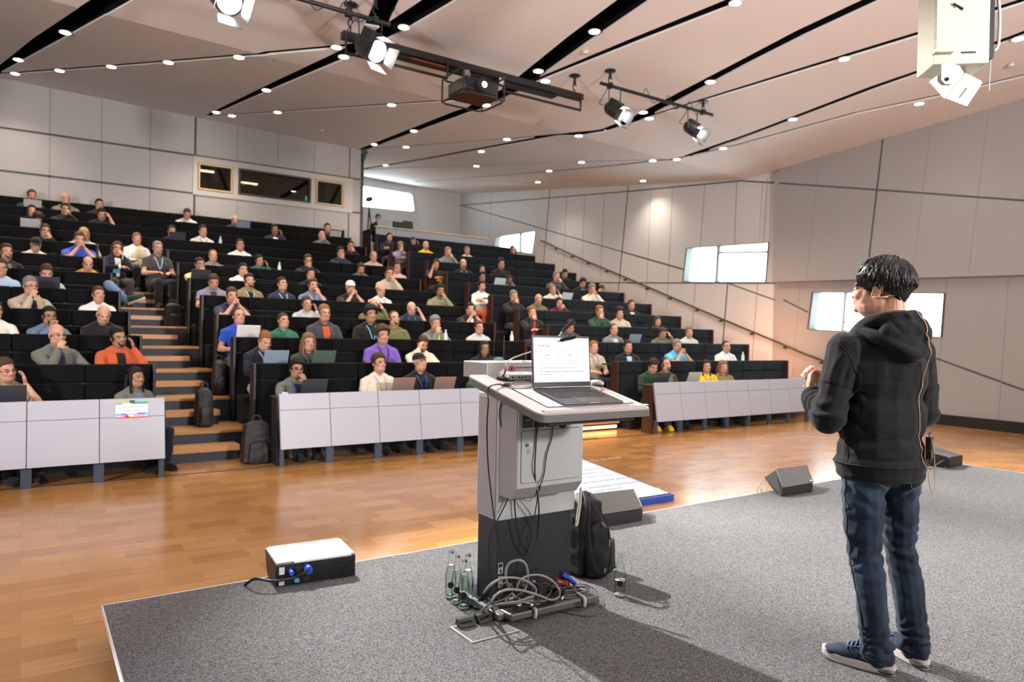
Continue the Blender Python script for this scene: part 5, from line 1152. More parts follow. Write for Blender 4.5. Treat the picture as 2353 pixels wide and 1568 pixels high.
CC={'black':(.011,.011,.012),'white':(.72,.70,.66),'cream':(.62,.58,.47),'navy':(.018,.026,.055),'dgrey':(.045,.047,.05),'grey':(.17,.17,.18),'lgrey':(.42,.43,.45),'blue':(.025,.075,.48),'denim':(.10,.17,.28),'green':(.02,.13,.085),'dgreen':(.018,.055,.035),'olive':(.12,.12,.05),'khaki':(.20,.19,.12),'tan':(.22,.17,.09),'mustard':(.50,.27,.03),'yellow':(.78,.50,.02),'orange':(.50,.085,.02),'rust':(.48,.09,.03),'purple':(.16,.09,.42),'lilac':(.20,.19,.27),'cyan':(.10,.42,.62),'lblue':(.36,.50,.68),'beige':(.42,.36,.28),'brown':(.10,.06,.03),'wine':(.13,.02,.025),'pink':(.55,.36,.33),'red':(.42,.05,.03),'lyellow':(.62,.58,.28),'lime':(.45,.60,.10),'dnavy':(.012,.016,.028),'maroon':(.05,.02,.03),'lgreen':(.42,.50,.42),'graygreen':(.13,.14,.12)}
def cloth(c): return mat('cloth '+c,CC[c],.85,sheen=.15,bump=.25,bscale=500,spec=.2)
m_lip=[mat('lips %d'%i,tuple(a*b for a,b in zip(SK[i],(.9,.55,.6))),.45) for i in range(5)]
def oslot(o,ms):
    for i,mm in enumerate(ms):
        o.material_slots[i].link='OBJECT'; o.material_slots[i].material=mm
PROTO={}
def setp(o,parent,M=None):
    o.parent=parent
    if M is not None: o.matrix_local=M
def sub(name,me,ms,parent,M=None):
    o=bpy.data.objects.new(name,me); COL.objects.link(o); o.parent=parent
    if M is not None: o.matrix_local=M
    oslot(o,ms); return o
devs=[]
def person(px,py,label,pose='rest',hair='short',hc='brown',top='black',inner=None,short=False,sk=0,beard=False,glasses=False,lan=None,cap=None,mir=False,legc='dnavy',turn=None,row=None,badge=False,shoe='black',pos=None,sc=None,trous=True):
    # choose the row whose seated head height fits the photo
    if pos is None:
        best=None
        for k in ([row] if row else range(1,12)):
            Y=rowY(k)-.30; p=atY(px,py,Y); dz=p.z-((k-1)*RR+1.12)
            if best is None or abs(dz)<abs(best[0]): best=(dz,k,p)
        dz,k,p=best; devs.append((round(dz,2),k,px,py)); z0=(k-1)*RR
        s=max(.90,min(1.09,1+dz/1.12)); loc=V((p.x,p.y,z0+max(-.06,min(.10,dz-(s-1)*1.12)))); head=p
    else: loc=V(pos); s=sc or 1; k=row or 1
    if turn is None:
        to=V((4.6,-4,0))-loc; turn=math.degrees(math.atan2(to.x,-to.y))*.8+random.uniform(-7,7)
    hM=POSE_M[pose]; hc_off=hM@HC
    r=bpy.data.objects.new('person',TEMPL[pose][0]); COL.objects.link(r)
    R=Matrix.Rotation(math.radians(turn),3,'Z'); sx=-s if mir else s
    off=R@V((hc_off.x*sx,hc_off.y*s,0)) if pos is None else V()
    r.location=loc-V((off.x,off.y,0)); 
    if pos is None: r.location.y=loc.y+ .0 - off.y*0; r.location.x=loc.x-off.x
    r.rotation_euler=(0,0,math.radians(turn)); r.scale=(sx,s,s)
    oslot(r,[skin(sk),m_eye,m_lip[sk],hairm(hc)])
    tag(r,label,'person','seated audience')
    inn=inner or top
    o=sub('shirt' if inner is None else 'jacket',TEMPL[pose][2 if short else 1],[cloth(top),cloth(inn)],r)
    if hair and hair in HAIR: sub('hair',HAIR[hair],[hairm(hc)],r,hM)
    if beard: sub('beard',BEARD,[hairm(hc if hc not in('grey','white') else 'grey')],r,hM)
    if glasses: sub('glasses',GLM,[m_blk],r,hM)
    if cap: sub('cap',CAPM,[cloth(cap)],r,hM)
    if lan: sub('lanyard',LYM,[cloth(lan)],r)
    if badge: sub('badge',BGM,[cloth('navy')],r)
    if trous:
        sub('trousers',TROUS,[cloth(legc)],r); [sub('shoe',q_,[cloth(shoe)],r) for q_ in SHOES]
    return r
# ================================================================ AUDIENCE
Pn=person
# --- left block and rear rows
Pn(73,450,'person with short brown hair behind a silver laptop in the rearmost row, far left',hc='brown',top='dgreen',hair='short',sk=1,beard=True)
Pn(151,457,'bald person in a khaki shirt with a hand on the mouth, rearmost row',pose='chin',hair=None,hc='brown',top='khaki')
Pn(150,480,'person with black hair, glasses and clasped hands, in front of the bald person in khaki',pose='clasp',hc='black',top='black',glasses=True,sk=1)
Pn(228,470,'person with dark hair leaning behind another, rearmost row left of the middle',hc='black',top='maroon',hair='short')
Pn(233,490,'person in black covering the face with one hand, wrist watch showing, upper left rows',pose='brow',hc='black',top='black',short=True,mir=True)
Pn(73,484,'woman with dark hair looking sideways in the upper left rows',hair='long',hc='dark',top='black')
Pn(88,503,'person with a dark curly head bent behind a thin grey laptop in the upper left',pose='down',hair='curly',hc='dark',top='brown',sk=3)
Pn(104,530,'person with brown hair, dark glasses and chin on one hand in the upper left rows',pose='chin',hc='brown',top='black',glasses=True,mir=True)
Pn(83,560,'person wearing a dark cap and a white T-shirt looking down',pose='down',hair=None,cap='black',hc='brown',top='white',short=True)
Pn(192,536,'person with long blond hair and a green top, half hidden behind the blue T-shirt',hair='long',hc='blond',top='lgreen',pose='down')
Pn(182,550,'person in a bright blue T-shirt with hands clasped before the mouth, upper left',pose='clasp',hc='brown',top='blue',short=True)
Pn(314,549,'person with light brown hair and a white shirt right of the woman with the phone',hc='light',top='white',inner='lyellow')
Pn(428.5,490,'person in a white shirt in the rearmost row under the left booth window',pose='down',hc='brown',top='white',lan='navy')
Pn(394,531,'person in a dark plaid shirt behind a dark blue laptop',hc='dark',top='maroon',beard=True,sk=1)
Pn(465.5,531,'person in a white polo shirt with dark lanyard, below the left booth window',hc='dark',top='white',lan='navy')
Pn(538,505,'bald pink faced person behind a pale blue laptop in the rearmost row',pose='down',hair='fringe',hc='grey',top='dgrey',sk=2)
Pn(551,563,'person with dark hair in a white shirt turning the head, middle of the upper rows',hc='dark',top='white',lan='lblue',sk=1,pose='up')
Pn(15,578,'person with brown beard and dark jacket at the left edge, level with the mustard jacket',hc='brown',beard=True,top='black',inner='graygreen')
Pn(488.5,588,'person with receding reddish hair and a grey shirt above the person in yellow',hair='receding',hc='ginger',top='grey',lan='lgrey')
Pn(201.5,603,'bald person in a mustard yellow jacket looking down',pose='down',hair='fringe',hc='brown',top='mustard',inner='denim',sk=2)
Pn(107,623,'person with brown hair and pale shirt looking down behind a black laptop',pose='down',hc='brown',top='lgreen',sk=2)
Pn(2,615,'person with glasses and a light blue shirt cut off by the left edge',hc='brown',glasses=True,top='lblue')
Pn(557,619,'person with dark hair and white hoodie touching the chin',pose='chin',hc='black',top='white',mir=True)
Pn(594,598,'person in a dark green shirt with one arm raised to the head',pose='cheek',hc='black',top='green',sk=1,mir=True)
Pn(488.5,644,'person with brown hair in a lilac grey T-shirt looking down',pose='down',hc='brown',top='lilac',inner='dgrey',short=True)
Pn(571,645,'person with beard, tan jacket and blue lanyard',hc='dark',beard=True,top='tan',inner='black',lan='lblue')
Pn(70,656,'person with glasses in a striped beige jacket holding the chin',pose='chin',hc='grey',glasses=True,top='beige',inner='black')
Pn(226,676,'woman with tied brown hair in a white T-shirt',hair='tied',hc='brown',top='white',short=True)
Pn(530.6,678,'person in a navy T-shirt with bare forearms and hands clasped before the mouth',pose='clasp',hc='brown',top='navy',short=True)
Pn(113.5,724,'person with black hair, glasses and a denim shirt, hands at the mouth',pose='clasp',hc='black',beard=True,glasses=True,top='denim',sk=4)
Pn(237,718,'bald pink faced person in a black shirt looking down',pose='down',hair=None,hc='grey',top='black',sk=2)
Pn(548,727,'person with receding brown hair in a bright blue T-shirt beside the left stairs',hair='receding',hc='brown',top='blue',short=True,beard=False,pose='up',legc='dgrey')
Pn(131,768,'bald person with glasses in a grey cardigan, fist at the mouth',pose='chin',hair=None,hc='dark',glasses=True,top='graygreen',inner='navy')
Pn(270,773,'person with black beard in an orange quilted jacket, cheek on one hand',pose='cheek',hc='black',beard=True,top='rust',inner='black',sk=4,mir=True)
Pn(-12,712,'person in a white sweater cut off by the left edge, level with the denim shirt',top='white',hc='brown')
Pn(13,848,'person with glasses in the front row left, cheek resting on the hand',pose='cheek',hc='brown',glasses=True,top='khaki',inner='black',short=True,mir=True,row=1)
Pn(312,866,'woman with very long dark hair and grey jacket behind the paper sign',hair='long',hc='black',top='graygreen',inner='denim',sk=4,row=1,turn=30)
# --- sitting in the left aisle
def aisle(px,py,k,*a,**kw):
    Y=kw.pop('Y'); zf=kw.pop('z'); p=atY(px,py,Y); s=(p.z-zf)/1.12
    s=max(.9,min(1.1,s)); return person(px,py,*a,pos=(p.x,p.y+.0,p.z-1.12*s),sc=s,row=k,**kw)
zk=lambda k:(k-1)*RR
Pn(269,570,'woman with long brown hair and phone, sitting at the top of the left stairs',pose='chin',hair='long',hc='brown',glasses=True,top='dnavy',inner='white',legc='dgrey',row=7,mir=True)
tag(ob('name_badge',MB().box(atY(268,621,rowY(7)-.60),(.11,.01,.10)),cloth('cyan')),'cyan name badge hanging in front of the woman with the phone','badge')
tag(ob('smart_phone',MB().box(atY(278,590,rowY(7)-.56),(.035,.012,.075),(.3,0,.2)),m_blk),'dark phone held up by the woman with the cyan badge','phone')
Pn(362,570,'person with grey beard and dark grey T-shirt sitting at the top of the left stairs',pose='rest',hc='grey',beard=True,glasses=True,top='dgrey',short=True,lan='lblue',legc='black',row=7)
Pn(458,607,'woman with dark hair in a yellow shirt at the stair side, chin on one hand',pose='chin',hair='tied',hc='dark',top='lyellow',legc='black',sk=4)
# --- middle block upper
Pn(629.6,527,'person in a navy jacket over white shirt holding the cheek, upper middle',pose='cheek',hc='dark',top='navy',inner='white',mir=True,sk=1)
Pn(751,524,'person with dark hair behind a grey laptop at the right end of the rearmost row',hc='black',top='black',row=11)
Pn(738,541,'bald person pressing both hands to the mouth, below the right booth window',pose='clasp',hair=None,hc='grey',top='grey',sk=2)
Pn(804,565,'person with dark hair and glasses holding the chin beside the wall end',pose='chin',hc='dark',glasses=True,top='black',mir=True)
Pn(781,580,'person with black hair in a slate blue sweater, hand at the chin',pose='chin',hc='black',top='navy')
Pn(706,598,'person with glasses and hand at the mouth, alone in the middle of the upper rows',pose='chin',hc='brown',glasses=True,top='black')
Pn(856.6,589,'person with grey hair in a beige shirt next to the right aisle',hair='receding',hc='grey',top='beige')
Pn(826,615,'person with brown beard in an olive grey jacket looking down, near the right aisle',pose='down',hc='brown',beard=True,top='graygreen')
Pn(910,614,'person with dark hair in a pinkish top beside the beige sweater',hc='dark',top='pink',short=True)
Pn(892,628,'person with glasses in a beige sweater covering the mouth with a hand',pose='chin',hc='dark',glasses=True,top='beige',mir=True)
Pn(712.5,630,'person with dark hair half hidden behind the blue polo shirt',hc='black',top='black')
Pn(717.6,655,'person with beard in a blue polo shirt holding the chin',pose='chin',hc='brown',beard=True,top='denim',short=True,lan='lblue',mir=True)
Pn(647.4,653,'person with dark hair in a navy shirt with light blue lanyard, leaning back',pose='up',hc='dark',top='navy',lan='lblue')
Pn(803,660,'person in a white cap with hands clasped before the mouth',pose='clasp',hair=None,cap='white',hc='brown',top='black',short=True)
Pn(873,667,'balding person with glasses in a white T-shirt',hair='fringe',hc='grey',glasses=True,top='white',lan='dgrey')
Pn(702,696,'person in a light grey shirt leaning the head on a hand',pose='cheek',hc='brown',top='lgrey',mir=True)
Pn(743,719,'person with glasses, dark jacket and red T-shirt',hc='light',glasses=True,top='dgrey',inner='rust')
Pn(650,737,'woman with brown hair tied back in a green sweater',hair='tied',hc='brown',top='green',pose='up')
Pn(854,698,'balding person with olive sleeves behind the curly black hair, hand on the face',pose='brow',hair='fringe',hc='brown',top='olive',mir=True)
Pn(849,722,'person with curly black hair, black jacket and bright blue lanyard',hair='curly',hc='black',top='black',lan='cyan',sk=1)
Pn(904,732,'person with long brown hair, bald forehead and dark olive shirt',hair='receding',hc='brown',beard=True,top='olive',pose='up')
Pn(941,706,'person with shaved head bent into one hand, navy shirt',pose='brow',hair=None,hc='light',top='navy',short=True,lan='denim',mir=True,sk=2)
Pn(605,778,'person with ginger hair, navy cardigan and beige trousers beside the left stairs',pose='down',hc='ginger',top='dnavy',lan='lgrey',legc='beige',sk=2,row=2)
Pn(707,786,'woman with curly blond brown hair behind a dark green laptop',hair='wavy',hc='light',top='dgrey',lan='denim',row=2)
Pn(876,770,'person with brown curly hair in a purple T-shirt',hair='curly',hc='brown',top='purple',short=True,lan='black',row=2)
Pn(997,742,'person with grey hair in a lime and grey fleece holding the chin',pose='chin',hair='thick',hc='grey',top='graygreen',inner='lime')
Pn(966,786,'person in a cream sweater with the hand raised to the eyes',pose='brow',hc='brown',beard=True,top='cream',row=2)
Pn(679,846,'person with dark curly hair, glasses and grey green jacket, front row by the stairs',pose='chin',hair='thick',hc='black',glasses=True,top='graygreen',inner='black',lan='blue',sk=4,mir=True,row=1)
Pn(869,835,'person with brown hair in a cream sweater with a badge, front row',pose='up',hair='thick',hc='brown',top='cream',lan='lgrey',badge=True,row=1)
Pn(963,832,'person with a black cap and black hoodie with blue lanyard, front row',pose='up',hair=None,cap='black',hc='brown',top='black',lan='blue',row=1)
Pn(1103,850,'person in a dark cap and dark green sweater beside the lectern shelf',hair=None,cap='black',hc='dark',top='dgreen',row=1)
Pn(1110,799,'woman with black hair and glasses behind the drinking glass',hair='long',hc='black',glasses=True,top='black',lan='navy',sk=4,row=2)
Pn(1098,752,'person with glasses in a pale grey shirt, arms crossed',pose='cross',hc='brown',glasses=True,top='lgrey')
Pn(1077,709,'person pressing both hands to the cheeks, black and white top',pose='clasp',hc='black',top='black',inner='white',short=True)
Pn(1009,668,'person with dark beard in an olive green sweater, hand at the mouth',pose='chin',hair='thick',hc='black',beard=True,top='khaki',sk=4,mir=True)
# --- right aisle and right block
Pn(893.6,545,'person in a dark navy top with folded arms, aisle side below the balustrade',pose='cross',hc='dark',top='dnavy',inner='navy',legc='brown',row=11)
Pn(919,566,'person with grey blond hair in a patterned navy shirt, hand at the chin, aisle side',pose='chin',hair='thick',hc='grey',top='lilac',legc='dnavy',row=10)
Pn(948,553,'person in a grey cap resting the head on a hand, just below the balustrade',pose='cheek',hair=None,cap='dgrey',hc='grey',top='maroon',mir=True,row=11)
Pn(977,564,'bald bearded person in a bright yellow T-shirt',hair=None,hc='brown',beard=True,top='yellow',sk=2)
Pn(1027,579,'person with grey beard and grey shirt, right of the bright yellow T-shirt',pose='chin',hc='grey',beard=True,top='grey',mir=True)
Pn(1071.7,576,'person with grey hair in a white T-shirt near the rear of the right block',hc='grey',top='white')
Pn(1176,573,'person in dark purple before the bright rear window',pose='chin',hc='black',top='maroon',sk=1)
Pn(1000,607,'person in black with one hand on the face and a yellow badge, aisle side',pose='cheek',hair='thick',hc='brown',top='black',short=True,legc='black',row=8)
tag(ob('name_badge',MB().box(atY(1010,643,rowY(8)-.55),(.15,.01,.10),(0,.3,0)),cloth('yellow')),'yellow badge in front of the person in black at the aisle','badge')
Pn(1062.8,606,'bald bearded person in black with lanyard, rear of the right block',hair=None,hc='dark',beard=True,top='black',lan='lblue',sk=2)
Pn(1149.5,606,'person with black hair alone in the middle of a rear row of the right block',hair='thick',hc='black',top='black',sk=1)
Pn(1106,619,'woman with long dark hair behind another dark haired person',hair='long',hc='black',top='dgrey',row=8)
Pn(1106,636,'dark haired person in black looking down, just above the white sweatshirt',hair='thick',hc='black',top='black',sk=4)
Pn(1168.6,644,'person with dark hair behind a pale laptop, hand at the chin',pose='chin',hc='dark',top='pink',sk=3,mir=True)
Pn(1105,658,'person with dark beard, white sweatshirt and orange trousers, arms crossed at the aisle',pose='cross',hc='black',beard=True,top='white',legc='orange',row=6)
Pn(1293.6,627,'person with dark hair in a black sweater at the wall end of a rear row',pose='down',hc='black',top='black')
Pn(1275.8,635,'person with grey hair holding the chin, in front of the black sweater',pose='chin',hc='grey',top='dgrey',mir=True)
Pn(1334.4,648,'person with dark hair, black jacket and blue shirt at the wall end',pose='down',hair='thick',hc='dark',top='black',inner='denim')
Pn(1267,664,'person with grey hair in a cream shirt beside a pale laptop',pose='cheek',hc='grey',top='cream',mir=True)
Pn(1232,686,'bald person with white hair fringe and olive jacket, head bent',pose='down',hair='fringe',hc='white',glasses=True,top='olive')
Pn(1177.6,680,'person with short grey hair in black, hand on the mouth, beside the right aisle',pose='chin',hc='grey',top='black',legc='dgrey',row=5)
Pn(1281,695,'woman with dark hair and glasses in a wine red top',pose='clasp',hair='long',hc='dark',glasses=True,top='wine')
Pn(1357,664,'person with grey blond hair in a cream top, fingers at the chin',pose='clasp',hair='thick',hc='grey',top='cream')
Pn(1378,672,'person with dark reddish hair covering the face, right of the cream top',pose='brow',hair='thick',hc='brown',top='maroon',row=7)
Pn(1219.6,717,'person with reddish hair, dark suit and red scarf holding the chin, aisle side',pose='chin',hc='ginger',top='black',inner='red',legc='black',sk=2,row=4)
Pn(1375,715,'person with reddish brown hair in a dark green sweater, hand at the chin',pose='chin',hc='ginger',top='dgreen',mir=False)
Pn(1304,748,'person with black hair in a slate sweater with blue lanyard, behind the microphone tip',pose='down',hair='thick',hc='black',top='dgrey',lan='denim',sk=1,row=3)
Pn(1421,720,'person with curly dark hair in a beige sweater',hair='curly',hc='dark',top='beige')
Pn(1448,700,'woman with tied hair, black jacket and cream shirt',hair='tied',hc='dark',top='black',inner='cream')
Pn(1508,739,'woman with brown shoulder length hair behind the person leaning on a hand',hair='wavy',hc='brown',top='brown')
Pn(1407.4,757,'person with receding hair in a grey blue shirt beside a pale blue laptop',hair='receding',hc='brown',top='grey',inner='lblue')
Pn(1517,763,'person with glasses pressing a hand to the forehead, olive brown jacket',pose='brow',hc='brown',glasses=True,top='olive',inner='denim',mir=True)
Pn(1580,763,'person in a pale green shirt at the wall end of the third row',hc='light',top='lgreen',lan='lblue')
Pn(1361,797,'woman with reddish hair, beige T-shirt and blue lanyard, right of the lectern laptop',pose='rest',hair='tied',hc='ginger',top='beige',short=True,lan='denim',legc='dnavy',sk=2,row=2)
Pn(1440,796,'person in a black jacket over a blue shirt, second row of the right block',hc='dark',top='black',inner='lblue',row=2)
Pn(1551,793,'person with grey hair and glasses in a cyan shirt, hands at the mouth',pose='clasp',hc='grey',glasses=True,top='cyan',short=True,row=2)
Pn(1665,796,'balding person with glasses in a white shirt at the wall end of the second row',hair='receding',hc='dark',glasses=True,top='white',lan='lblue',row=2)
Pn(1493,838,'person in dark green looking down at the left end of the front right row',pose='down',hair='thick',hc='dark',top='dgreen',inner='dgreen',legc='dgrey',shoe='yellow',row=1)
Pn(1527,838,'balding bearded person in a brown jacket, front row of the right block',hair='receding',hc='dark',beard=True,top='brown',inner='denim',pose='up',row=1)
Pn(1619,841,'woman with long black hair in a yellow sweater, front row of the right block',hair='long',hc='black',top='yellow',lan='denim',row=1)
Pn(1658,843,'woman with blond brown hair in a patterned brown shirt beside the yellow sweater',hair='wavy',hc='light',top='tan',row=1)
# camera operator
p=atY(868,500,20.35); Pn(0,0,'camera operator with dark headphones seated at the desk behind the balustrade',hair='short',hc='dark',top='dgrey',pos=(p.x,p.y,p.z-1.14),sc=1.0,turn=0,trous=True)
pp_=[o for o in bpy.data.objects if o.name.startswith('person')]
for i,a_ in enumerate(pp_):
    for b_ in pp_[i+1:]:
        dv=a_.location-b_.location
        if abs(dv.x)<.42 and abs(dv.y)<.4: print('CLASH',a_['label'],'|',b_['label'],[round(q,2) for q in dv])
print('DEV',[d for d in sorted(devs) if abs(d[0])>.06])
# --- laptops in the audience
MCOL={'silver':(.50,.51,.52),'blue':(.28,.37,.46),'dark':(.05,.055,.07),'copper':(.30,.20,.17),'green':(.10,.14,.12),'pale':(.62,.68,.70),'white':(.85,.84,.80)}
lap0={}
def alap(px,py,c,lab,yaw=0,row=None,w=.31,d=.215):
    mm=mat('laptop '+c,MCOL[c],.4,metal=.3)
    best=None
    for k in ([row] if row else range(1,12)):
        Y=(rowY(k-1)+.16) if k>1 else 8.5; zt=(k-1)*RR+TT-.05; p=atY(px,py,Y); dz=p.z-(zt+.12)
        if best is None or abs(dz)<abs(best[0]): best=(dz,k,p,zt)
    dz,k,p,zt=best
    if c not in lap0:
        t,_=laptop('laptop','x',w,d,Matrix.Identity(4),math.radians(22),mm,mm); lap0[c]=t
        sc_=ob('display',MB().box((0,-.0035,0),(w-.02,.001,d-.03)),m_blk,t); sc_.matrix_local=Matrix.Translation((0,d-.0,.010))@Matrix.Rotation(-math.radians(22),4,'X')@Matrix.Translation((0,0,d/2))
        r=t
    else: r=copytree(lap0[c])
    # people face -Y: the lid is on the far side from them
    r.location=V((p.x,p.y+.13,zt+.001)); r.rotation_euler=(0,0,math.pi+math.radians(yaw)); tag(r,lab,'laptop','laptops on the audience desks'); return r
LL=[(75,470,'silver','silver laptop lid in the rearmost row at the far left'),(70,519,'silver','thin grey laptop lid in the upper left rows'),(405,550,'dark','dark blue laptop before the plaid shirt'),(556,518,'blue','pale blue laptop in the rearmost row left of the wide booth window'),(767,540,'silver','grey laptop at the right end of the rearmost row'),(108,644,'dark','black laptop in front of the person in a pale shirt at the left'),(17,911,'dark','grey laptop on the front desk at the left edge'),(565,769,'white','white laptop in front of the bright blue T-shirt'),(628,821,'blue','light blue laptop in front of the ginger haired person'),(737,820,'green','dark green laptop of the woman with curly hair'),(714,892,'dark','dark laptop at the left end of the middle front desk'),(917,887,'copper','copper coloured laptop right of the cream sweater'),(1011,886,'copper','copper coloured laptop nearest the lectern on the front desk'),(1142,647,'pale','pale laptop in the rear of the right block'),(1295,679,'pale','pale laptop beside the cream shirt'),(1448,775,'blue','pale blue laptop beside the grey blue shirt'),(1581,868,'silver','silver laptop on the right front desk left of the yellow sweater'),(1510,874,'dark','black laptop at the left end of the right front desk'),(458,632,'dark','dark laptop of the person in the yellow shirt at the stairs')]
for x,y,c,lab in LL: alap(x,y,c,lab)
# little bottles on the audience desks
bt=None
for x,y,k,lab in [(506,577,9,'small clear bottle left of the white shirt in the upper rows'),(642,612,7,'small clear bottle alone on a desk of the middle block'),(1024,770,3,'clear bottle right of the fleece jacket'),(1176,774,3,'clear bottle on the desk left of the right aisle'),(1707,820,2,'clear glass at the wall end of the second row')]:
    Y=rowY(k-1)+.12; zt=(k-1)*RR+TT-.05; p=atY(x,y,Y); 
    if bt is None:
        bt=thing('water_bottle',lab,'bottle',(0,0,0)); ob('bottle_body',MB().lathe([(0,0),(.032,0),(.032,.13),(.013,.18),(.013,.20),(0,.20)],14),mat('pale clear plastic',(.55,.62,.62),.15,spec=.8),bt,smooth=40); ob('cap',MB().lathe([(.014,.20),(.014,.215),(0,.215)],12),m_white,bt); r=bt
    else: r=copytree(bt)
    r.location=(p.x,Y,zt); tag(r,lab,'bottle','bottles on the audience desks')
# paper cup, paper, bags
p=atY(200,659,rowY(5)+.12); tag(ob('paper_sheet',MB().box((p.x,p.y,p.z),(.26,.01,.09)),m_white),'white folded card standing on a desk left of the woman in white','card')
p=atY(655,906,8.5); tag(ob('paper_cup',MB().lathe([(0,-.04),(.03,-.04),(.035,.02),(0,.02)],14,p),m_white,smooth=40),'white cup at the left corner of the middle front desk','cup')
def bag(lab,px,py,Y,z,sx,sy,h):
    p=atY(px,py,Y); t=thing('backpack',lab,'bag',(p.x,Y,z)); ob('bag_body',bagmesh((p.x,Y,z),sx,sy,h,vox=.014),m_bag,t); ob('front_pocket',bagmesh((p.x,Y-sy*.8,z),sx*.7,sy*.5,h*.55,vox=.014),m_bag,t)
    ob('carry_handle',MB().tube(smooth_path([V((p.x-.05,Y,z+h*.98)),V((p.x-.03,Y,z+h*1.09)),V((p.x+.03,Y,z+h*1.09)),V((p.x+.05,Y,z+h*.98))],5),.009,8),m_bag2,t,smooth=180); return t
bag('large black backpack leaning against the left end of the middle front desk',589,1010,8.62,0,.19,.13,.50)
bag('dark bag standing on the stairs between the two people sitting at the top',398,660,rowY(6)-.42,5*RR,.16,.12,.42)
bag('black bag hanging at the stair side beside the bright blue T-shirt',505,735,rowY(3)-.50,2*RR,.10,.16,.5)
bag('dark bag beside the bench end above the second row on the left stairs',470,800,rowY(2)-.42,1*RR+.0,.12,.15,.5)
# legs sticking into the left aisle: green shoe
t=thing('outstretched_leg','blue jeans leg with a green shoe stretched into the left stairs','leg',atY(315,690,rowY(5)-.5))
a=atY(250,655,rowY(5)-.35); b=atY(290,690,rowY(5)-.55); c=atY(325,680,rowY(5)-.6)
ob('trouser_leg',MB().cap(a,b,.075,.055),cloth('denim'),t,smooth=180); m=MB(); m.cap(b,c,.05,.042); ob('shoe',m,cloth('dgreen'),t,smooth=180); ob('shoe_sole',MB().tube([b+V((.02,-.02,-.06)),c+V((.05,-.02,-.03))],[.022,.02],8),mat('cream sole',(.6,.5,.35),.6),t,smooth=180)
# paper sign on the left desk
c0=hit(266,923,(0,8.235,0),(0,1,0)); c1=hit(340,961,(0,8.2,0),(0,1,0))
f_=lambda z: 8.145+(8.2525-8.145)*(z-.205)/(.8255-.205)-.006
t=thing('paper_sign','colourful paper sign reading seat reserved for session chair, clipped to the left front desk','sign',(c0.x,8.2,.7))
xa,xb=c0.x,hit(340,935,(0,8.235,0),(0,1,0)).x; za,zb=c1.z+.0,c0.z-.008
Mp=frame(V((xa,f_(za),za)),(1,0,0),(0,f_(zb)-f_(za),zb-za)); W_=xb-xa; H_=zb-za
ob('sheet',MB().box((W_/2,H_/2,-.0006),(W_,H_,.001),M=Mp),mat('sign paper',(.78,.76,.84),.6),t)
def band(x0,x1,y0,y1,c,nm='print',h=.0003): ob(nm,MB().box(((x0+x1)/2*W_,(y0+y1)/2*H_,h),((x1-x0)*W_,(y1-y0)*H_,.0004),M=Mp),mat('print '+nm+str(c),c,.6),t)
band(0,.45,.93,1,(.42,.58,.05),'green_band'); band(.45,1,.93,1,(.06,.38,.05),'green_band'); band(0,.2,.86,.93,(.10,.26,.62),'blue_band'); band(.2,.5,.88,.93,(.45,.62,.80),'blue_band'); band(.5,1,.86,.93,(.08,.32,.62),'blue_band')
band(0,.35,.20,.32,(.16,.45,.75),'blue_band'); band(.16,.32,.24,.32,(.08,.13,.55),'blue_band',.0005); band(.35,.7,.22,.32,(.30,.52,.75),'blue_band'); band(.66,.92,.26,.34,(.05,.14,.55),'blue_band',.0005); band(.7,1,.20,.34,(.20,.50,.75),'blue_band')
band(0,1,.10,.20,(.42,.62,.80),'pale_band'); band(.15,.32,.12,.24,(.62,.30,.62),'pink_patch',.0006); band(.55,.86,.12,.24,(.62,.32,.60),'pink_patch',.0006); band(0,1,.02,.10,(.52,.04,.04),'red_band',.0007)
pk=MB(); pts=[V((.26*W_,.10*H_,0)),V((.30*W_,.20*H_,0)),V((.34*W_,.26*H_,0)),V((.38*W_,.20*H_,0)),V((.43*W_,.10*H_,0))]; pk.slab(pts,(0,0,.0012)); pk.xf(Mp); ob('magenta_hill',pk,mat('magenta',(.50,.02,.16),.6),t)
yl=MB(); yl.slab([V(((.47+.12*math.cos(a))*W_,(.02+.10*math.sin(a))*H_,0)) for a in [math.pi+math.pi*i/10 for i in range(11)]],(0,0,.0008)); yl.xf(Mp); ob('yellow_sun',yl,mat('sun yellow',(.85,.50,.03),.6),t)
m_sg2=mat('sign ink',(.10,.18,.22),.6)
text('Seat reserved for',H_*.16,Mp@Matrix.Translation((W_*.5,H_*.66,.0008)),m_sg2,'sign_text',t,align='CENTER'); text('Session Chair',H_*.16,Mp@Matrix.Translation((W_*.5,H_*.44,.0008)),m_sg2,'sign_text',t,align='CENTER')
ob('clip',MB().box((W_*.5,H_*1.03,.004),(W_*.14,H_*.12,.02),M=Mp),m_blk,t)
# video camera, tripod, desk and screens on the rear platform
zf=11*RR
def zz(px,py,Y): return atY(px,py,Y)
t=thing('camera_tripod','tall tripod with a small camera on top before the bright rear window','tripod',zz(850,600,20.2))
tp=zz(848,478,20.2)
for x,y in ((838,590),(862,590),(850,600)): ob('leg',MB().cyl(tp,V((zz(x,y,20.2).x,20.2+(.35 if x==850 else -.1),zf)),.018,8),m_blackmet,t)
ob('centre_column',MB().cyl(tp-V((0,0,.3)),tp+V((0,0,.18)),.015,8),m_blackmet,t); 
t2=thing('video_camera','small video camera on the tall tripod','camera',tp+V((0,0,.18))); ob('camera_body',MB().box(tp+V((0,0,.26)),(.12,.24,.12)),mat('camera grey',(.2,.2,.2),.4),t2,bevel=.01); ob('camera_lens',MB().cyl(tp+V((0,-.12,.26)),tp+V((0,-.2,.26)),.035,14),m_blk,t2)
a=zz(858,522,19.95); b=zz(944,528,19.95)
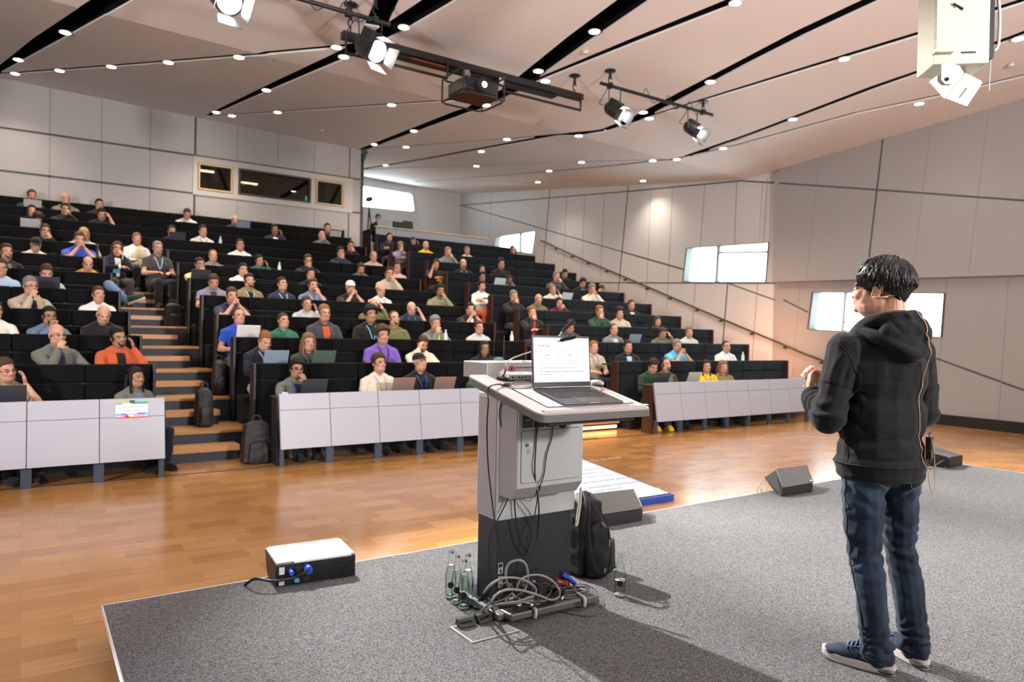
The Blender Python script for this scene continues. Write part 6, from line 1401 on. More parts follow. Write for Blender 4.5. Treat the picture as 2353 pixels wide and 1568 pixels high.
t=thing('control_desk','dark desk with screens behind the balustrade','desk',(a.x,20,zf)); ob('desk_top',MB().b2(a.x-.2,b.x+.3,19.75,20.4,a.z-.14,a.z-.10),m_black,t)
for xx in (a.x-.15,b.x+.25): ob('leg',MB().b2(xx-.02,xx+.02,19.8,20.35,zf,a.z-.14),m_black,t)
for i,(x,y,w_,h_,c) in enumerate([(882,514,.42,.24,'silver'),(914,519,.34,.24,'dark'),(937,519,.34,.28,'dark')]):
    p=zz(x,y,19.85); tt=thing('monitor',['grey laptop before the camera operator','small dark monitor right of the camera operator','second small dark monitor on the control desk, nearest the wall corner'][i],'monitor',p); ob('monitor_case',MB().box(p,(w_,.03,h_),(-.15,0,0)),mat('laptop '+c,MCOL[c],.4,metal=.3),tt,bevel=.006); ob('stand',MB().box(p+V((0,.08,-h_*.48)),(.14,.14,.03)),m_black,tt)
# ================================================================ RIG ON THE CEILING
def rigY(px,py,gap):
    lo,hi=5,14
    for _ in range(40):
        y=(lo+hi)/2; q=atY(px,py,y)
        if q.z<zc(q.x,y)-gap: lo=y
        else: hi=y
    return lo
YBM=rigY(1320,215,.30); y2=rigY(1403,205,.30); print('RIG',YBM,y2)
def up_at(px,py,Y): return atY(px,py,Y)
m_rig=mat('black rig steel',(.012,.012,.013),.45)
# main beam with lowered pipe frames
bA=up_at(786,86,YBM); bB=up_at(1336,226,YBM); zb=(bA.z+bB.z)/2
t=thing('lighting_beam','long black beam hanging under the ceiling carrying the projector','beam',((bA.x+bB.x)/2,YBM,zb))
ob('main_beam',MB().b2(bA.x,bB.x,YBM-.06,YBM+.06,zb-.03,zb+.07),m_rig,t,bevel=.006)
ob('lower_flange',MB().b2(bA.x+.3,bB.x-.5,YBM+.02,YBM+.16,zb-.06,zb-.03),m_rig,t)
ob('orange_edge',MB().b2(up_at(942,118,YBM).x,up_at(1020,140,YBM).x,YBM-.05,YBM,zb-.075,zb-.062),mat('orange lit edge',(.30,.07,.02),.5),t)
def pframe(x0,x1,z1,y): 
    m=MB(); P=[V((x0,y,zb)),V((x0,y,z1)),V((x1,y,z1)),V((x1,y,zb))]
    m.tube(P,.022,8); ob('pipe_frame',m,m_rig,t,smooth=40)
pframe(up_at(790,100,YBM).x,up_at(1022,160,YBM).x,zb-.24,YBM-.08); pframe(up_at(1150,190,YBM).x,up_at(1327,240,YBM).x,zb-.22,YBM-.08)
def chain(p,ztop,plate=True):
    m=MB(); z=p.z; k=0
    h=ztop-z
    m.tube([p,V((p.x,p.y,z+h*.2))],.012,8)
    c=V((p.x,p.y,z+h*.36)); m.tube([c+V((.035*math.cos(a),0,.05*math.sin(a))) for a in [math.pi*.1+i*.28 for i in range(18)]],.010,6)
    m.tube([V((p.x,p.y,z+h*.48)),V((p.x,p.y,ztop))],[.028,.02],10)
    if plate: m.cyl(V((p.x,p.y,ztop-.015)),V((p.x,p.y,ztop)),.09,16)
    return m
for x in (up_at(805,80,YBM).x,up_at(1320,215,YBM).x): ob('chain_hook',chain(V((x,YBM,zb+.06)),zc(x,YBM)),m_rig,t,smooth=40)
def pipe(xa,xb,y,z,lab,chains):
    t=thing('lighting_pipe',lab,'pipe',((xa+xb)/2,y,z)); ob('pipe',MB().cyl(V((xa,y,z)),V((xb,y,z)),.028,14),m_rig,t,smooth=40)
    for x in chains: ob('chain_hook',chain(V((x,y,z)),zc(x,y)),m_rig,t,smooth=40); ob('clamp',MB().box((x,y,z),(.07,.09,.09)),m_rig,t,bevel=.01)
    w=MB(); 
    for i in range(3):
        x=xa+(xb-xa)*(.35+.2*i); w.tube(smooth_path([V((x,y,z+.02)),V((x+.06,y,z+.12)),V((x+.14,y,z+.04)),V((x+.24,y,z-.08)),V((x+.36,y,z-.01))],5),.006,6)
        
    ob('safety_wire',w,m_rig,t,smooth=180); return t
a=up_at(1380,197,y2); b=up_at(1637,259,y2); z2=(a.z+b.z)/2; pipe(a.x,b.x,y2,z2,'short black lighting pipe at the right carrying two spotlights',[a.x+.2,b.x-.25])
a=up_at(640,-14,y2); b=up_at(896,54,y2); z3=(a.z+b.z)/2; pipe(a.x-1.3,b.x,y2,z3,'black lighting pipe at the top left carrying the bright spotlights',[a.x+.1,up_at(800,28,y2).x,up_at(862,46,y2).x])
def spot(px,py,Y,zp,aim,lab,R=.12,L=.30,energy=900,lens=60,tint=(1,.97,.93)):
    """px,py: lens centre in the photo"""
    p=up_at(px,py,Y-.25); d=(V(aim)-p).normalized(); t=thing('stage_spotlight',lab,'spotlight',p)
    M=d.to_track_quat('Z','Y').to_matrix().to_4x4(); M.translation=p
    b=MB(); b.lathe([(0,-L),(R*.7,-L),(R,-L*.8),(R,-.02),(R*1.06,-.02),(R*1.06,.01),(R*.93,.01),(R*.93,-.03),(0,-.03)],22,M=M); ob('housing',b,m_rig,t,smooth=40)
    b=MB(); b.box((0,R*.95,-L*.55),(R*1.2,R*.8,L*.7),M=M); ob('lamp_box',b,m_rig,t,bevel=.01)
    ob('fresnel_lens',MB().ell((0,0,0),(R*.86,R*.86,.03),M=M),emis('spot lens glow',(1,.98,.95),lens),t,smooth=180)
    for i in range(4):
        a=i*math.pi/2; Rm=Matrix.Rotation(a,4,'Z'); d0=MB(); h=R*.95; o=R*1.35; l=.15 if i%2 else .19
        d0.hexa([V((-h*.7,R*.98,.01)),V((h*.7,R*.98,.01)),V((h*.95,o,l)),V((-h*.95,o,l))],[V((-h*.7,R*1.0,.01)),V((h*.7,R*1.0,.01)),V((h*.95,o+.004,l)),V((-h*.95,o+.004,l))]); d0.xf(M@Rm); ob('barn_door',d0,m_rig,t)
    c=M@V((0,0,-L*.45)); y=MB(); s=M.to_3x3()@V((1,0,0)); s.z=0; s.normalize()
    y.tube([c+s*(R+.02),V((c.x,c.y,zp))*.0+V((c.x+s.x*(R+.02),Y if False else c.y,zp-.06)),V((c.x-s.x*(R+.02),c.y,zp-.06)),c-s*(R+.02)],.009,8); y.tube([V((c.x,c.y,zp-.06)),V((c.x,Y,zp))],.02,8)
    ob('yoke',y,m_rig,t,smooth=40)
    ob('power_lead',MB().tube(smooth_path([M@V((-R,0,-L)),M@V((-R*1.6,0,-L*1.1)),V((c.x-s.x*R*1.4,c.y,zp-.12)),V((c.x,Y,zp))],6),.006,6),m_rig,t,smooth=180)
    lamp('SPOT','spotlight_beam',p+d*.16,energy,tint,V(aim),spot_size=math.radians(46),spot_blend=.6,shadow_soft_size=.07)
spot(866,118,y2,z3,(6.2,1.0,.2),'black theatre spotlight shining brightly, hanging below the left end of the beam',R=.15,L=.34,energy=2300)
spot(527,4,y2,z3,(3.2,1.6,.2),'glaring white spotlight at the top edge of the picture',R=.15,L=.34,energy=3400,lens=400)
spot(1425,262,y2,z2,(9.3,1.5,.2),'black spotlight with barn doors, left one on the short right pipe',R=.115,L=.30,energy=1500)
spot(1602,304,y2,z2,(10.6,2.0,.2),'black spotlight with barn doors, right one on the short right pipe',R=.105,L=.28,energy=1500)
lamp('SPOT','stage_spot_right',(13.4,4.6,5.0),900,(1,.97,.93),(3.4,1.4,.3),spot_size=math.radians(50),spot_blend=.6,shadow_soft_size=.08)
lamp('SPOT','ceiling_fill',(-5.5,2.0,3.2),2100,(1,.93,.90),(1.0,9,6.9),spot_size=math.radians(125),spot_blend=.9,shadow_soft_size=.3)  # added fill without a fixture, aimed up to brighten the left of the ceiling
lamp('SPOT','ceiling_fill',(5.0,-4.4,3.4),2300,(1,.92,.90),(6.5,7,7.2),spot_size=math.radians(120),spot_blend=.9,shadow_soft_size=.3)  # second added fill, no real lamp here, lifts the ceiling from the front
# projector in its cage
pj=up_at(1083,210,YBM-.1); t=thing('ceiling_projector','black projector in a round cornered tube cage under the beam, lens lit','projector',pj)
w=.58; c=V((pj.x,YBM-.15,pj.z)); ob('projector_body',MB().box(c,(w,.50,.20)),mat('projector black',(.02,.021,.021),.4),t,bevel=.03,smooth=50); ob('bottom_plate',MB().box(c+V((0,0,-.115)),(w*.96,.48,.02)),mat('red brown plate',(.07,.022,.015),.6),t)
lc=up_at(1104,197,YBM-.42); lc=V((lc.x,YBM-.41,lc.z)); ob('lens_barrel',MB().cyl(lc,lc+V((0,-.09,0)),.095,22),m_blk,t,smooth=40); ob('lens_glass',MB().ell(lc+V((.02,-.085,.0)),(.042,.02,.042)),emis('projector lens glow',(.75,1,.9),12),t,smooth=180)
cg=MB()
for dz_ in (-.17,.17):
    P=[]; hw,hd,r=.36,.33,.12
    for cx,cy,a0 in ((hw-r,hd-r,0),(-hw+r,hd-r,90),(-hw+r,-hd+r,180),(hw-r,-hd+r,270)):
        for i in range(5): a=math.radians(a0+22.5*i); P.append(c+V((cx+r*math.cos(a),cy+r*math.sin(a),dz_)))
    cg.tube(P,.014,8,closed=True)
for sx in (-1,1):
    for sy in (-1,1): cg.tube([c+V((sx*.345,sy*.31,-.17)),c+V((sx*.345,sy*.31,.17))],.013,8)
ob('tube_cage',cg,m_rig,t,smooth=40); ob('mounting_tube',MB().cyl(c+V((-.03,.08,.10)),V((c.x-.03,YBM,zb)),.05,16),mat('grey mount',(.25,.24,.22),.5),t,smooth=40)
ob('label_tag',MB().box(up_at(1153,185,YBM-.2),(.10,.01,.12),(0,0,.2)),mat('grey tag',(.4,.4,.4),.5),t)
# white follow unit at the top right
m_iv=mat('ivory metal',(.42,.42,.33),.4)
S0=4.6
P0=lambda x,y,s=S0: atS(x,y,s)
bl_=P0(2149,154);br_=P0(2264,141);tl_=P0(2150,-40);tr_=P0(2262,-60)
vd=(P0(2200,80)-V((0,0,CAMZ))).normalized(); rt=vd.cross(V((0,0,1))).normalized(); 
t=thing('camera_mirror_unit','ivory white ceiling unit with a tilted lower head at the top right','ceiling unit',P0(2205,0))
cc=P0(2206,60); ztop=zc(cc.x,cc.y); bz0=P0(2206,150).z
R3=Matrix((rt,V((-rt.y,rt.x,0)),V((0,0,1)))).transposed().to_4x4(); R3.translation=V((cc.x,cc.y,0)); R3=R3@Matrix.Rotation(math.radians(24),4,'Z')
px_m=1641/S0; W1=118/px_m
ob('upper_case',MB().box((0,.10,(bz0+ztop-.5)/2),(W1,.26,(ztop-.5)-bz0),M=R3),m_iv,t,bevel=.006); ob('ceiling_stem',MB().box((0,.10,ztop-.25),(W1*.5,.12,.52),M=R3),m_iv,t)
ob('side_wing',MB().box((-W1*.36,-.05,(bz0+ztop-.6)/2+.06),(W1*.34,.06,(ztop-.6)-bz0),M=R3),m_iv,t,bevel=.004)
ob('dark_rear',MB().box((W1*.5+.018,.10,(bz0+ztop-.5)/2+.02),(.035,.22,(ztop-.5)-bz0-.04),M=R3),m_blk,t)
vt=MB(); 
for i in range(30): vt.box((-W1*.53,-.06,bz0+.1+i*.02),(.006,.03,.010),M=R3)
ob('edge_teeth',vt,m_iv,t)
sl=MB(); sl.box((W1*.12,-.0305,bz0+.07),(.09,.002,.012),M=R3); ob('slot_mark',sl,m_blk,t)
ob('lever',MB().tube([R3@V((-W1*.25,-.09,bz0+.36)),R3@V((-W1*.08,-.09,bz0+.32))],[.006,.010],8),m_blk,t)
yk=P0(2183,180); ob('yoke_plate',MB().slab([P0(2163,148,S0-.02),P0(2197,140,S0-.02),P0(2197,185,S0-.02),P0(2190,194,S0-.02),P0(2172,194,S0-.02),P0(2162,184,S0-.02)],vd*.01),m_iv,t,bevel=.003)
ob('pivot',MB().cyl(P0(2176,182,S0-.03),P0(2176,182,S0-.01),.012,12),m_blk,t)
hd_=[P0(2134,188),P0(2165,168),P0(2197,142),P0(2216,168),P0(2184,222),P0(2168,228)]
ob('head_cheek',MB().slab([P0(2134,188),P0(2170,160),P0(2198,141),P0(2216,168),P0(2170,228)],vd*.02),m_iv,t,bevel=.003)
n_=vd*.30
ob('tilting_head',MB().hexa([P0(2172,226,S0+.0),P0(2217,168,S0+.0),P0(2258,190,S0+.02),P0(2222,245,S0+.02)],[q+n_*.7 for q in (P0(2172,226,S0),P0(2217,168,S0),P0(2258,190,S0+.02),P0(2222,245,S0+.02))]),mat('ivory metal light',(.50,.51,.46),.35),t,bevel=.004)
ob('head_slot',MB().slab([P0(2209,222,S0-.005),P0(2226,199,S0-.005),P0(2229,201,S0-.005),P0(2212,224,S0-.005)],vd*.004),mat('brown mark',(.35,.32,.2),.5),t)
cable('unit_cable','pale grey cable hanging beside the ivory ceiling unit',[P0(2291,-30),P0(2297,30),P0(2296,80),P0(2293,105),P0(2284,118)],.010,mat('pale grey cable',(.45,.45,.43),.5))
cable('safety_wire','thin steel wire hanging from the ivory ceiling unit to its lower head',[P0(2283,-20),P0(2280,60),P0(2277,130),P0(2273,210)],.003,mat('pale grey cable',(.45,.45,.43),.5))
# small ceiling fittings
m_cw=mat('white plastic fitting',(.62,.56,.53),.5)
for x,y,lab in [(1345,117,'round smoke detector on the ceiling between the two widest dark slots'),(2324,147,'round ceiling detector right of the ivory unit'),(740,298,'small ceiling sprinkler below the long thin slot at the left')]:
    p=cplane(x,y); t=thing('smoke_detector',lab,'detector',p); ob('detector_base',MB().lathe([(.06,0),(.06,-.02),(.035,-.045),(0,-.05)],16,p),m_cw,t,smooth=50); ob('detector_ring',MB().lathe([(.062,-.008),(.062,-.012),(.055,-.012)],16,p),m_black,t)
# handrail on the right wall
m_rail=mat('brown metal handrail',(.06,.035,.025),.4)
HP=[(1243,553),(1340,597),(1437,638),(1540,682),(1657,733),(1770,780)]; HN=[(1803,794),(1850,814),(1893,830)]
pts=[farwall(*q,.09) for q in HP]+[nearwall(*q,.09) for q in HN]
t=thing('handrail','long brown handrail climbing along the right wall','handrail',pts[-1])
ob('rail',MB().tube(pts,.024,10),m_rail,t,smooth=180)
for q in [(1277,571),(1315,588),(1351,604),(1394,622),(1437,641),(1487,662),(1540,684),(1602,711),(1657,735),(1728,765)]: 
    a=farwall(*q,.09); b=farwall(*q,.0)
    ob('bracket',MB().box((a+b)/2-V((0,0,.03)),(.10,.05,.05)),m_rail,t)
for q in [(1804,796),(1888,831)]:
    a=nearwall(*q,.09); b=nearwall(*q,.0); ob('bracket',MB().box((a+b)/2-V((0,0,.03)),(.10,.05,.05)),m_rail,t)
# ================================================================ THE SPEAKER
from mathutils.bvhtree import BVHTree
HO=V((3.078,1.600,HS)); HR=Matrix.Translation(HO)@Matrix.Rotation(math.radians(160),4,'Z')
def bvh(me): return BVHTree.FromPolygons([v.co.copy() for v in me.vertices],[tuple(p.vertices) for p in me.polygons])
def drape(tree,pts,off=.001,k=6,sub=True):
    P=smooth_path(pts,k) if sub else [V(p) for p in pts]; out=[]
    for p in P:
        c,n,_,_=tree.find_nearest(p); out.append(c+n*off)
    return out
HERO=thing('person','speaker standing in a black hoodie, blue jeans and navy trainers, hands clasped, facing the audience','person',HO)
HERO.rotation_euler=(0,0,math.radians(160))
def hob(name,me,mats,smooth=180,**kw):
    o=ob(name,me,mats,None,smooth=smooth if isinstance(me,MB) else None,**kw); o.parent=HERO; return o
hs=.955
HM=Matrix.Translation((-.012,.018,1.752-1.338*hs))@Matrix.Diagonal((hs,hs,hs,1))
HY=Matrix.Translation(HM@V((0,-.005,1.05)))@Matrix.Rotation(math.radians(38),4,'Z')@Matrix.Rotation(math.radians(2),4,'X')@Matrix.Translation(-(HM@V((0,-.005,1.05))))@HM
ELB={'L':V((.262,-.005,1.065)),'R':V((-.255,-.03,1.08))}; WRI={'L':V((.150,-.275,1.145)),'R':V((.015,-.315,1.175))}
SHO={'L':V((.182,.0,1.350)),'R':V((-.182,.0,1.350))}
FT={'L':(V((.054,.089,0)),V((.215,-.125,0))),'R':(V((-.121,.075,0)),V((-.140,-.19,0)))}
HIP={'L':V((.088,.01,.87)),'R':V((-.088,.01,.87))}; ANK={}
for k in 'LR':
    h,t_=FT[k]; d=(t_-h).normalized(); ANK[k]=h+d*.065+V((0,0,.10))
KNE={k:(HIP[k]+ANK[k])/2+V((0,-.035,.0)) for k in 'LR'}
# body: one continuous surface
m=MB(); head_blobs(m,HY,True)
m.v=[v for v in m.v]
def T_(p): return HY@V(p)
m.cap((0,.02,1.40),tuple(T_((0,-.012,1.12))),.060,.058); m.cap((0,.03,1.38),tuple(T_((0,.02,1.15))),.055,.052)
# longer jaw line, profile details
for s in (-1,1):
    a0=T_((s*.070,-.028,1.160)); 
    # ear: helix, antihelix, lobe
    ear=[(s*.079,-.040,1.188),(s*.085,-.038,1.205),(s*.090,-.024,1.216),(s*.092,-.008,1.208),(s*.090,-.003,1.190),(s*.086,-.010,1.172),(s*.081,-.022,1.160)]
    m.tube(smooth_path([T_(p) for p in ear],4),.0048,8); m.ell(T_((s*.079,-.027,1.158)),.0085)
    m.tube(smooth_path([T_(p) for p in [(s*.084,-.020,1.204),(s*.086,-.013,1.193),(s*.083,-.018,1.176)]],4),.0042,8); m.ell(T_((s*.078,-.036,1.182)),(.005,.006,.007))
m.ell((0,.0,1.20),(.15,.10,.25)); m.ell((0,0,.95),(.14,.10,.16))
for k,s in (('L',1),('R',-1)):
    m.cap(SHO[k],ELB[k],.050,.040); m.cap(ELB[k],WRI[k],.038,.0265); m.cap(HIP[k],KNE[k],.080,.055); m.cap(KNE[k],ANK[k],.050,.036)
    m.cap((0,0,1.40),SHO[k],.05,.05); h,t_=FT[k]; m.cap(ANK[k]-V((0,0,.05)),h.lerp(t_,.8)+V((0,0,.035)),.035,.025)
hand(m,WRI['L'],(-.35,-.30,.88),(-.75,.45,.1),.95,s=1,tr=.98,spread=.95)
hand(m,WRI['R']+V((0,-.02,.01)),(.72,-.40,.52),(.45,.85,-.15),1.15,s=-1,tr=.98,spread=.95)
body=remesh(m,.0042,2,name='body')
for mm_ in (mat('speaker skin',(.60,.335,.225),.45,sss=.2,var=.05,vscale=25),m_eye,mat('speaker lips',(.45,.18,.15),.4),mat('black hair',(.010,.009,.009),.35)): body.materials.append(mm_)
Mi=HY.inverted()
for p in body.polygons:
    c=Mi@p.center
    if c.y>-.10 or c.z<1.10 or c.z>1.25: continue
    if abs(abs(c.x)-.032)<.0115 and abs(c.z-1.193)<.0030: p.material_index=1
    elif abs(c.x)<.022 and abs(c.z-1.1385)<.0095 and c.y<-.127: p.material_index=2
    elif abs(abs(c.x)-.031)<.016 and abs(c.z-1.2150)<.0032 and c.y<-.115: p.material_index=3
hob('body',body,None)
# hair: shell and locks
m=MB()
def HE(c,r): 
    b=len(m.v); m.ell(c,r,nu=20,nv=14); m.v[b:]=[tuple(HY@V(p)) for p in m.v[b:]]
HE((0,-.014,1.252),(.091,.114,.090)); HE((0,.040,1.225),(.086,.076,.080)); HE((0,.045,1.175),(.062,.045,.050)); HE((0,.042,1.140),(.046,.032,.040)); HE((0,-.092,1.258),(.068,.036,.030))
for s in (-1,1): HE((s*.074,-.058,1.218),(.013,.024,.040)); HE((s*.080,.015,1.215),(.014,.045,.045)); HE((s*.078,-.01,1.235),(.016,.06,.035))
shell=remesh(m,.006,3,disp=lambda co,n:.004*noise.noise(co*35),name='hair_cap'); 
tree=bvh(shell)
m_hair=mat('speaker black hair',(.009,.0085,.0085),.36,spec=.45); shell.materials.append(m_hair)
hair=hob('hair',shell,None)
lk=MB(); rnd=random.Random(5)
crown=V((.005,.055,1.335))
for i in range(1500):
    a=rnd.uniform(0,2*math.pi); u=rnd.random()**.7
    dirv=V((math.cos(a),math.sin(a),0)); st=crown+V((dirv.x*.085*u,dirv.y*(.115*u if dirv.y>0 else .17*u),-.13*u*u))
    frontness=max(0,-dirv.y)
    pts=[]; L=rnd.uniform(.035,.075); p=st.copy(); sw=rnd.uniform(-.35,.35)
    for j in range(5):
        q=HY@p; c,n,_,_=tree.find_nearest(q); lift=.0015+.0045*math.sin(math.pi*min(1,j/4.))*rnd.uniform(.4,1.2)+(.003 if j==4 else 0)*rnd.random(); pts.append(c+n*lift)
        t=V((dirv.x*.55+sw*-dirv.y*.4,dirv.y*.5+sw*dirv.x*.4,-.5-.9*u)).normalized(); p=p+t*L/4
    rr=rnd.uniform(.0018,.0036); lk.tube(pts,[rr,rr*1.15,rr,rr*.7,rr*.15],4,cap=False,flat=.6)
# fringe and nape ends
for i in range(260):
    x=rnd.uniform(-.074,.074); z=1.262; y=-.120*math.sqrt(max(.05,1-(x/.098)**2))
    l=rnd.uniform(.020,.040)*(1 if abs(x)<.05 else 1.35); P=[HY@V((x*.95,y+.012,z+.012)),HY@V((x,y-.004,z)),HY@V((x*1.03+rnd.uniform(-.004,.004),y-.006,z-l*.6)),HY@V((x*1.04+rnd.uniform(-.006,.006),y-.001,z-l))]
    rr=rnd.uniform(.0018,.003); lk.tube(P,[rr,rr*1.1,rr*.8,rr*.1],4,cap=False,flat=.6)
for s in (-1,1):
    for i in range(90):
        y=rnd.uniform(-.085,-.045); z0=1.235; P=[HY@V((s*.082,y,z0)),HY@V((s*(.085),y+.002,z0-.025)),HY@V((s*(.079),y+.004,z0-.045-.03*(y+.085)/.04*rnd.random()))]; rr=rnd.uniform(.0015,.0026); lk.tube(P,[rr,rr,rr*.1],4,cap=False,flat=.6)
    for i in range(120):
        y=rnd.uniform(-.03,.06); z0=1.22; P=[HY@V((s*.091*(1-max(0,y)*2.2),y,z0)),HY@V((s*.092*(1-max(0,y)*2.4),y+.006,z0-.02)),HY@V((s*.084*(1-max(0,y)*2.6),y+.012,z0-.032-.02*rnd.random()-max(0,y)*.5))]; rr=rnd.uniform(.0015,.0028); lk.tube(P,[rr,rr,rr*.1],4,cap=False,flat=.6)
o=hob('hair_locks',lk,m_hair); o.parent=hair; o.matrix_parent_inverse=Matrix()
# hoodie ----------------------------------------------------------
m=MB()
m.ell((0,.008,1.24),(.198,.150,.19)); m.ell((0,.0,1.06),(.195,.152,.22)); m.ell((0,.005,.92),(.190,.152,.13)); m.ell((0,.035,1.27),(.165,.13,.15))
m.cap((-.155,.005,1.355),(.155,.005,1.355),.072,.072)
for s in (-1,1): m.cap((s*.15,.005,1.375),(s*.05,.01,1.455),.050,.052)
m.tube([(.168*math.cos(t),.133*math.sin(t)+.005,.865) for t in [2*math.pi*i/24 for i in range(24)]],.030,8,closed=True); m.tube([(.166*math.cos(t),.131*math.sin(t)+.005,.820) for t in [2*math.pi*i/24 for i in range(24)]],.024,8,closed=True); m.tube([(.166*math.cos(t),.131*math.sin(t)+.005,.84) for t in [2*math.pi*i/24 for i in range(24)]],.024,8,closed=True); m.ell((0,0.005,.86),(.175,.138,.07))
# hood: collar rim and pouch
m.tube(smooth_path([(.012,-.115,1.380),(.070,-.085,1.400),(.102,-.02,1.435),(.098,.055,1.470),(.058,.115,1.488),(0,.135,1.490),(-.058,.115,1.488),(-.098,.055,1.470),(-.098,-.02,1.435),(-.055,-.085,1.400)],4,closed=True),.030,8,closed=True)
m.ell((0,.122,1.42),(.115,.062,.078)); m.ell((0,.142,1.370),(.100,.052,.070)); m.ell((0,.132,1.315),(.060,.040,.050)); m.ell((-.045,.142,1.42),(.07,.05,.07))
m.tube(smooth_path([(.125,.035,1.42),(.105,.115,1.395),(.055,.172,1.355),(0,.185,1.335),(-.055,.172,1.355),(-.105,.115,1.395),(-.125,.035,1.42)],4),.026,8)
for k in 'LR':
    m.cap(SHO[k],ELB[k],.074,.066); m.ell(ELB[k],(.070,.074,.074)); q=ELB[k].lerp(WRI[k],.74); m.cap(ELB[k],q,.068,.052); m.cap(ELB[k].lerp(WRI[k],.78),WRI[k].lerp(ELB[k],.06),.042,.037)
    ax=(WRI[k]-ELB[k]).normalized()
def ridge(d,w,a): return a*math.exp(-(d/w)**2)
def segd(p,a,b):
    a=V(a);b=V(b); ab=b-a; t=max(0,min(1,(p-a).dot(ab)/ab.length_squared)); return (p-(a+ab*t)).length
FOLD=[((.20,.06,1.44),(.16,.15,1.12),.016,.010),((.13,.13,1.36),(.07,.17,.98),.018,.008),((-.05,.16,1.30),(-.13,.13,1.0),.02,.008),((.22,.09,1.30),(.245,.03,1.16),.012,-.010),
 ((.15,.10,.99),(-.04,.17,1.05),.014,.009),((.17,.06,.93),(.0,.16,.97),.014,.009),((.10,.14,.90),(-.10,.14,.95),.014,.009),((-.15,.10,1.15),(-.19,.03,.98),.016,.010),((.19,.02,1.08),(.13,.13,.97),.014,-.009),
 ((.30,-.02,1.24),(.33,-.06,1.12),.012,.008),((.24,.06,1.33),(.33,.02,1.2),.014,.009),((.06,.19,1.42),(.10,.13,1.50),.012,-.010),((-.02,.20,1.43),(.02,.16,1.50),.012,.008),((-.09,.16,1.46),(-.03,.19,1.39),.012,-.008)]
def hfold(co,n):
    d=0
    for a,b,w_,am in FOLD:
        q=segd(co,a,b)
        if q<w_*3: d+=ridge(q,w_,am)
    p=V((co.x*10,co.y*10,co.z*5)); d+=.007*noise.noise(p+V((3,1,2)))
    for k in 'LR':
        ax=(WRI[k]-ELB[k]); t=(co-ELB[k]).dot(ax)/ax.length_squared; r_=(co-(ELB[k]+ax*t)).length
        if .05<t<.9 and r_<.12: d+=.0075*math.sin(t*26+5*noise.noise(co*9))*min(1,(t-.05)*5)*min(1,(.9-t)*6)
        ax=(ELB[k]-SHO[k]); t=(co-SHO[k]).dot(ax)/ax.length_squared; r_=(co-(SHO[k]+ax*t)).length
        if .55<t<1.05 and r_<.12: d+=.006*math.sin(t*19+6*noise.noise(co*8))
    if co.z<.90: d*=max(0,(co.z-.865)/.035)
    return d
hoodie=remesh(m,.006,3,disp=hfold,name='hoodie')
def fabric(name,col,stretch=None):
    m_,nt,b=_mat(name); N=nt.nodes; L=nt.links; tc=N.new('ShaderNodeTexCoord'); n=N.new('ShaderNodeTexNoise'); n.inputs['Scale'].default_value=700; n2=N.new('ShaderNodeTexNoise'); n2.inputs['Scale'].default_value=16; n2.inputs['Detail'].default_value=4
    L.new(tc.outputs['Object'],n.inputs['Vector']); L.new(tc.outputs['Object'],n2.inputs['Vector'])
    bp=N.new('ShaderNodeBump'); bp.inputs['Strength'].default_value=.25; bp.inputs['Distance'].default_value=.001; L.new(n.outputs['Fac'],bp.inputs['Height'])
    bp2=N.new('ShaderNodeBump'); bp2.inputs['Strength'].default_value=.5; bp2.inputs['Distance'].default_value=.010; L.new(n2.outputs['Fac'],bp2.inputs['Height']); L.new(bp.outputs[0],bp2.inputs['Normal']); L.new(bp2.outputs[0],b.inputs['Normal'])
    b.inputs['Base Color'].default_value=tuple(col)+(1,); b.inputs['Roughness'].default_value=.85; b.inputs['Sheen Weight'].default_value=.10; b.inputs['Specular IOR Level'].default_value=.2; return m_
m_hood=fabric('black hoodie fabric',(.0085,.009,.010)); hoodie.materials.append(m_hood); HD=hob('hoodie',hoodie,None)
ht=bvh(hoodie); m_seamh=mat('hoodie seam',(.006,.006,.007),.8)
sm=MB()
sm.tube(drape(ht,[(.215,-.06,1.33),(.235,.0,1.38),(.225,.07,1.33),(.195,.10,1.25),(.19,.09,1.17)],.0005),.0022,5); sm.tube(drape(ht,[(-.215,-.06,1.33),(-.235,.0,1.38),(-.225,.07,1.33),(-.195,.10,1.25)],.0005),.0022,5)
sm.tube(drape(ht,[(.18,.0,1.30),(.18,.01,1.1),(.185,.02,.95),(.17,.03,.86)],.0005),.0018,5)
sm.tube(drape(ht,[(.22*math.cos(t),.19*math.sin(t),.872) for t in [math.pi*2*i/16 for i in range(17)]],.0008),.0030,5)
sm.tube(drape(ht,[(.13,-.02,1.455),(.125,.05,1.44),(.10,.11,1.40),(.06,.17,1.35),(0,.19,1.32),(-.06,.17,1.35),(-.10,.11,1.40)],.0005),.0022,5)
o=ob('seams',sm,m_seamh,smooth=180); o.parent=HD
wire=MB(); wire.tube(smooth_path([tuple(HY@V((.075,.0,1.155))),tuple(HY@V((.050,.055,1.148))),(-.02,.11,1.50)],6),.0013,5)
w1=drape(ht,[(-.03,.17,1.54),(-.045,.215,1.48),(-.05,.23,1.40),(-.062,.20,1.33)],.004)+drape(ht,[(-.075,.20,1.22),(-.085,.19,1.10),(-.085,.17,1.0),(-.095,.17,.95),(-.105,.16,.90)],.003)
wire.tube(w1,.0021,6); P=[w1[-1],V((-.075,.185,.86)),V((-.08,.185,.80)),V((-.115,.165,.755)),V((-.145,.145,.80)),V((-.150,.14,.90)),V((-.140,.135,.99))]; wire.tube(smooth_path(P,6),.0018,6)
m_wire=mat('tan microphone wire',(.62,.42,.26),.45); o=hob('microphone_wire',wire,m_wire)
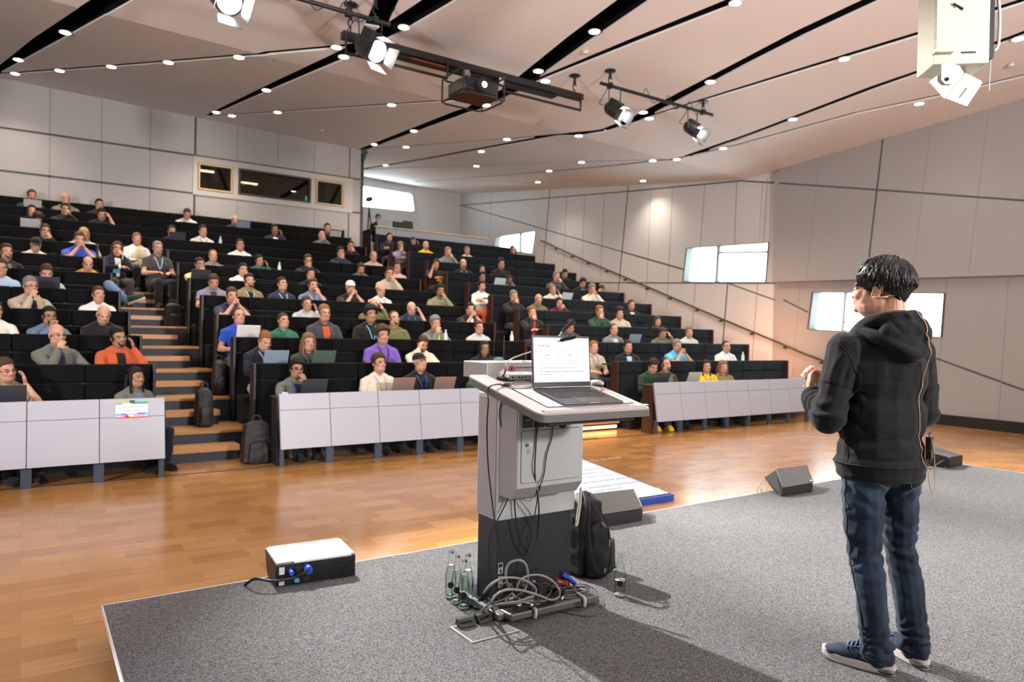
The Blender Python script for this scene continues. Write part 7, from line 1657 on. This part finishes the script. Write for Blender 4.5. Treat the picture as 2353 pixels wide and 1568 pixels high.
em=MB(); em.tube([HY@V(p) for p in [(.090,-.048,1.152),(.092,-.020,1.150),(.086,.015,1.150)]],.0026,7); em.tube([HY@V(p) for p in smooth_path([(.090,-.048,1.152),(.092,-.047,1.168),(.090,-.040,1.19)],4)],.0016,6); em.tube([HY@V(p) for p in smooth_path([(.092,-.022,1.150),(.094,-.012,1.178),(.094,-.020,1.212),(.090,-.040,1.214),(.086,-.048,1.198)],5)],.0014,6); hob('ear_microphone',em,mat('tan ear piece',(.66,.48,.28),.4))
pk_=MB(); Mk=Matrix.Translation((-.135,.128,.945))@Matrix.Rotation(math.radians(38),4,'Z'); pk_.box((0,0,0),(.062,.022,.095),M=Mk); TP=hob('belt_transmitter',pk_,mat('gloss black',(.012,.012,.013),.2),smooth=40,bevel=.004)
pk_=MB(); pk_.cyl(Mk@V((-.015,0,.045)),Mk@V((-.015,0,.062)),.004,8); pk_.cyl(Mk@V((.012,0,.045)),Mk@V((.012,0,.060)),.004,8); o=ob('transmitter_plugs',pk_,m_chr,smooth=40); o.parent=TP
pk_=MB().box((0,.0115,.01),(.012,.002,.03),M=Mk); o=ob('transmitter_mark',pk_,m_steel); o.parent=TP
# jeans -----------------------------------------------------------
m=MB(); m.ell((0,.0,.905),(.168,.128,.10)); m.ell((0,.0,.84),(.165,.125,.09))
for k,s in (('L',1),('R',-1)):
    m.ell((s*.075,.048,.845),(.088,.085,.095)); kn=KNE[k]; an=ANK[k]
    m.cap(HIP[k],HIP[k].lerp(kn,.55),.096,.082); m.cap(HIP[k].lerp(kn,.5),kn,.083,.068); m.cap(kn,kn.lerp(an,.45)+V((0,.012,0)),.068,.064); m.cap(kn.lerp(an,.4)+V((0,.012,0)),an-V((0,0,.035)),.064,.060); m.ell(an-V((0,.01,.02)),(.066,.070,.045))
def jfold(co,n):
    d=.006*noise.noise(V((co.x*9,co.y*9,co.z*7)))+.003*noise.noise(V((co.x*18+co.z*8,co.y*18,co.z*34)))
    for k in 'LR':
        kz=KNE[k].z; side=1 if k=='L' else -1
        if co.x*side>-.01:
            a=math.exp(-((co.z-kz-.02)/.13)**2); d+=a*(.0042*math.sin(co.z*105+co.x*30*side+co.y*20+7*noise.noise(co*9))+.004*noise.noise(V((co.x*10,co.y*10,co.z*42))))
            a=math.exp(-((co.z-.13)/.075)**2); d+=a*(.004*math.sin(co.z*120+co.x*30+6*noise.noise(co*13))+.004*noise.noise(V((co.x*14,co.y*14,co.z*50))))
            a=math.exp(-((co.z-.74)/.09)**2); d+=a*.0045*math.sin(co.z*60-co.x*55*side+co.y*30+4*noise.noise(co*9))
    return d
jeans=remesh(m,.006,3,disp=jfold,name='jeans')
def denim():
    m_,nt,b=_mat('blue denim'); N=nt.nodes; L=nt.links; tc=N.new('ShaderNodeTexCoord'); n=N.new('ShaderNodeTexNoise'); n.inputs['Scale'].default_value=5; n.inputs['Detail'].default_value=5; mp=N.new('ShaderNodeMapping'); mp.inputs['Scale'].default_value=(1,1,.6); L.new(tc.outputs['Object'],mp.inputs[0]); L.new(mp.outputs[0],n.inputs['Vector'])
    cr=N.new('ShaderNodeValToRGB'); cr.color_ramp.elements[0].position=.42; cr.color_ramp.elements[0].color=(.006,.014,.030,1); cr.color_ramp.elements[1].position=.72; cr.color_ramp.elements[1].color=(.030,.068,.115,1); L.new(n.outputs['Fac'],cr.inputs[0]); 
    w_=N.new('ShaderNodeTexNoise'); w_.inputs['Scale'].default_value=900; L.new(tc.outputs['Object'],w_.inputs['Vector']); mx=N.new('ShaderNodeMix'); mx.data_type='RGBA'; mx.blend_type='OVERLAY'; mx.inputs[0].default_value=.5; L.new(cr.outputs[0],mx.inputs[6]); L.new(w_.outputs['Fac'],mx.inputs[7]); L.new(mx.outputs[2],b.inputs['Base Color'])
    bp=N.new('ShaderNodeBump'); bp.inputs['Strength'].default_value=.3; bp.inputs['Distance'].default_value=.001; L.new(w_.outputs['Fac'],bp.inputs['Height']); L.new(bp.outputs[0],b.inputs['Normal']); b.inputs['Roughness'].default_value=.8; b.inputs['Specular IOR Level'].default_value=.25; b.inputs['Sheen Weight'].default_value=.15; return m_
jeans.materials.append(denim()); JE=hob('jeans',jeans,None); jt=bvh(jeans)
m_st=mat('stitching',(.16,.19,.22),.8); m_std=mat('dark denim edge',(.008,.014,.026),.8)
js_=MB()
for s in (-1,1):
    pk=[(s*.035,.16,.865),(s*.125,.15,.875),(s*.128,.15,.775),(s*.085,.15,.735),(s*.038,.15,.760),(s*.035,.16,.865)]
    js_.tube(drape(jt,pk,.0008,8),.0013,4)
js_.tube(drape(jt,[(0,.16,.93),(0,.16,.85),(0,.13,.78)],.0008,8),.0018,4)
o=ob('stitching',js_,m_st,smooth=180); o.parent=JE
js_=MB()
for k,s in (('L',1),('R',-1)):
    js_.tube(drape(jt,[(s*.20,-.01,.90),HIP[k]+V((s*.12,-.01,-.05)),KNE[k]+V((s*.09,.0,.08)),KNE[k]+V((s*.09,.0,-.1)),ANK[k]+V((s*.09,0,.1)),ANK[k]+V((s*.09,0,-.03))],.0008,8),.0022,4)
    c=ANK[k]-V((0,.01,.040)); js_.tube(drape(jt,[c+V((.08*math.cos(t),.08*math.sin(t),0)) for t in [2*math.pi*i/12 for i in range(13)]],.0005),.0032,5)
js_.tube(drape(jt,[(.2*math.cos(t),.16*math.sin(t),.935) for t in [2*math.pi*i/16 for i in range(17)]],.001),.004,5)
o=ob('side_seams',js_,m_std,smooth=180); o.parent=JE
# shoes -----------------------------------------------------------
m_kn=mat('navy knit',(.012,.022,.050),.75,bump=.4,bscale=700); m_sole=mat('off white sole',(.62,.58,.55),.5); m_air=mat('dark clear heel',(.05,.055,.05),.12,coat=.5); m_lace=mat('slate laces',(.10,.14,.22),.8); m_silv=mat('silver print',(.30,.36,.38),.35,metal=.4)
def outline(L,w,z,k=1,n=40):
    P=[]
    for i in range(n):
        t=2*math.pi*i/n; x=L*(.5-.5*math.cos(t)); u=x/L; hw=w*(.78+.30*math.sin(math.pi*min(1,u*1.05))*(u**.6)) *(math.sin(t) if 1 else 1)
        yy=hw*abs(math.sin(t))**-.35 if abs(math.sin(t))>.02 else 0; P.append(V((x,yy*k,z)))
    return P
for k,s in (('L',1),('R',-1)):
    h,t_=FT[k]; d=(t_-h).normalized(); L=.292; F_=frame(h-d*.012,d,V((-d.y,d.x,0)))
    sh=thing('x','x','x') if False else None
    m=MB(); m.ell((.052,0,.065),(.048,.037,.050)); m.ell((.125,0,.055),(.085,.042,.048)); m.ell((.19,0,.046),(.075,.046,.034)); m.ell((.24,0,.040),(.045,.040,.024)); m.tube([(.035,0,.09),(.05,0,.115)],[.040,.036],14); m.ell((.105,0,.092),(.05,.028,.030)); m.box((.14,0,.030),(.22,.06,.02))
    m.xf(F_); up_=remesh(m,.005,4,name='trainer'); up_.materials.append(m_kn); SHO_=hob('trainer',up_,None); st_=bvh(up_)
    def sole(w,z0,z1,x0=0,L_=L,nn=36):
        lo=[];hi=[]
        for i in range(nn):
            t=2*math.pi*i/nn; cx=-math.cos(t); sy=math.sin(t); x=x0+L_*(.5+.5*cx*abs(cx)**-.12 if abs(cx)>.01 else .5); u=(x-x0)/L_; hw=w*(.82+.22*math.sin(math.pi*min(1,max(0,u*.9+.05)))) ; y=hw*(abs(sy)**.55)*(1 if sy>0 else -1); rise=.018*max(0,(u-.75)/.25)**2
            lo.append(V((x,y*.94,z0+rise))); hi.append(V((x,y,z1+rise*.8)))
        return MB().hexa(lo,hi)
    a=sole(.044,.006,.036); a.xf(F_); o=ob('midsole',a,m_sole,smooth=50); o.parent=SHO_
    a=sole(.0445,.0,.0065); a.xf(F_); o=ob('outsole',a,mat('worn outsole',(.22,.20,.18),.7),smooth=50); o.parent=SHO_
    a=MB(); a.ell((.040,0,.016),(.047,.045,.014)); a.xf(F_); o=ob('heel_cushion',a,m_air,smooth=180); o.parent=SHO_
    a=MB()
    for i in range(5):
        x=.115+i*.017; z=.115-i*.009; a.tube(drape(st_,[F_@V((x,-.030,z-.012)),F_@V((x+.006,0,z+.012)),F_@V((x,.030,z-.012))],.002,5),.0034,6)
        if i<4: a.tube(drape(st_,[F_@V((x,-.026,z-.010)),F_@V((x+.012,.0,z+.010)),F_@V((x+.018,.026,z-.018))],.004,5),.0026,6)
    o=ob('laces',a,m_lace,smooth=180); o.parent=SHO_
    a=MB(); a.tube(drape(st_,[F_@V((.185,-.022,.09)),F_@V((.20,0,.10)),F_@V((.185,.022,.09))],.0015,6),.004,5); a.tube(drape(st_,[F_@V((.10,-.034,.11)),F_@V((.14,-.034,.095)),F_@V((.185,-.022,.08))],.0015,6),.003,5); a.tube(drape(st_,[F_@V((.10,.034,.11)),F_@V((.14,.034,.095)),F_@V((.185,.022,.08))],.0015,6),.003,5); o=ob('lace_guard',a,m_lace,smooth=180); o.parent=SHO_
    for sd in (1,-1):
        a=MB(); q=lambda x,z: F_@V((x,sd*.07,z))
        a.tube(drape(st_,[q(.098,.074),q(.108,.079),q(.128,.077),q(.122,.069),q(.104,.068),q(.096,.060),q(.112,.055),q(.124,.058)],.0012,5),.0020,5); a.tube(drape(st_,[q(.104,.082),q(.120,.083),q(.134,.080)],.0012,5),.0014,5); a.tube(drape(st_,[q(.092,.056),q(.104,.050),q(.120,.050)],.0012,5),.0014,5)
        o=ob('side_emblem',a,m_silv,smooth=180); o.parent=SHO_
        a=MB(); a.tube(drape(st_,[q(.052,.050),q(.040,.070)],.0012,5),.0022,5); o=ob('heel_print',a,m_silv,smooth=180); o.parent=SHO_

def lean(o):
    if o.type=='MESH' and not o.data.get('leaned'):
        for v in o.data.vertices:
            f=max(0,min(1,(v.co.z-.10)/.75)); v.co.x+=.038*f; v.co.y-=.034*f
        o.data.update(); o.data['leaned']=1
    for c in o.children: lean(c)
lean(HERO)
